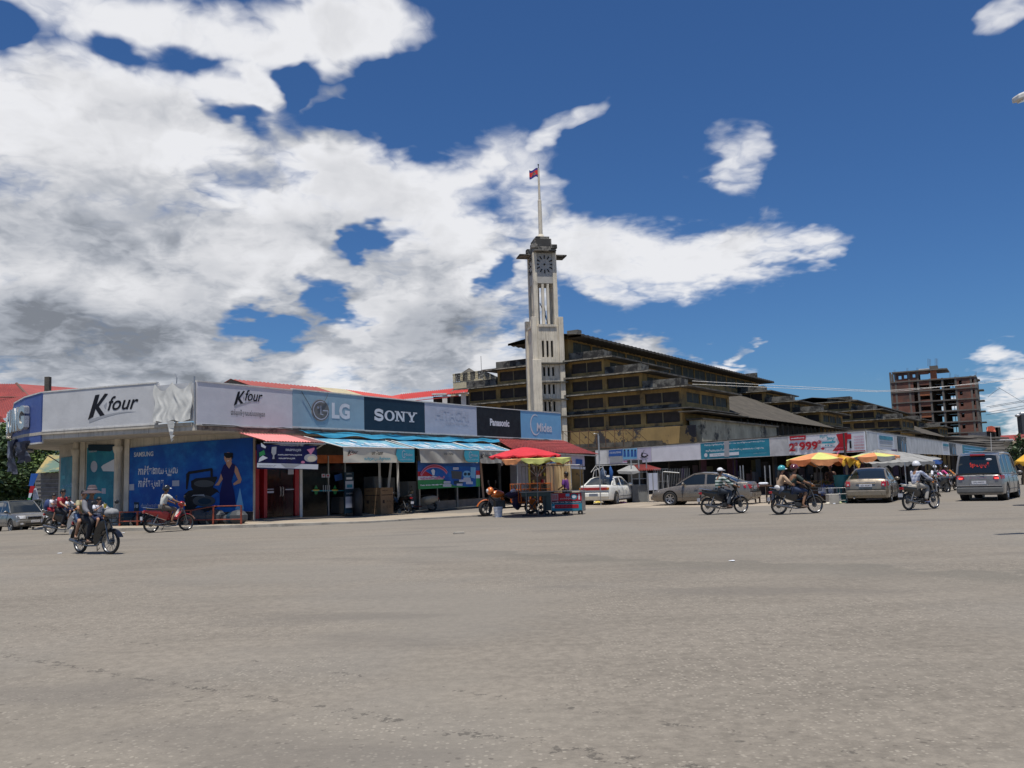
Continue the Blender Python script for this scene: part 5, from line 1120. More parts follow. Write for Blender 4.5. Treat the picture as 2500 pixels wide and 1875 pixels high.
txt(mb, S1, D, 'កខគឃងចឆ', 400, 300, 520, 270, wh, .075); shp(mb, S1, D, [(550, 380), (740, 366), (740, 376), (550, 390)], pk, .072); wb(mb, 'print', PAL, t)
strip(S1, H1(1592), H1(1712) - .01, M_sgw, 'blank white panel left of the teal panel on the market canopy')
t = strip(S1, H1(1712), H1(1882) - .01, vinyl('strip_teal', (.03, .22, .31), var=.1), 'teal panel with two lines of white script and a worn pale patch in the middle'); mb = MB()
txt(mb, S1, D, 'ចំេពាះទូរស័ព្ទែដលេចញពី', 1425, 222, 1640, 182, wh, .08, bold=.03); txt(mb, S1, D, 'ផ្សារ េយើងជួយអ្នកបន្ថយ', 1690, 198, 2075, 152, wh, .08, bold=.03)
txt(mb, S1, D, 'ការចំណាយេលើេសវា', 1440, 282, 1640, 240, wh, .08, bold=.03); txt(mb, S1, D, 'ការែថទាំសុខភាពរបស់កុមារ', 1695, 270, 2065, 222, wh, .08, bold=.03)
shp(mb, S1, D, [(1478, 300), (1795, 278), (1797, 312), (1480, 334)], wh, .07); shp(mb, S1, D, [(1635, 170), (1690, 165), (1692, 330), (1640, 335)], gy_, .072); shp(mb, S1, D, arc(1440, 315, 18, 22, 0, 340, 14), wh, .08); txt(mb, S1, D, 'ខេមបូឌា', 1520, 322, 1600, 303, tl, .076); txt(mb, S1, D, 'cambodia dream', 1950, 300, 2095, 285, lg, .08)
wb(mb, 'lettering', PAL, t)
strip(S1, H1(1882), H1(1928) - .01, M_sgg, 'plain grey panel between the teal panel and the red and white price panel')
t = strip(S1, H1(1928), H1(2069) - .01, M_sgw, 'white price panel with huge red 2 dollar and 999 figures and a red arrow end'); mb = MB(); q5 = c5
shp(mb, S1, q5, [(770, 65), (855, 50), (855, 185), (740, 195), (795, 130)], re, .08); shp(mb, S1, q5, [(410, 80), (535, 72), (535, 105), (412, 112)], re, .08); txt(mb, S1, q5, 'metfone', 422, 102, 525, 82, wh, .085, bold=.03)
for bd, m_, dd in ((.11, wh, .082), (.085, re, .088), (.02, re, .092)):
    pass
for body, xa_, ya_, xb_, yb_ in (('2', 412, 193, 450, 135), ('$', 452, 165, 472, 130), ('999', 490, 190, 628, 118), ('$', 630, 148, 652, 112)):
    txt(mb, S1, q5, body, xa_ - 3, ya_ + 3, xb_ + 3, yb_ - 3, re, .084, bold=.085); txt(mb, S1, q5, body, xa_ - 1, ya_, xb_ + 1, yb_, wh, .088, bold=.055); txt(mb, S1, q5, body, xa_, ya_, xb_, yb_, re, .093, bold=.035)
txt(mb, S1, q5, 'ឥឡូវេនះ', 645, 98, 700, 68, aq, .085, bold=.03); txt(mb, S1, q5, 'ែកឡុង', 700, 120, 765, 78, aq, .085, bold=.04); shp(mb, S1, q5, [(662, 122), (765, 115), (765, 130), (662, 137)], aq, .085); shp(mb, S1, q5, arc(667, 175, 14, 9, 0, 330, 10), re, .085); txt(mb, S1, q5, 'េហើយ', 770, 175, 848, 155, pk, .085); 
for x in (690, 710, 732): shp(mb, S1, q5, arc(x, 150, 6, 6, 0, 330, 8), aq, .085)
wb(mb, 'lettering', PAL, t)
t = strip(S1, H1(2069), S1.L[-1] - .02, V_white, 'small white panel with a red square and red small print at the canopy corner'); mb = MB(); a = H1(2069); b_ = S1.L[-1]; w = b_ - a; f = S1.fn(.08)
rect(mb, a + .03, a + w * .32, 3.05, 3.32, f, re); rect(mb, a + w * .2, a + w * .3, 2.55, 2.95, f, bk); 
for z in (3.1, 2.95, 2.8, 2.65, 2.5): text(mb, 'កខគឃងច', a + w * .45, a + w * .95, z, z + .1, f, pk if z > 2.7 else re)
rect(mb, a, b_, 2.37, 2.41, f, re); wb(mb, 'lettering', PAL, t)
seg = [(2109, 2142, M_sgg, 'worn grey panel just right of the canopy corner'), (2142, 2183, V_white, 'white notice panel with teal heading, right of the canopy corner'), (2183, 2190, M_sgg, 'narrow grey strip left of the dark photo panel'), (2190, 2214, V_dgrey, 'dark photo panel of figures on the right side canopy'), (2214, 2300, M_sgg, 'long worn grey panel on the right side canopy'), (2300, 2317, V_white, 'small white notice panel on the right side canopy'), (2317, 2334, V_dgrey, 'small dark photo panel farther along the right side canopy'), (2334, 2349, M_sgg, 'small grey panel before the last teal panel'), (2349, 2411, V_teal, 'teal panel with pale bars at the far end of the canopy')]
for a_, b_, m_, lb in seg:
    xa_, xb_ = H2(a_) if a_ > 2110 else .05, H2(b_) - .01; t = strip(S2, xa_, xb_, m_, lb); w = xb_ - xa_; f = S2.fn(.08)
    mb = MB()
    if m_ is V_white:
        rect(mb, xa_ + w * .1, xb_ - w * .1, 3.05, 3.28, f, tl); 
        for z in (2.9, 2.78, 2.66): rect(mb, xa_ + w * .12, xb_ - w * .15, z, z + .05, f, gy_)
    elif m_ is V_teal:
        for z in (2.55, 2.8, 3.05): rect(mb, xa_ + w * .05, xb_ - w * (.1 + .2 * (z > 3)), z, z + .12, f, sk)
        rect(mb, xa_ + w * .1, xa_ + w * .3, 2.4, 2.5, f, wh)
    elif m_ is V_dgrey:
        for k in range(5): x_ = xa_ + w * (.35 + .13 * k); rect(mb, x_, x_ + w * .07, 2.42, 2.95 + .12 * (k % 3), f, sk if k % 2 else gy_); shape(mb, arc(x_ + w * .035, 3.05 + .12 * (k % 3), w * .03, .07, 0, 330, 8), f, gy_)
        rect(mb, xa_ + w * .05, xa_ + w * .3, 2.6, 3.3, f, nv)
    if mb.v: wb(mb, 'print', PAL, t)
# canopy roof and stall interior behind the strip
t = thing('market_canopy', 'low concrete canopy roof running round the market behind the sign panels', 'canopy', (18.6, 46, 0)); mb = MB()
A1 = [Vector((p[0], p[1], 0)) for p in ((3.0, 69.5), pL, pC_, pR)]; nvec = Vector((.55, .84, 0))
back = [Vector((8, 84, 0)), Vector((18, 83, 0)), Vector((31, 66, 0)), Vector((pR[0] + 12, pR[1] - 2, 0))]; back = [Vector((6, 76, 0)), Vector((11, 75, 0)), Vector((21.8, 54.5, 0)), Vector((pR[0] - 6, pR[1] + 4, 0))]
for i in range(3):
    q4 = [A1[i], A1[i + 1], back[i + 1], back[i]]; mb.hexa([p + Vector((0, 0, 3.38)) for p in q4] + [p + Vector((0, 0, 3.52)) for p in q4])
wb(mb, 'roof_slab', M_led, t)
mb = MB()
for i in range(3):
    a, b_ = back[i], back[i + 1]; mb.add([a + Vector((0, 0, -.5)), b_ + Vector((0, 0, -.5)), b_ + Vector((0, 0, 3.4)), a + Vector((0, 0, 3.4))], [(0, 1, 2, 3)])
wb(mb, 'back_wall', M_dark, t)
mb = MB()
for S, L_ in ((S1, S1.L[-1]), (S2, 60)):
    x = .6
    while x < L_: p = S.P(x, 0, -1.2); mb.box(p.x - .05, p.x + .05, p.y - .05, p.y + .05, -.3, 3.4); x += 3.4
wb(mb, 'canopy_posts', M_shut, t, kind='stuff')
mb = MB()
for k in range(26):
    p = S1.P(S1.L[-1] - .3 - 17 * rnd.random(), 0, -1.2 - 1.6 * rnd.random()); w = rnd.uniform(.15, .45); h = rnd.uniform(.7, 1.5); z = rnd.uniform(.7, 1.2); mb.box(p.x - w / 2, p.x + w / 2, p.y - .03, p.y + .03, z, z + h, rnd.choice([14, 8, 2, 17, 9, 13, 7, 5]))
wb(mb, 'hanging_clothes', [mat('cl%d' % i, (.04 + .02 * (i % 4), .03 + .015 * (i % 3), .03 + .02 * (i % 5)), .9) for i, m in enumerate(PAL)], t, kind='stuff')

# ================================================================== BACKGROUND BUILDINGS
M_redroof = mat('red_metal_roof', (.50, .055, .04), .6, var=.1, streak=.2); M_redroof2 = mat('faded_red_roof', (.30, .06, .05), .7, var=.15, scale=.4, streak=.3); M_cream = mat('cream_paint', (.58, .50, .33), .8, var=.1, streak=.25)
def roof_ribs(mb, a0, a1, b0, b1, n, m=0): mb.grid(corr(Vector(a0), Vector(a1), Vector(b0), Vector(b1), n, .05, 1), m)
# low red gable roof of the shop, seen above the sign boards
t = thing('shop_roof', 'dark red corrugated roof with a cream patch rising behind the sign boards', 'roof', FS.o, SA); mb = MB()
w_ = lambda s, y, z: FS.w(s, y, z); ridge = FS.on(565, 926, 5.5); 
rs = [FS.on(563, 927, 5.5), FS.on(770, 946, 5.5), FS.on(840, 952, 5.5), FS.on(955, 968, 5.5)]
for (a, b_), m_ in zip(((0, 1), (1, 2), (2, 3)), (M_redroof2, M_cream, M_redroof)):
    mb = MB(); roof_ribs(mb, (rs[a].x, 5.5, rs[a].z), (rs[b_].x, 5.5, rs[b_].z), (rs[a].x, .9, 5.0), (rs[b_].x, .9, 5.0), 22); mb.build('roof_sheet', m_, t)
mb = MB(); roof_ribs(mb, (rs[0].x, 5.5, rs[0].z), (24, 5.5, 5.9), (rs[0].x, 10, 5.0), (24, 10, 5.0), 60); mb.build('roof_sheet', M_redroof2, t)
mb = MB(); mb.add([(rs[0].x, .9, 5.0), (rs[0].x, 10, 5.0), (rs[0].x, 5.5, rs[0].z)], [(0, 1, 2)]); mb.build('gable', M_dark, t)
# bright red roofed building left of the market
def gabled(label, a, b, Yd, zr0, zr1, depth, mroof, mwall, name='red_roofed_building', cols=None):
    """building whose front eave runs a->b (picture points at depth Yd), ridge behind"""
    P0 = Dp(*a, Yd); P1 = Dp(*b, Yd); t = thing(name, label, 'building', (P0.x, P0.y, 0)); d = (P1 - P0); d.z = 0; L_ = d.length; d.normalize(); n_ = Vector((-d.y, d.x, 0)); return t, P0, P1, d, n_
t = thing('red_roofed_building', 'building with a bright red metal roof and white columns left of the ochre market hall', 'building', (0, 88, 0)); Yb = 88
a0 = Dp(*c3(-30, 165), Yb); a1 = Dp(*c3(500, 100), Yb); r0 = Dp(*c3(0, 97), Yb + 5); r1 = Dp(*c3(580, 35), Yb + 5); b0 = Dp(*c3(480, 100), Yb - 1); b1 = Dp(*c3(718, 72), Yb - 1); q0 = Dp(*c3(580, 60), Yb + 2); q1 = Dp(*c3(720, 46), Yb + 2); e0 = Dp(950, 968, Yb + 1); e1 = Dp(965, 973, Yb)
mb = MB(); roof_ribs(mb, r0, r1, Dp(*c3(-30, 160), Yb), Dp(*c3(500, 103), Yb), 26); mb.add([e0, r0, Dp(*c3(-30, 160), Yb)], [(0, 1, 2)]); wb(mb, 'roof', M_redroof, t)
mb = MB(); roof_ribs(mb, q0, q1, b0, b1, 10); mb.add([Dp(*c3(150, 165), Yb - .2), Dp(*c3(620, 112), Yb - .2), Dp(*c3(620, 122), Yb - .2), Dp(*c3(150, 172), Yb - .2)], [(0, 1, 2, 3)]); wb(mb, 'roof', M_redroof, t)
mb = MB(); z1_ = Dp(*c3(640, 125), Yb).z; xL = Dp(*c3(330, 150), Yb).x; xR = Dp(*c3(730, 150), Yb).x; mb.box(xL, xR, Yb + 1.5, Yb + 1.8, 0, z1_ + .2); wb(mb, 'back_wall', M_dark, t)
for x in (470, 672): mb = MB(); p = Dp(*c3(x, 170), Yb + .2); mb.box(p.x - .25, p.x + .25, Yb, Yb + .4, 0, z1_ + .3); wb(mb, 'column', M_steel_w, t)
mb = MB(); mb.box(xL - 8, xR, Yb + .3, Yb + .6, 0, z1_ - 1.6); mb.box(xL, xR, Yb - .1, Yb + .3, z1_ + .25, z1_ + .4); wb(mb, 'wall', M_steel_w, t)
# cream building with ornate terrace
t = thing('terrace_building', 'cream building with an ornate pierced roof terrace peeking over the market hall', 'building', (0, 112, 0)); Yb = 112; q5_ = lambda x, y: (1100 + x / 10.055, 850 + y / 10.055)
p0 = Dp(*q5_(60, 840), Yb); p1 = Dp(*q5_(800, 750), Yb - 3); p2 = Dp(*q5_(1200, 800), Yb + 6); top0 = Dp(*q5_(70, 700), Yb).z; top1 = Dp(*q5_(700, 600), Yb - 3).z; sb = 1.1
def slabq(mb, P, Q, z0a, z0b, z1a, z1b, th=.3, m=0):
    P = Vector((P.x, P.y, 0)); Q = Vector((Q.x, Q.y, 0)); n_ = Vector((-(Q - P).y, (Q - P).x, 0)).normalized() * th
    mb.hexa([P + Vector((0, 0, z0a)), Q + Vector((0, 0, z0b)), Q + n_ + Vector((0, 0, z0b)), P + n_ + Vector((0, 0, z0a)), P + Vector((0, 0, z1a)), Q + Vector((0, 0, z1b)), Q + n_ + Vector((0, 0, z1b)), P + n_ + Vector((0, 0, z1a))], m)
mb = MB(); zb = (p0.z + p1.z) / 2; slabq(mb, p0, p1, zb - .9, zb - .9, zb, zb, 1.2); slabq(mb, p1, p2, zb - .9, zb - .9, zb, zb, 1.2); slabq(mb, Dp(*q5_(0, 930), Yb), Dp(*q5_(180, 900), Yb), zb - 1.8, zb - 1.8, zb - 1.0, zb - 1.0, 1.2); wb(mb, 'terrace_slab', M_cream, t)
mb = MB(); slabq(mb, p0 + Vector((1.5, 1, 0)), p1 + Vector((0, 1, 0)), 0, 0, zb - .9, zb - .9, .3); slabq(mb, p1 + Vector((0, 1, 0)), p2, 0, 0, zb - .9, zb - .9); wb(mb, 'wall', mat('tan_wall', (.42, .28, .14), .85, var=.1), t)
k = 0
for P, Q, n_ in ((p0, p1, 12), (p1, p2, 9)):
    for i in range(n_):
        a = P.lerp(Q, i / n_); b_ = P.lerp(Q, (i + 1) / n_); mb = MB(); h = .95
        dd = Vector((b_.x - a.x, b_.y - a.y, 0)); c_ = Vector((a.x, a.y, zb)) + dd * .5
        for j in range(10):
            an = 2 * pi * j / 10; an2 = 2 * pi * (j + 1) / 10; mb.beam(c_ + dd * .42 * cos(an) + Vector((0, 0, .5 + .42 * sin(an))), c_ + dd * .42 * cos(an2) + Vector((0, 0, .5 + .42 * sin(an2))), .09)
        mb.beam(Vector((a.x, a.y, zb)), Vector((b_.x, b_.y, zb + 1)), .08); mb.beam(Vector((b_.x, b_.y, zb)), Vector((a.x, a.y, zb + 1)), .08); mb.beam(Vector((a.x, a.y, zb + 1.02)), Vector((b_.x, b_.y, zb + 1.02)), .12)
        wb(mb, 'balustrade_panel', M_par if (i % 3) else M_cream, t)
mb = MB(); c_ = Dp(*q5_(430, 600), Yb + 2); mb.add([c_ + Vector(v) for v in ((-1.2, 0, -.2), (1.4, 0, -.2), (1.4, 2, -.2), (-1.2, 2, -.2), (.1, 1, .75))], [(0, 1, 4), (1, 2, 4), (2, 3, 4), (3, 0, 4), (3, 2, 1, 0)]); mb.box(c_.x - 1, c_.x + 1.2, c_.y + .1, c_.y + 1.9, c_.z - 2, c_.z - .2); wb(mb, 'stair_turret', M_led, t)
mb = MB(); a = Dp(*q5_(760, 590), Yb); b_ = Dp(*q5_(745, 190), Yb); mb.cyl(a - Vector((0, 0, 1)), b_, .03, n=5); tag(wb(mb, 'antenna_mast', M_wire, None), 'thin radio mast rising left of the stepped hall', 'mast')
# left background: big red roofs and yellow house behind the blue sign
t = thing('red_roofed_building', 'large building with faded red hipped roofs at the far left behind the cobalt sign', 'building', (-40, 82, 0)); Yb = 82
L1 = lambda x, y, Y: Dp(*c1(x, y), Y)
mb = MB(); roof_ribs(mb, L1(-300, 128, Yb + 8), L1(140, 128, Yb + 8), L1(-300, 520, Yb - 4), L1(330, 330, Yb - 6), 30); mb.grid([[L1(140, 127, Yb + 8), L1(330, 328, Yb - 6)], [L1(760, 172, Yb + 12), L1(700, 330, Yb + 2)]]); wb(mb, 'roof', M_redroof2, t)
mb = MB(); mb.tube([L1(140, 126, Yb + 8), L1(235, 232, Yb + 1), L1(330, 330, Yb - 6)], .14, 6); mb.tube([L1(-300, 240, Yb + 1), L1(250, 240, Yb + 1)], .06, 6); wb(mb, 'ridge_cap', mat('brown_ridge', (.13, .07, .05), .8), t)
mb = MB(); a = L1(-300, 520, Yb - 3.5); b_ = L1(330, 350, Yb - 5); slabq(mb, a, b_, 0, 0, a.z, a.z); wb(mb, 'wall', M_cream, t)
t = thing('yellow_house', 'pale yellow house with white eaves and a small red tiled roof at the left edge', 'house', (-34, 66, 0)); Yb = 66
mb = MB(); z = L1(40, 488, Yb).z; a = L1(-200, 490, Yb); b_ = L1(68, 490, Yb); mb.box(a.x, b_.x, Yb, Yb + 5, 0, z); wb(mb, 'wall', mat('yellow_wall', (.50, .38, .14), .85, var=.1, streak=.2), t)
mb = MB(); mb.box(a.x, L1(82, 490, Yb).x, Yb - .5, Yb + 5, z, z + .28); mb.box(a.x, L1(75, 490, Yb).x, Yb - .3, Yb, z - .25, z); wb(mb, 'eave', M_steel_w, t)
mb = MB(); mb.grid([[L1(-200, 420, Yb + 1), L1(-200, 462, Yb - .4)], [L1(5, 395, Yb + 2), L1(72, 480, Yb - .4)]]); roof_ribs(mb, L1(-150, 420, Yb + 1), L1(5, 400, Yb + 1.5), L1(-150, 480, Yb - .4), L1(60, 478, Yb - .4), 14); wb(mb, 'roof', M_tile, t)
mb = MB(); p = L1(100, 560, 68); mb.box(p.x - 1.4, p.x + .1, 68, 68.3, 0, p.z + 1.1); wb(mb, 'side_wall', mat('orange_wall', (.42, .18, .07), .85), t)
mb = MB(); mb.beam(L1(401, 330, 44), L1(405, 70, 44), .24); tag(wb(mb, 'concrete_pole', M_led, None), 'square dark concrete pole rising behind the left curved banner', 'pole')
# ------------------------------------------------------------------ unfinished brick block
Yc = 205.0; cA = Dp(2389, 1000, Yc); BA = math.atan2(-.50, .866)
FB = Frame((cA.x, cA.y), BA); blk = thing('unfinished_building', 'unfinished eight storey concrete and brick block with open floors at the right', 'building', FB.o, BA)
cb = lambda x, y: (2140 + x / 6.1444, 850 + y / 6.1444); bx = lambda x, y: FB.on(*cb(x, y), 0)
M_brk = mat('raw_brick', (.18, .075, .05), .95, var=.25, scale=.35, col2=(.09, .055, .045), cut=(.45, .65)); M_cfr = mat('raw_concrete_frame', (.15, .13, .11), .95, var=.15, scale=.6, streak=.3); M_brk2 = mat('orange_brick', (.34, .12, .055), .95, var=.15)
xL = bx(215, 540).x; xM = bx(620, 500).x; xS = bx(800, 500).x; xT = bx(1190, 560).x; xW = bx(1420, 560).x; Wd = 0.0
zroof = bx(1510, 405).z; zs = [bx(1200, y).z for y in (1095, 925, 760, 595, 440)]; st_ = (zs[3] - zs[0]) / 3
fl = [zs[0] - 3 * st_, zs[0] - 2 * st_, zs[0] - st_, zs[0], zs[1], zs[2], zs[3], zs[4]]; fl[-1] = zroof - .1; ztop = bx(260, 360).z; DP = 14.0
cols = [xL, bx(285, 520).x, bx(490, 520).x, xM, xS, bx(985, 500).x, xT, xW, -.15]
for i, z in enumerate(fl):
    x0 = xL; mb = MB(); mb.box(x0, .15, -.12, DP, z - .3, z); mb.build('floor_slab', M_cfr, blk)
mb = MB(); mb.box(xL - .3 + (bx(250, 360).x - xL), bx(1000, 330).x, -.4, 7, ztop - .3, ztop); mb.box(bx(880, 320).x - .2, bx(1060, 340).x, -.2, 9, ztop - .32, ztop - .02); mb.build('floor_slab', M_cfr, blk)
mb = MB()
for x in cols:
    for y in (0, 4.6, 9.2, DP - .4): mb.box(x - .22, x + .22, y, y + .4, 0, (ztop if x < xS - .1 and y < 7 else zroof))
mb.build('columns', M_cfr, blk, kind='stuff')
lev = fl + [ztop]
def infill(x0, x1, i, frac0=0, frac1=1, m=M_brk, holes=(), y=.05):
    z0 = lev[i]; z1 = lev[i + 1] - .35; h = z1 - z0; mb = MB(); w = x1 - x0
    openwall(mb, x0 + .2, x1 - .2, z0 + h * frac0, z0 + h * frac1, [(x0 + w * a, x0 + w * b_, z0 + h * c, z0 + h * d) for a, b_, c, d in holes], y, y + .22); mb.build('brick_infill', m, blk)
for i in range(0, 8):
    if i < 7:
        infill(cols[0], cols[1], i); infill(cols[1], cols[2], i); a = cols[2]; b_ = a + (cols[3] - a) * .55; infill(a, b_, i)
        infill(cols[3], cols[4], i, .55, 1.0, M_brk2 if i % 2 else M_brk); infill(cols[3], cols[4], i, 0, .12)
        infill(cols[6], cols[7], i, 0, 1, M_brk, [(.2, .4, .35, .78)]); infill(cols[7], cols[8], i, 0, 1, M_brk, [(.1, .6, .4, .85)]) if i > 3 else infill(cols[7], cols[8], i, 0, 1, M_brk, [(.15, .6, .35, .8)])
        infill(cols[4], cols[5], i, 0, 1, M_brk, [(.45, .75, .25, .8)], y=DP - .5); infill(cols[5], cols[6], i, 0, 1, M_brk, [(.3, .5, .2, .75), (.55, .8, .2, .75)], y=DP - .5); infill(cols[2], cols[4], i, 0, 1, M_brk, y=9)
        infill(cols[6], cols[8], i, 0, 1, M_brk, [(.25, .35, .3, .7)], y=DP - .5)
    else:
        x1_ = bx(890, 400).x; infill(bx(260, 400).x, cols[2], i, 0, 1, M_brk, [(.3, .5, .25, .65), (.68, .88, .3, .7)]); infill(cols[2], cols[3], i, 0, 1, M_brk, [(.45, .75, .35, .75)]); infill(cols[3], cols[4], i, 0, 1, M_brk, [(.1, .95, .0, .62)]); infill(cols[4], x1_ + .4, i, 0, 1, M_brk2)
# side face with balconies
mb = MB()
for i, z in enumerate(fl): mb.box(.15, 1.2 if i < 7 else .5, 9, DP - .5, z - .3, z - .05)
mb.build('balcony_slabs', M_led, blk, kind='stuff')
for i in range(7):
    mb = MB(); tmp = MB(); z0 = fl[i]; z1 = fl[i + 1] - .35; openwall(tmp, .5, DP, z0, z1, [(1.5, 3, z0 + .2, z1 - .4), (5.5, 7, z0 + .6, z1 - .6), (9, 11, z0 + .2, z1 - .4)], -.2, 0); mb.add([(.0 + b, a, c) for a, b, c in tmp.v], tmp.f); mb.build('brick_infill', M_cfr, blk)
mb = MB(); a = bx(785, 262); b_ = bx(905, 262); mb.box(a.x, b_.x, 1, 4, ztop, a.z); mb.build('tank_room', M_cfr, blk)
mb = MB()
for x, yb, yt in ((770, 262, 150), (797, 262, 158), (880, 262, 145), (905, 262, 150), (262, 360, 320), (455, 340, 290), (605, 330, 288), (1100, 430, 360), (1180, 425, 385), (1215, 425, 395), (1485, 400, 355), (1100, 425, 380), (210, 520, 485), (228, 520, 490)):
    a = bx(x, yb); b_ = bx(x, yt)
    for d_ in (-.12, .12): mb.beam((a.x + d_, 1, a.z - .1), (b_.x + d_, 1, b_.z), .05)
mb.build('rebar', mat('rebar', (.12, .09, .08), .9), blk, kind='stuff'); mb = MB(); a = bx(628, 310); mb.box(a.x, a.x + 2.3, .2, 1, ztop, ztop + .3); mb.build('white_sheet', M_steel_w, blk)
# small buildings to its right
t = thing('gabled_house', 'narrow grey house with a bright orange roof beside the unfinished block', 'house', (0, 185, 0)); Yh = 185; hp = lambda x, y, Y=185: Dp(*cb(x, y), Y)
mb = MB(); a = hp(1665, 1250); b_ = hp(1865, 1250); mb.box(a.x, b_.x, Yh, Yh + 8, 0, a.z); mb.build('wall', M_led, t, loc=(0, -185, 0)) if False else wb(mb, 'wall', mat('grey_wall', (.40, .38, .35), .9, var=.2), t)
mb = MB(); mb.grid([[hp(1660, 1180), hp(1650, 1245, 184)], [hp(1760, 1185), hp(1790, 1255, 184)]]); mb.poly([hp(1725, 1165, 184), hp(1770, 1180, 184), hp(1780, 1215, 184), hp(1720, 1250, 184), hp(1668, 1240, 184), hp(1665, 1175, 184)]); wb(mb, 'roof', mat('orange_roof', (.5, .10, .05), .7), t)
mb = MB(); mb.prism([hp(1735, 1170, 186), hp(1850, 1165, 186), hp(1870, 1235, 186), hp(1795, 1215, 186)], (0, 1, 0)); wb(mb, 'roof', M_steel_w, t, label='white metal rear roof')
mb = MB()
for x in (1690, 1735, 1790, 1830): p = hp(x, 1300); mb.box(p.x - .5, p.x + .5, Yh - .05, Yh + .02, p.z - 1, p.z + 1.6)
wb(mb, 'window', M_dark, t)
t = thing('long_red_roof_building', 'long low building with a red roof and white balustrade at the right edge', 'building', (0, 150, 0)); mb = MB()
a0, a1, b0, b1 = hp(1860, 1310, 155), hp(2900, 1255, 155), hp(1865, 1385, 150), hp(2900, 1360, 150); roof_ribs(mb, a0, a1, b0, b1, 60); wb(mb, 'roof', M_redroof2, t)
mb = MB(); mb.box(b0.x, b1.x, 150, 151, 0, b0.z); wb(mb, 'wall', mat('maroon_wall', (.16, .06, .05), .9), t)
mb = MB(); a = hp(1850, 1385, 140); b_ = hp(2050, 1415, 140); 
for i in range(14): x = a.x + (b_.x - a.x) * i / 13; mb.box(x - .12, x + .12, 140, 140.2, a.z - 1.6, a.z)
mb.box(a.x, b_.x, 139.9, 140.3, a.z, a.z + .2); wb(mb, 'balustrade', M_steel_w, t)
t = thing('beige_gate_building', 'small beige walled building above the silver van at the right edge', 'building', (0, 110, 0)); mb = MB(); a = hp(2040, 1430, 110); b_ = hp(2140, 1430, 110); mb.box(a.x, b_.x, 110, 112, 0, a.z + .3); wb(mb, 'wall', mat('beige_wall', (.48, .38, .24), .85), t); mb = MB(); mb.box(b_.x - .1, b_.x + 20, 108, 116, hp(2140, 1460, 108).z - .2, hp(2140, 1440, 108).z); wb(mb, 'roof', M_led, t)
# dark low sheds filling the far right behind the strip
t = thing('market_shed', 'row of low dark sheds with stepped roofs at the far right market end', 'shed', (0, 120, 0))
for (xa, xb, y0_, y1_, Y) in ((1620, 1930, 1395, 1560, 118), (1930, 2040, 1450, 1640, 112), (1500, 1780, 1330, 1420, 135), (1680, 2600, 1525, 1640, 104)):
    a = hp(xa, y0_, Y); b_ = hp(xb, y0_, Y); mb = MB(); mb.box(a.x, b_.x, Y, Y + 8, 0, a.z); wb(mb, 'wall', M_dark if Y != 112 else M_led, t); mb = MB(); mb.hexa([Vector((a.x - 1, Y - 2, a.z - .5)), Vector((b_.x + 1, Y - 2, a.z - .5)), Vector((b_.x + 1, Y + 8, a.z + .2)), Vector((a.x - 1, Y + 8, a.z + .2)), Vector((a.x - 1, Y - 2, a.z - .3)), Vector((b_.x + 1, Y - 2, a.z - .3)), Vector((b_.x + 1, Y + 8, a.z + .5)), Vector((a.x - 1, Y + 8, a.z + .5))]); wb(mb, 'roof', M_rufs, t)
# slim lamp posts and overhead wires at the right
mb = MB(); a = hp(1705, 1570, 75); b_ = hp(1712, 1270, 75); mb.cyl(Vector((a.x, a.y, 0)), b_, .03, .02); tag(wb(mb, 'flag_pole', M_steel_w, None), 'thin white pole rising above the last teal panel', 'pole')
t = thing('lamp_tower', 'dark blue lamp mast with side floodlights at the right edge', 'mast', (0, 160, 0)); mb = MB(); a = hp(2195, 1300, 160); b_ = hp(2190, 1000, 160); mb.beam(Vector((a.x + .3, 160, 0)), Vector((a.x + .3, 160, b_.z)), 1.4); wb(mb, 'mast', V_dgrey, t); mb = MB(); p = hp(2190, 985, 160); mb.beam(p, hp(2120, 1010, 160), .12); mb.ell(hp(2122, 1012, 160), (.6, .5, .3), 8, 5); mb.ell(hp(2195, 985, 160), (.8, .5, .4), 8, 5); wb(mb, 'floodlight', M_metal, t)
wires = [((0, 640), (205, 632), (1600, 530), (2600, 400)), ((0, 655), (400, 640), (1180, 560), (1600, 510), (2400, 440)), ((1640, 1000), (2250, 900)), ((1700, 890), (2300, 790)), ((1690, 960), (2300, 850)), ((1650, 880), (2300, 770)), ((1830, 590), (2260, 850)), ((1670, 735), (1760, 660), (1850, 600))]
for k, w_p in enumerate(wires):
    Y = 70 if k < 2 else 90; mb = MB(); P_ = [hp(x, y, Y + i * 3) for i, (x, y) in enumerate(w_p)]
    if k < 2: P_ = [Dp(1690 - 0 * k, 900 + 30 + 8 * k, Y)] + P_
    mb.tube(P_, .016 if k < 2 else .02, 4); tag(wb(mb, 'overhead_wire', M_steel_w if k < 2 else M_wire, None), ['pale wire crossing in front of the unfinished block, upper of the two', 'pale wire crossing in front of the unfinished block, lower of the two', 'lowest dark wire between the unfinished block and the lamp mast', 'dark wire right of the unfinished block, second from the bottom', 'dark wire right of the unfinished block, third from the bottom', 'dark wire right of the unfinished block, highest of the parallel ones', 'steep dark wire slanting down to the right over the far cloud', 'short bent dark wire at the corner of the unfinished block'][k], 'wire', group='overhead wires at the right')
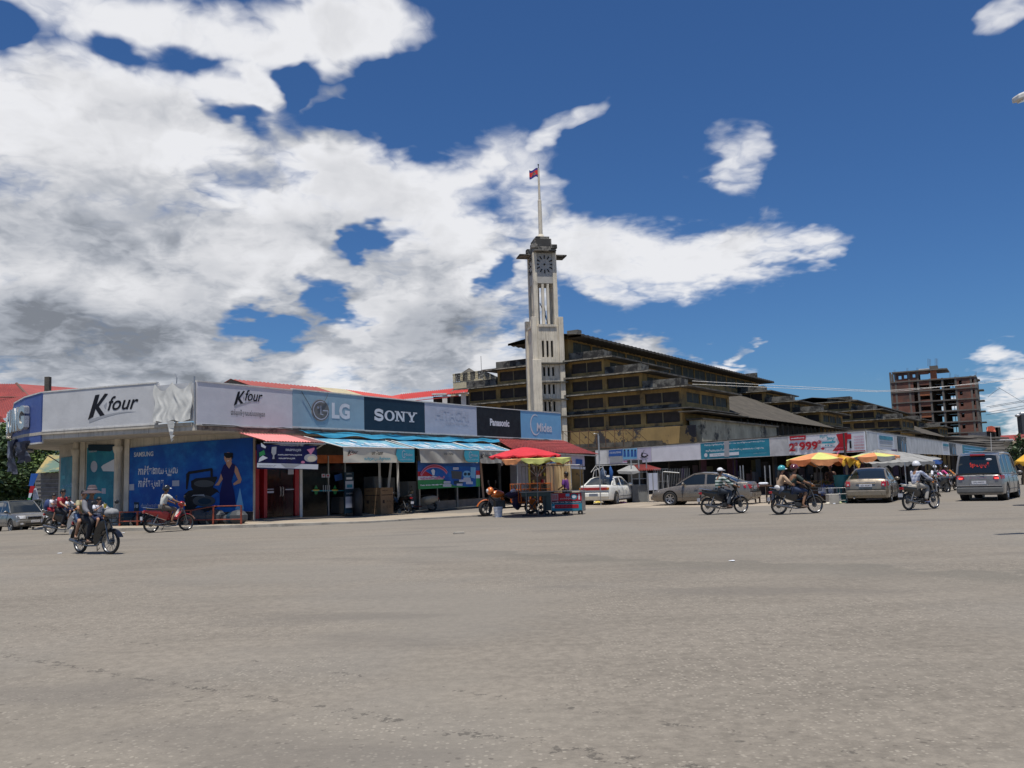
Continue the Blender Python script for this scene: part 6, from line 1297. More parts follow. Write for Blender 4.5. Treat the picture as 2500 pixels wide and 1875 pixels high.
# ================================================================== VEHICLES
M_rub = mat('tyre_rubber', (.02, .02, .02), .85, var=.2); M_plas = mat('black_trim', (.018, .018, .018), .5, var=.1); M_cglass = mat('car_glass', (.012, .016, .018), .03, var=0, spec=.7); M_rim = mat('alloy_rim', (.42, .42, .43), .3, .8, var=.1)
M_tail = mat('tail_lamp_red', (.32, .008, .012), .15, var=.05, coat=.8); M_lens = mat('clear_lens', (.55, .56, .58), .1, var=.05, coat=.6); M_plate = mat('licence_plate', (.55, .55, .57), .5, var=.05); M_amber = mat('amber_lens', (.5, .16, .02), .15); M_chr = mat('chrome', (.7, .7, .7), .12, 1.0, var=.05)
def paint(name, c, metal=.5): return mat('paint_' + name, c, .32, metal, var=.05, coat=.7, grime=.03)
def lerp_tab(tab, x):
    tab = sorted(tab)
    if x <= tab[0][0]: return tab[0][1:]
    for a, b in zip(tab, tab[1:]):
        if x <= b[0]: t = (x - a[0]) / (b[0] - a[0]); return tuple(p + (q - p) * t for p, q in zip(a[1:], b[1:]))
    return tab[-1][1:]
def wheel(par, x, y, r, w, side, rim=M_rim, steer=0.0, spokes=7, hub=False):
    o = bpy.data.objects.new('wheel', None); mb = MB()
    prof = [(r * .66, -w / 2), (r * .93, -w / 2), (r, -w * .36), (r, w * .36), (r * .93, w / 2), (r * .66, w / 2)]
    mb.lathe(prof, 28, ax='y', close=True); me = mb.mesh('tyre', M_rub, 35)
    bpy.data.objects.remove(o); ty = link('wheel', me, par); ty.location = (x, y, r); ty.rotation_euler.z = steer
    mb = MB(); s = side
    mb.lathe([(.001, s * w * .18), (r * .60, s * w * .16), (r * .68, s * w * .42), (r * .66, s * w * .46), (r * .60, s * w * .40), (r * .58, s * w * .22)], 28, ax='y', m=1)
    for k in range(spokes):
        a = 2 * pi * k / spokes; c = lambda rr, da, d: (rr * cos(a + da), s * d, rr * sin(a + da))
        mb.hexa([c(.05, -.5, w * .2), c(.05, .5, w * .2), c(r * .62, .12, w * .2), c(r * .62, -.12, w * .2), c(.05, -.5, w * .34), c(.05, .5, w * .34), c(r * .62, .12, w * .42), c(r * .62, -.12, w * .42)])
    mb.lathe([(.001, s * w * .38), (.05, s * w * .37), (.06, s * w * .2)], 12, ax='y'); mb.lathe([(r * .60, s * w * .36), (r * .68, s * w * .44), (r * .66, s * w * .48), (r * .60, s * w * .42)], 28, ax='y')
    mb.build('rim', [rim, M_plas], ty, smooth=35)
    return ty
def boolean_cut(me, cutters, mats):
    o = link('body', me); dg_objs = []
    for c in cutters:
        k = link('cut', c); k.hide_render = True; m = o.modifiers.new('cut', 'BOOLEAN'); m.object = k; m.operation = 'DIFFERENCE'; m.solver = 'EXACT'; dg_objs.append(k)
    dg_ = bpy.context.evaluated_depsgraph_get(); out = bpy.data.meshes.new_from_object(o.evaluated_get(dg_))
    bpy.data.objects.remove(o)
    for k in dg_objs: bpy.data.objects.remove(k)
    out.materials.clear()
    for m in mats: out.materials.append(m)
    return out
def car(name, label, cat, loc, heading, sp, pm):
    """sp: body [(x, ztop, zbot, halfwidth)], roof [(x, z)], wb/wt half widths of the cabin, pillars, wheels"""
    t = thing(name, label, cat, loc, heading); B = sorted(sp['body']); xs = []
    for a, b in zip(B, B[1:]):
        n = max(1, int((b[0] - a[0]) / .22)); xs += [a[0] + (b[0] - a[0]) * i / n for i in range(n)]
    xs.append(B[-1][0]); mb = MB(); cr = sp.get('crown', .03); rings = []
    for x in xs:
        zt, zb, w = lerp_tab(B, x); h = zt - zb
        half = [(0, zb), (w * .85, zb), (w * .965, zb + h * .06), (w * .99, zb + h * .22), (w, zb + h * .45), (w * .995, zb + h * .62), (w * .975, zb + h * .80), (w * .94, zt - h * .055), (w * .90, zt - .005), (w * .6, zt + cr * .7), (0, zt + cr)]
        rings.append([(x, y, z) for y, z in half] + [(x, -y, z) for y, z in half[-2:0:-1]])
    mb.grid(rings, closed=True); n = len(rings[0]); mb.add(rings[0], [tuple(range(n))]); mb.add(rings[-1], [tuple(range(n))[::-1]]); mb.clean = True
    me = mb.mesh('body', pm, 0); cut = []
    for x, r in sp['arches']:
        for s in (-1, 1):
            c = MB(); c.lathe([(.001, s * .52), (r, s * .52), (r, s * 1.3), (.001, s * 1.3)], 28, (x, 0, r - .03), 'y'); c.clean = True; cut.append(c.mesh('cut', M_plas))
    me = boolean_cut(me, cut, [pm, M_plas]); me.polygons.foreach_set('use_smooth', [True] * len(me.polygons)); me.set_sharp_from_angle(angle=rad(32)); me.name = 'body'; link('body', me, t)
    for x, r in sp['arches']:
        for s in (-1, 1): mb = MB(); mb.lathe([(.001, s * .53), (r - .003, s * .53), (r - .003, s * .72)], 24, (x, 0, r - .03), 'y'); mb.build('wheel_well', M_plas, t)
    # cabin
    R = sorted(sp['roof']); gxs = []
    for a, b in zip(R, R[1:]): gxs += [a[0] + (b[0] - a[0]) * i / 4 for i in range(4)]
    gxs.append(R[-1][0]); wB, wT = sp['wb'], sp['wt']; x0, x1 = R[0][0], R[-1][0]; zr = max(z for _, z in R)
    def belt(x): return lerp_tab(B, x)[0] - .03
    def topz(x): return max(lerp_tab(R, x)[0], belt(x) + .02)
    def side(x, u, d=0): 
        zt_, zb_ = topz(x), belt(x); k = (zt_ - zb_) / (zr - zb_) ; w = wB + (wT - wB) * k * u + d; return (x, w, zb_ + (zt_ - zb_) * u)
    def sec(x, e=0):
        a, b_, c = side(x, 0, e), side(x, .93, e), side(x, 1, e); w = c[1]; z = c[2] + e
        h = [a, b_, (x, w * .96, z + .0), (x, w * .7, z + .03), (x, 0, z + .045)]; return h + [(p[0], -p[1], p[2]) for p in h[-2::-1]]
    mb = MB(); mb.grid([sec(x) for x in gxs]); mb.poly([sec(gxs[0])[i] for i in range(9)]); mb.poly([sec(gxs[-1])[i] for i in range(9)]); mb.build('glass', M_cglass, t, smooth=30)
    ra, rb = sp['roofspan']; rx = [ra + (rb - ra) * i / 8 for i in range(9)]
    mb = MB(); mb.grid([sec(x, .012)[1:-1] for x in rx]); mb.build('roof', pm, t, smooth=40)
    mb = MB()
    for s in (-1, 1):
        path = [(x, s * side(x, 1)[1] * .985, topz(x) + .004) for x in gxs]; mb.tube(path, sp.get('rail', .032), 6)
        for (b0, b1, t0, t1) in sp['pillars']:
            P = [side(b0, .0, .008), side(b1, .0, .008), side(t1, .97, .008), side(t0, .97, .008)]; mb.prism([(p[0], s * p[1], p[2]) for p in P], (0, -s * .03, 0))
        xx = [x0 + .1 + (x1 - x0 - .2) * i / 12 for i in range(13)]; mb.tube([(x, s * (side(x, 0)[1] + .005), belt(x) + .035) for x in xx], .014, 5)
    mb.build('pillars', pm, t, smooth=40)
    for x, r in sp['arches']:
        for s in (-1, 1): wheel(t, x, s * (sp['track']), r - .045, .21, s, spokes=sp.get('spokes', 7), steer=sp.get('steer', 0) * (x > 0))
    # door seams, handles, mirrors
    mb = MB(); hd = MB()
    for s in (-1, 1):
        for x in sp['seams']:
            zt_, zb_, w = lerp_tab(B, x); h = zt_ - zb_
            mb.tube([(x, s * (w * a + .002), zb_ + h * b_) for a, b_ in ((.965, .07), (.99, .22), (1, .45), (.995, .62), (.975, .80), (.94, .945))], .006, 4)
        zt_, zb_, w = lerp_tab(B, 0); mb.tube([(x, s * (lerp_tab(B, x)[2] + .003), lerp_tab(B, x)[1] + .22) for x in (sp['arches'][0][0] + .42, 0, sp['arches'][1][0] - .42)] if sp['arches'][0][0] < sp['arches'][1][0] else [(0, s * w, .3), (.1, s * w, .3)], .012, 4)
        for x in sp['handles']:
            zt_, zb_, w = lerp_tab(B, x); z = zt_ - .17; hd.beam((x - .09, s * (w + .012), z), (x + .09, s * (w + .012), z), .03, .022)
        xm = sp['mirror']; zz = belt(xm) + .10; y = side(xm, 0)[1]; m_ = MB(); m_.ell((xm, s * (y + .13), zz), (.07, .11, .075), 10, 7); m_.beam((xm, s * (y - .02), zz - .05), (xm, s * (y + .08), zz - .03), .04); m_.build('wing_mirror', pm, t, smooth=60)
    mb.build('door_seams', M_plas, t, kind='stuff'); hd.build('door_handles', pm if not sp.get('chromeh') else M_chr, t, bevel=.006, kind='stuff')
    return t
def cbox(par, name, m, x0, x1, y0, y1, z0, z1, both=False, bevel=.02, tilt=0):
    for s in ((1, -1) if both else (1,)):
        mb = MB(); mb.box(x0, x1, *sorted((s * y0, s * y1)), z0, z1)
        if tilt: mb.v = [(x + tilt * (z - z0), y, z) for x, y, z in mb.v]
        mb.build(name, m, par, bevel=bevel)
def ctext(par, body, x, y0, y1, z0, z1, m, name='lettering', sgn=-1):      # on the rear (sgn -1) or front face
    mb = MB(); text(mb, body, y0, y1, z0, z1, lambda a, b, e=0: (x + sgn * .001, -a if sgn < 0 else a, b)); mb.build(name, m, par)
    
def hd_from(px, ang_off): return pi / 2 - math.atan2(px - 1250, F_PX) + rad(ang_off)   # heading relative to the sight line
sedan = dict(body=[(-2.36, .74, .34, .70), (-2.33, .86, .24, .80), (-2.22, 1.0, .21, .86), (-1.9, 1.03, .19, .885), (-1.5, 1.0, .18, .90), (-.8, .955, .18, .91), (.3, .93, .18, .91), (.9, .925, .18, .90), (1.5, .84, .18, .885), (2.0, .745, .19, .85), (2.25, .66, .21, .78), (2.38, .56, .28, .66), (2.41, .5, .34, .58)],
             roof=[(-1.75, 1.0), (-1.5, 1.13), (-1.0, 1.36), (-.6, 1.44), (-.1, 1.47), (.25, 1.43), (.6, 1.25), (1.12, .93)], wb=.80, wt=.60, roofspan=(-.78, .22), pillars=[(-.36, -.26, -.36, -.27), (-1.5, -1.12, -1.08, -.92)], arches=[(-1.33, .37), (1.40, .37)], track=.78, seams=[-1.02, -.31, .78], handles=[-.92, .12], mirror=.72)
# champagne grey sedan, side on
M_p1 = paint('champagne_grey', (.22, .19, .155)); M_p2 = paint('gold_beige', (.27, .225, .165)); M_p3 = paint('ivory_white', (.80, .78, .70), .0); M_p4 = paint('silver_grey', (.22, .21, .20), .3); M_p5 = paint('pewter', (.20, .19, .17))
def ground_at(px, py, dz=0): p = G(px, py); return (p.x, p.y, p.z + dz)
def rear_sedan(t, m, wide=.55, zl=.72, zh=.92, plate='2B-1846', lampw=.28):
    for s in (-1, 1):
        mb = MB(); pts = [(-2.37, .70), (-2.345, .47), (-2.33, .47 - .0)]
        y1, y2 = .84, .84 - lampw
        mb.hexa([(-2.40, s * y2, zl + .02), (-2.36, s * (y1 - .06), zl), (-2.1, s * (y1 + .055), zl + .03), (-2.15, s * y2, zl + .02), (-2.34, s * y2, zh - .02), (-2.28, s * (y1 - .05), zh), (-2.05, s * (y1 + .035), zh - .03), (-2.1, s * y2, zh - .02)]); mb.build('tail_light', M_tail, t, bevel=.015)
        mb = MB(); mb.box(-2.405, -2.38, *sorted((s * (y2 + .04), s * (y2 + .12))), zl + .06, zl + .12); mb.build('reverse_light', M_lens, t)
    cbox(t, 'licence_plate', M_plate, -2.385, -2.365, -.26, .26, .70, .82, bevel=.004); ctext(t, plate, -2.386, -.2, .2, .725, .79, M_plas)
    cbox(t, 'bumper', m, -2.44, -2.1, -.80, .80, .30, .58, bevel=.06); cbox(t, 'bumper_gap', M_plas, -2.42, -2.3, -.78, .78, .585, .605, bevel=0); cbox(t, 'trunk_trim', M_chr if m is M_p2 else m, -2.39, -2.36, -.38, .38, .855, .885, bevel=.006)
    cbox(t, 'exhaust_pipe', M_chr, -2.42, -2.2, .45, .52, .20, .26, bevel=.01)
def front_sedan(t, m):
    for s in (-1, 1):
        mb = MB(); mb.hexa([(2.06, s * .82, .56), (2.34, s * .60, .53), (2.26, s * .45, .56), (1.9, s * .7, .60), (1.92, s * .85, .70), (2.25, s * .62, .665), (2.18, s * .46, .69), (1.85, s * .7, .74)]); mb.build('headlight', M_lens, t, bevel=.015)
    cbox(t, 'grille', M_plas, 2.3, 2.40, -.36, .36, .48, .6, bevel=.02); cbox(t, 'bumper', m, 2.05, 2.43, -.72, .72, .26, .46, bevel=.06)
# (px, py) is the picture point of the car's ground centre
def put_car(fn_label, px, py, off, sp, pm, name='parked_car', cat='car'):
    loc = ground_at(px, py)
    if py < 100: q_ = Dp(px, 1250, py); loc = (q_.x, q_.y, ground_z(q_.x, q_.y))
    return car(name, fn_label, cat, loc, hd_from(px, off), sp, pm)
c_ = put_car('champagne grey sedan parked side on behind the rider in the striped shirt', 1722, 1232, 73, sedan, M_p1); rear_sedan(c_, M_p1); front_sedan(c_, M_p1)
c_ = put_car('gold beige sedan seen from behind, right of the orange and yellow parasols', 2135, 1224, -7, dict(sedan, spokes=5), M_p2); rear_sedan(c_, M_p2, zl=.70, zh=.95, lampw=.22, plate='2D-9047'); front_sedan(c_, M_p2)
box_sedan = dict(sedan, body=[(-2.3, .80, .36, .74), (-2.28, .96, .28, .80), (-2.2, 1.0, .24, .84), (-1.6, 1.0, .2, .85), (-.8, .95, .2, .86), (.8, .93, .2, .86), (1.4, .86, .2, .85), (2.0, .78, .2, .82), (2.2, .7, .22, .76), (2.25, .6, .3, .7)], roof=[(-1.72, 1.0), (-1.5, 1.12), (-1.1, 1.32), (-.7, 1.38), (-.1, 1.40), (.2, 1.37), (.55, 1.18), (1.0, .93)], wb=.77, wt=.60, spokes=9)
c_ = put_car('ivory white older sedan with a full width red tail panel behind the food cart', 1490, 1229.5, -20, box_sedan, M_p3)
cbox(c_, 'tail_panel', M_tail, -2.335, -2.27, -.70, .70, .76, .90, bevel=.012); cbox(c_, 'indicator', M_amber, -2.33, -2.2, .70, .80, .77, .89, both=True, bevel=.012); cbox(c_, 'bumper', M_p3, -2.40, -2.05, -.80, .80, .40, .64, bevel=.05); cbox(c_, 'bumper_gap', M_plas, -2.36, -2.2, -.79, .79, .64, .665, bevel=0); cbox(c_, 'licence_plate', mat('blue_grey_plate', (.16, .18, .22), .5), -2.412, -2.395, -.24, .24, .46, .60, bevel=.004); cbox(c_, 'sill', M_plas, -.9, .95, .80, .87, .2, .27, both=True, bevel=.01); ctext(c_, 'ST190', -2.31, -.62, -.42, .93, .96, M_plas)
cbox(c_, 'headlight', M_lens, 2.1, 2.26, .5, .76, .58, .72, both=True); cbox(c_, 'bumper', M_p3, 2.05, 2.34, -.78, .78, .32, .52, bevel=.05)
cbox(c_, 'taxi_sign', M_lens, -.5, -.3, -.3, .15, 1.44, 1.50)
# silver van from behind
van = dict(body=[(-2.42, .86, .34, .80), (-2.40, 1.02, .28, .85), (-2.3, 1.12, .25, .895), (-1.6, 1.12, .24, .91), (.6, 1.08, .24, .91), (1.4, 1.06, .24, .90), (1.9, .98, .24, .86), (2.3, .82, .26, .80), (2.42, .64, .3, .7)],
           roof=[(-2.36, 1.12), (-2.31, 1.50), (-2.2, 1.84), (-1.9, 1.93), (-.5, 1.97), (.7, 1.93), (1.1, 1.78), (1.85, 1.02)], wb=.84, wt=.70, roofspan=(-2.18, .8), pillars=[(-2.33, -2.08, -2.2, -1.98), (-1.42, -1.28, -1.38, -1.24), (-.42, -.28, -.40, -.26), (.72, .82, .66, .76)], arches=[(-1.45, .40), (1.45, .40)], track=.78, seams=[-.98, .1, 1.05], handles=[.0, .35], mirror=1.45, rail=.045, spokes=6, crown=.02)
BRK = emit('brake_light_on', (1, .06, .05), 2.2)
c_ = put_car('silver grey minivan with red script across its rear window at the right edge', 2420, 1218, -9, van, M_p4, 'minivan', 'van')
for s in (-1, 1):
    mb = MB(); mb.hexa([(-2.44, s * .52, .90), (-2.40, s * .84, .88), (-2.12, s * .93, .90), (-2.2, s * .52, .9), (-2.42, s * .56, 1.03), (-2.38, s * .84, 1.06), (-2.1, s * .92, 1.05), (-2.2, s * .56, 1.03)]); mb.build('tail_light', M_tail, c_, bevel=.02)
    mb = MB(); mb.box(-2.452, -2.43, *sorted((s * .60, s * .74)), .91, .96); mb.build('brake_glow', BRK, c_)
cbox(c_, 'bumper', mat('grey_bumper', (.12, .12, .115), .6), -2.50, -2.1, -.86, .86, .32, .60, bevel=.07); cbox(c_, 'bumper_top', M_p4, -2.50, -2.3, -.84, .84, .605, .65, bevel=.02); cbox(c_, 'high_brake_light', M_tail, -2.30, -2.12, -.28, .28, 1.86, 1.93, bevel=.02); cbox(c_, 'licence_plate', M_plate, -2.45, -2.425, -.27, .27, .70, .83, bevel=.004); ctext(c_, '2AJ-8427', -2.452, -.2, .2, .735, .80, M_plas); cbox(c_, 'plate_recess', mat('recess_grey', (.17, .17, .17), .6), -2.435, -2.42, -.36, .36, .67, .90, bevel=0)
cbox(c_, 'trim_bar', M_chr, -2.455, -2.43, -.34, .34, .66, .685, bevel=.005)
mb = MB(); text(mb, 'ែខ្មរ.សួស្តី', -.30, .42, 1.36, 1.60, lambda a, b, e=0: (-2.335 - .005 - e + (b - 1.2) * .17 - .04, -a, b), 0, bold=.03); mb.build('lettering', mat('red_sticker_script', (.60, .03, .02), .6), c_)
mb = MB(); text(mb, 'មិត្តភាព', -.35, .30, .93, .98, lambda a, b, e=0: (-2.432, -a, b)); mb.build('small_lettering', mat('magenta_print', (.35, .06, .15), .6), c_)
mb = MB(); mb.beam((-2.40, .1, 1.16), (-2.42, -.22, 1.06), .02); mb.build('wiper', M_plas, c_); mb = MB(); mb.ell((-2.27, -.42, 1.70), (.03, .12, .05), 10, 6); mb.build('inside_mirror', M_lens, c_)
cbox(c_, 'roof_rack', M_steel_w, -1.2, .6, -.5, .5, 2.04, 2.06, bevel=0)
# pewter sport utility car at the left edge, facing the camera
suv = dict(body=[(-2.25, .9, .4, .8), (-2.2, 1.05, .34, .86), (-1.6, 1.08, .3, .90), (.5, 1.05, .3, .90), (1.1, 1.03, .3, .90), (1.7, .99, .3, .88), (2.05, .93, .32, .84), (2.2, .82, .36, .78), (2.26, .66, .42, .7)],
           roof=[(-2.1, 1.08), (-1.9, 1.5), (-1.5, 1.64), (-.4, 1.68), (.2, 1.64), (.55, 1.42), (1.05, 1.04)], wb=.82, wt=.64, roofspan=(-1.6, .15), pillars=[(-.35, -.25, -.35, -.27), (-1.4, -1.2, -1.35, -1.2), (-2.0, -1.8, -1.85, -1.7)], arches=[(-1.3, .41), (1.32, .41)], track=.78, seams=[-.9, -.3, .85], handles=[-.75, .15], mirror=.8, spokes=5, crown=.04)
c_ = put_car('pewter sport utility car facing the camera at the left edge', 47, 48.5, 199, suv, M_p5, 'suv', 'car')
for s in (-1, 1):
    mb = MB(); mb.hexa([(2.0, s * .84, .76), (2.24, s * .72, .74), (2.24, s * .42, .76), (1.9, s * .6, .78), (1.95, s * .84, .92), (2.17, s * .70, .90), (2.17, s * .42, .90), (1.9, s * .6, .93)]); mb.build('headlight', M_lens, c_, bevel=.02)
cbox(c_, 'grille', M_chr, 2.18, 2.25, -.38, .38, .72, .86, bevel=.03); cbox(c_, 'grille_mesh', M_plas, 2.22, 2.258, -.34, .34, .74, .84, bevel=.01)
for k in range(3): cbox(c_, 'grille_bar', M_chr, 2.255, 2.268, -.34, .34, .755 + .03 * k, .762 + .03 * k, bevel=0)
cbox(c_, 'bumper', M_p5, 1.95, 2.36, -.86, .86, .38, .68, bevel=.08); cbox(c_, 'lower_grille', M_plas, 2.34, 2.365, -.5, .5, .42, .52, bevel=.01); cbox(c_, 'fog_light', M_lens, 2.33, 2.365, .58, .74, .44, .54, both=True, bevel=.02); cbox(c_, 'licence_plate', M_plate, 2.362, 2.38, -.22, .22, .54, .66, bevel=.004); ctext(c_, '2Q-3316', 2.381, -.18, .18, .57, .63, M_plas, sgn=1)
# a grey car half hidden between the scooters and the van, and one behind the family motorcycle
c_ = put_car('dark sedan half hidden behind the silver minivan', 2395, 1196, 8, dict(sedan, wb=.78), paint('charcoal', (.05, .05, .055))); rear_sedan(c_, M_plas)
c_ = put_car('olive grey pickup half hidden behind the family motorcycle at the left', 128, 52.5, 196, suv, paint('olive_grey', (.10, .10, .08)), 'pickup', 'car'); cbox(c_, 'headlight', M_lens, 2.15, 2.25, .45, .78, .76, .9, both=True); cbox(c_, 'bumper', M_plas, 2.1, 2.36, -.85, .85, .4, .62, bevel=.05)

# ------------------------------------------------------------------ motorcycles
SEATB = mat('black_vinyl_seat', (.015, .015, .015), .6, var=.1); M_eng = mat('engine_alloy', (.09, .09, .09), .45, .7, var=.2); M_exh = mat('exhaust_steel', (.22, .22, .22), .3, .9, var=.15); M_frk = mat('fork_silver', (.20, .20, .20), .4, .8)
def moto_wheel(par, x, r=.285, steer=0.0, mag=False, w=.075, fat=False, pos=None):
    mb = MB(); n = 30; tr = w / 2
    ring = [[((r - tr + tr * cos(a)) * cos(2 * pi * i / n), tr * .9 * sin(a), (r - tr + tr * cos(a)) * sin(2 * pi * i / n)) for a in [2 * pi * j / 8 for j in range(8)]] for i in range(n)]
    ring.append(ring[0]); mb.grid(ring, closed=True); ty = mb.build('wheel', M_rub, par, smooth=60, loc=pos or (x, 0, r)); ty.rotation_euler.z = steer
    mb = MB(); rr = r - w * .95; mb.lathe([(rr, -.022), (rr + .012, -.03), (rr + .02, 0), (rr + .012, .03), (rr, .022), (rr - .008, 0)], 30, ax='y', close=True); mb.build('rim', M_exh, ty, smooth=50)
    mb = MB(); mb.cyl((0, -.055, 0), (0, .055, 0), .045, n=12)
    if not mag:
        for k in range(24):
            a = 2 * pi * k / 24; s = 1 if k % 2 else -1; mb.beam((.04 * cos(a + .5), s * .045, .04 * sin(a + .5)), (rr * cos(a), 0, rr * sin(a)), .005)
    else:
        for k in range(6): a = 2 * pi * k / 6; mb.beam((.03 * cos(a), 0, .03 * sin(a)), (rr * cos(a + .15), 0, rr * sin(a + .15)), .03, .022)
    mb.lathe([(.03, .03), (.085, .032), (.085, .036), (.03, .036)], 20, ax='y', close=True); mb.build('spokes', M_frk, ty, smooth=40); return ty
def motorcycle(label, loc, heading, p1, p2=None, shield=None, basket=False, sport=False, steer=0.0, plate=True, mirrors=True, lean=0.0, mag=False, seat=None, name='motorcycle', scale=1.0):
    """underbone motorcycle; x forward"""
    p2 = p2 or p1; shield = shield or p1; t = thing(name, label, 'motorcycle', loc, heading); t.rotation_euler.x = lean; t.scale = (scale,) * 3
    R_ = .285; moto_wheel(t, -.61, R_, mag=mag); moto_wheel(t, .62, R_, steer=steer, mag=mag, w=.068)
    cs, sn = cos(steer), sin(steer); rk = lambda x, y, z: (.50 + (x - .50) * cs - y * sn, (x - .50) * sn + y * cs, z)
    mb = MB()
    for s in (-1, 1): mb.tube([rk(.62, s * .075, .285), rk(.54, s * .075, .60), rk(.47, s * .06, .78)], [.022, .022, .018], 8)
    mb.build('fork', M_frk, t, smooth=50)
    mb = MB(); rows = []
    for i in range(11):
        a = rad(20 + 130 * i / 10); rows.append([rk(.62 + (R_ + .035) * cos(a), y, R_ + (R_ + .035 - abs(y) * .35) * sin(a)) for y in (-.075, -.05, 0, .05, .075)])
    mb.grid(rows); mb.build('front_fender', p1, t, smooth=60)
    # leg shield
    mb = MB()
    for s in (-1, 1):
        rows = []
        for i, (z, x, y0, y1) in enumerate(((.20, .20, .06, .12), (.34, .24, .06, .17), (.48, .29, .06, .195), (.62, .36, .05, .19), (.74, .42, .03, .15), (.80, .45, .02, .08))):
            rows.append([(x + .05 * (1 - k / 3) - .03 * (k / 3), s * (y0 + (y1 - y0) * k / 3), z) for k in range(4)])
        mb.grid(rows); mb.grid([[(p[0] - .015, p[1], p[2]) for p in r] for r in rows])
    mb.build('leg_shield', shield, t, smooth=60)
    mb = MB(); mb.tube([(.46, 0, .78), (.40, 0, .62), (.24, 0, .44), (-.02, 0, .44), (-.18, 0, .62)], [.04, .05, .075, .075, .05], 10); mb.build('frame_cover', p1 if not sport else M_plas, t, smooth=50)
    mb = MB(); rows = []
    for x, z0, z1, w in ((.06, .42, .58, .05), (-.10, .40, .70, .10), (-.32, .47, .735, .13), (-.52, .56, .755, .12), (-.72, .64, .765, .09), (-.88, .70, .78, .045)):
        rows.append([(x, -w * .6, z0), (x, -w, z0 + (z1 - z0) * .5), (x, -w * .9, z1), (x, w * .9, z1), (x, w, z0 + (z1 - z0) * .5), (x, w * .6, z0)])
    mb.grid(rows, closed=True); mb.poly(rows[0]); mb.poly(rows[-1]); mb.build('tail_body', p2, t, smooth=50)
    mb = MB(); rows = []
    for x, z, w, h in ((.0, .68, .05, .03), (-.08, .72, .10, .05), (-.25, .745, .125, .055), (-.45, .765, .125, .06), (-.65, .785, .11, .06), (-.78, .80, .07, .035)):
        rows.append([(x, -w, z - .02), (x, -w, z + h * .6), (x, -w * .7, z + h), (x, w * .7, z + h), (x, w, z + h * .6), (x, w, z - .02)])
    mb.grid(rows, closed=True); mb.poly(rows[0]); mb.poly(rows[-1]); mb.build('seat', seat or SEATB, t, smooth=50)
    mb = MB(); mb.ell(rk(.44, 0, .93), (.12, .12, .10), 14, 9); mb.tube([rk(.46, 0, .78), rk(.43, 0, .93)], [.05, .07], 10); mb.build('handlebar_cowl', p1, t, smooth=60)
    mb = MB(); mb.ell(rk(.535, 0, .925), (.035, .085, .06), 12, 8); mb.build('headlight', M_lens, t, smooth=60)
    for s in (-1, 1): mb = MB(); mb.ell(rk(.52, s * .11, .88), (.03, .035, .025), 8, 6); mb.build('indicator', M_amber, t, smooth=60)
    mb = MB(); mb.tube([rk(.36, -.34, .97), rk(.38, -.22, .98), rk(.43, -.08, .95), rk(.43, .08, .95), rk(.38, .22, .98), rk(.36, .34, .97)], .012, 6)
    for s in (-1, 1): mb.tube([rk(.36, s * .24, .98), rk(.355, s * .35, .97)], .019, 8); mb.tube([rk(.40, s * .22, .975), rk(.43, s * .34, .965)], .006, 5)
    mb.build('handlebar', M_plas, t, smooth=50)
    if mirrors:
        for s in (-1, 1): mb = MB(); mb.tube([rk(.38, s * .2, .99), rk(.40, s * .26, 1.10), rk(.40, s * .30, 1.16)], .006, 5); mb.ell(rk(.40, s * .32, 1.19), (.015, .065, .045), 10, 7); mb.build('mirror', M_plas, t, smooth=60)
    mb = MB(); mb.box(-.12, .16, -.09, .09, .24, .38); mb.tube([(.14, 0, .31), (.32, 0, .36)], .065, 12); mb.cyl((-.02, -.12, .31), (-.02, .12, .31), .075, n=14); mb.cyl((.07, -.13, .29), (.07, .13, .29), .055, n=12)
    for k in range(5): mb.cyl((.18 + .025 * k, 0, .32 + .008 * k), (.188 + .025 * k, 0, .323 + .008 * k), .08, n=12)
    mb.build('engine', M_eng, t, bevel=.008)
    mb = MB(); mb.tube([(.30, -.05, .30), (.22, -.10, .20), (-.1, -.12, .19), (-.30, -.13, .22)], .018, 6); mb.tube([(-.28, -.135, .22), (-.45, -.14, .26), (-.80, -.145, .33)], [.03, .045, .042], 10); mb.build('exhaust', M_exh, t, smooth=50)
    mb = MB(); 
    for s in (-1, 1): mb.tube([(-.05, s * .07, .30), (-.61, s * .085, .285)], .018, 6); mb.tube([(-.58, s * .095, .30), (-.42, s * .10, .62)], [.026, .018], 8)
    mb.build('swingarm', M_frk, t, smooth=50)
    mb = MB()
    for k in range(8): mb.lathe([(.026, 0), (.034, .008), (.026, .016)], 8, (-.565 + .018 * k, .0, .36 + .034 * k)) if False else None
    mb.box(-.05, .02, -.22, .22, .235, .255); mb.cyl((.0, -.24, .25), (.0, .24, .25), .015, n=8); mb.cyl((-.30, -.20, .35), (-.30, .20, .35), .012, n=8); mb.tube([(-.1, .1, .24), (-.18, .16, .05), (-.14, .2, .12)], .01, 5); mb.build('footpegs', M_plas, t)
    mb = MB(); rows = []
    for i in range(8): a = rad(60 + 110 * i / 7); rows.append([(-.61 + (R_ + .05) * cos(a) - .02, y, R_ + (R_ + .06) * sin(a)) for y in (-.06, 0, .06)])
    mb.grid(rows); mb.tube([(-.86, 0, .66), (-.93, 0, .50)], .02, 6); mb.build('rear_fender', M_plas, t, smooth=60)
    mb = MB(); mb.box(-.91, -.85, -.07, .07, .67, .75); mb.build('tail_light', M_tail, t, bevel=.015)
    if plate: mb = MB(); mb.box(-.962, -.95, -.085, .085, .44, .56); mb.build('licence_plate', M_plate, t)
    mb = MB(); mb.tube([(-.5, -.11, .80), (-.84, -.09, .86), (-.90, 0, .87), (-.84, .09, .86), (-.5, .11, .80)], .012, 6); mb.build('grab_rail', M_chr, t, smooth=50)
    mb = MB(); mb.box(-.45, -.02, .10, .12, .27, .34); mb.build('chain_case', p1, t, bevel=.01)
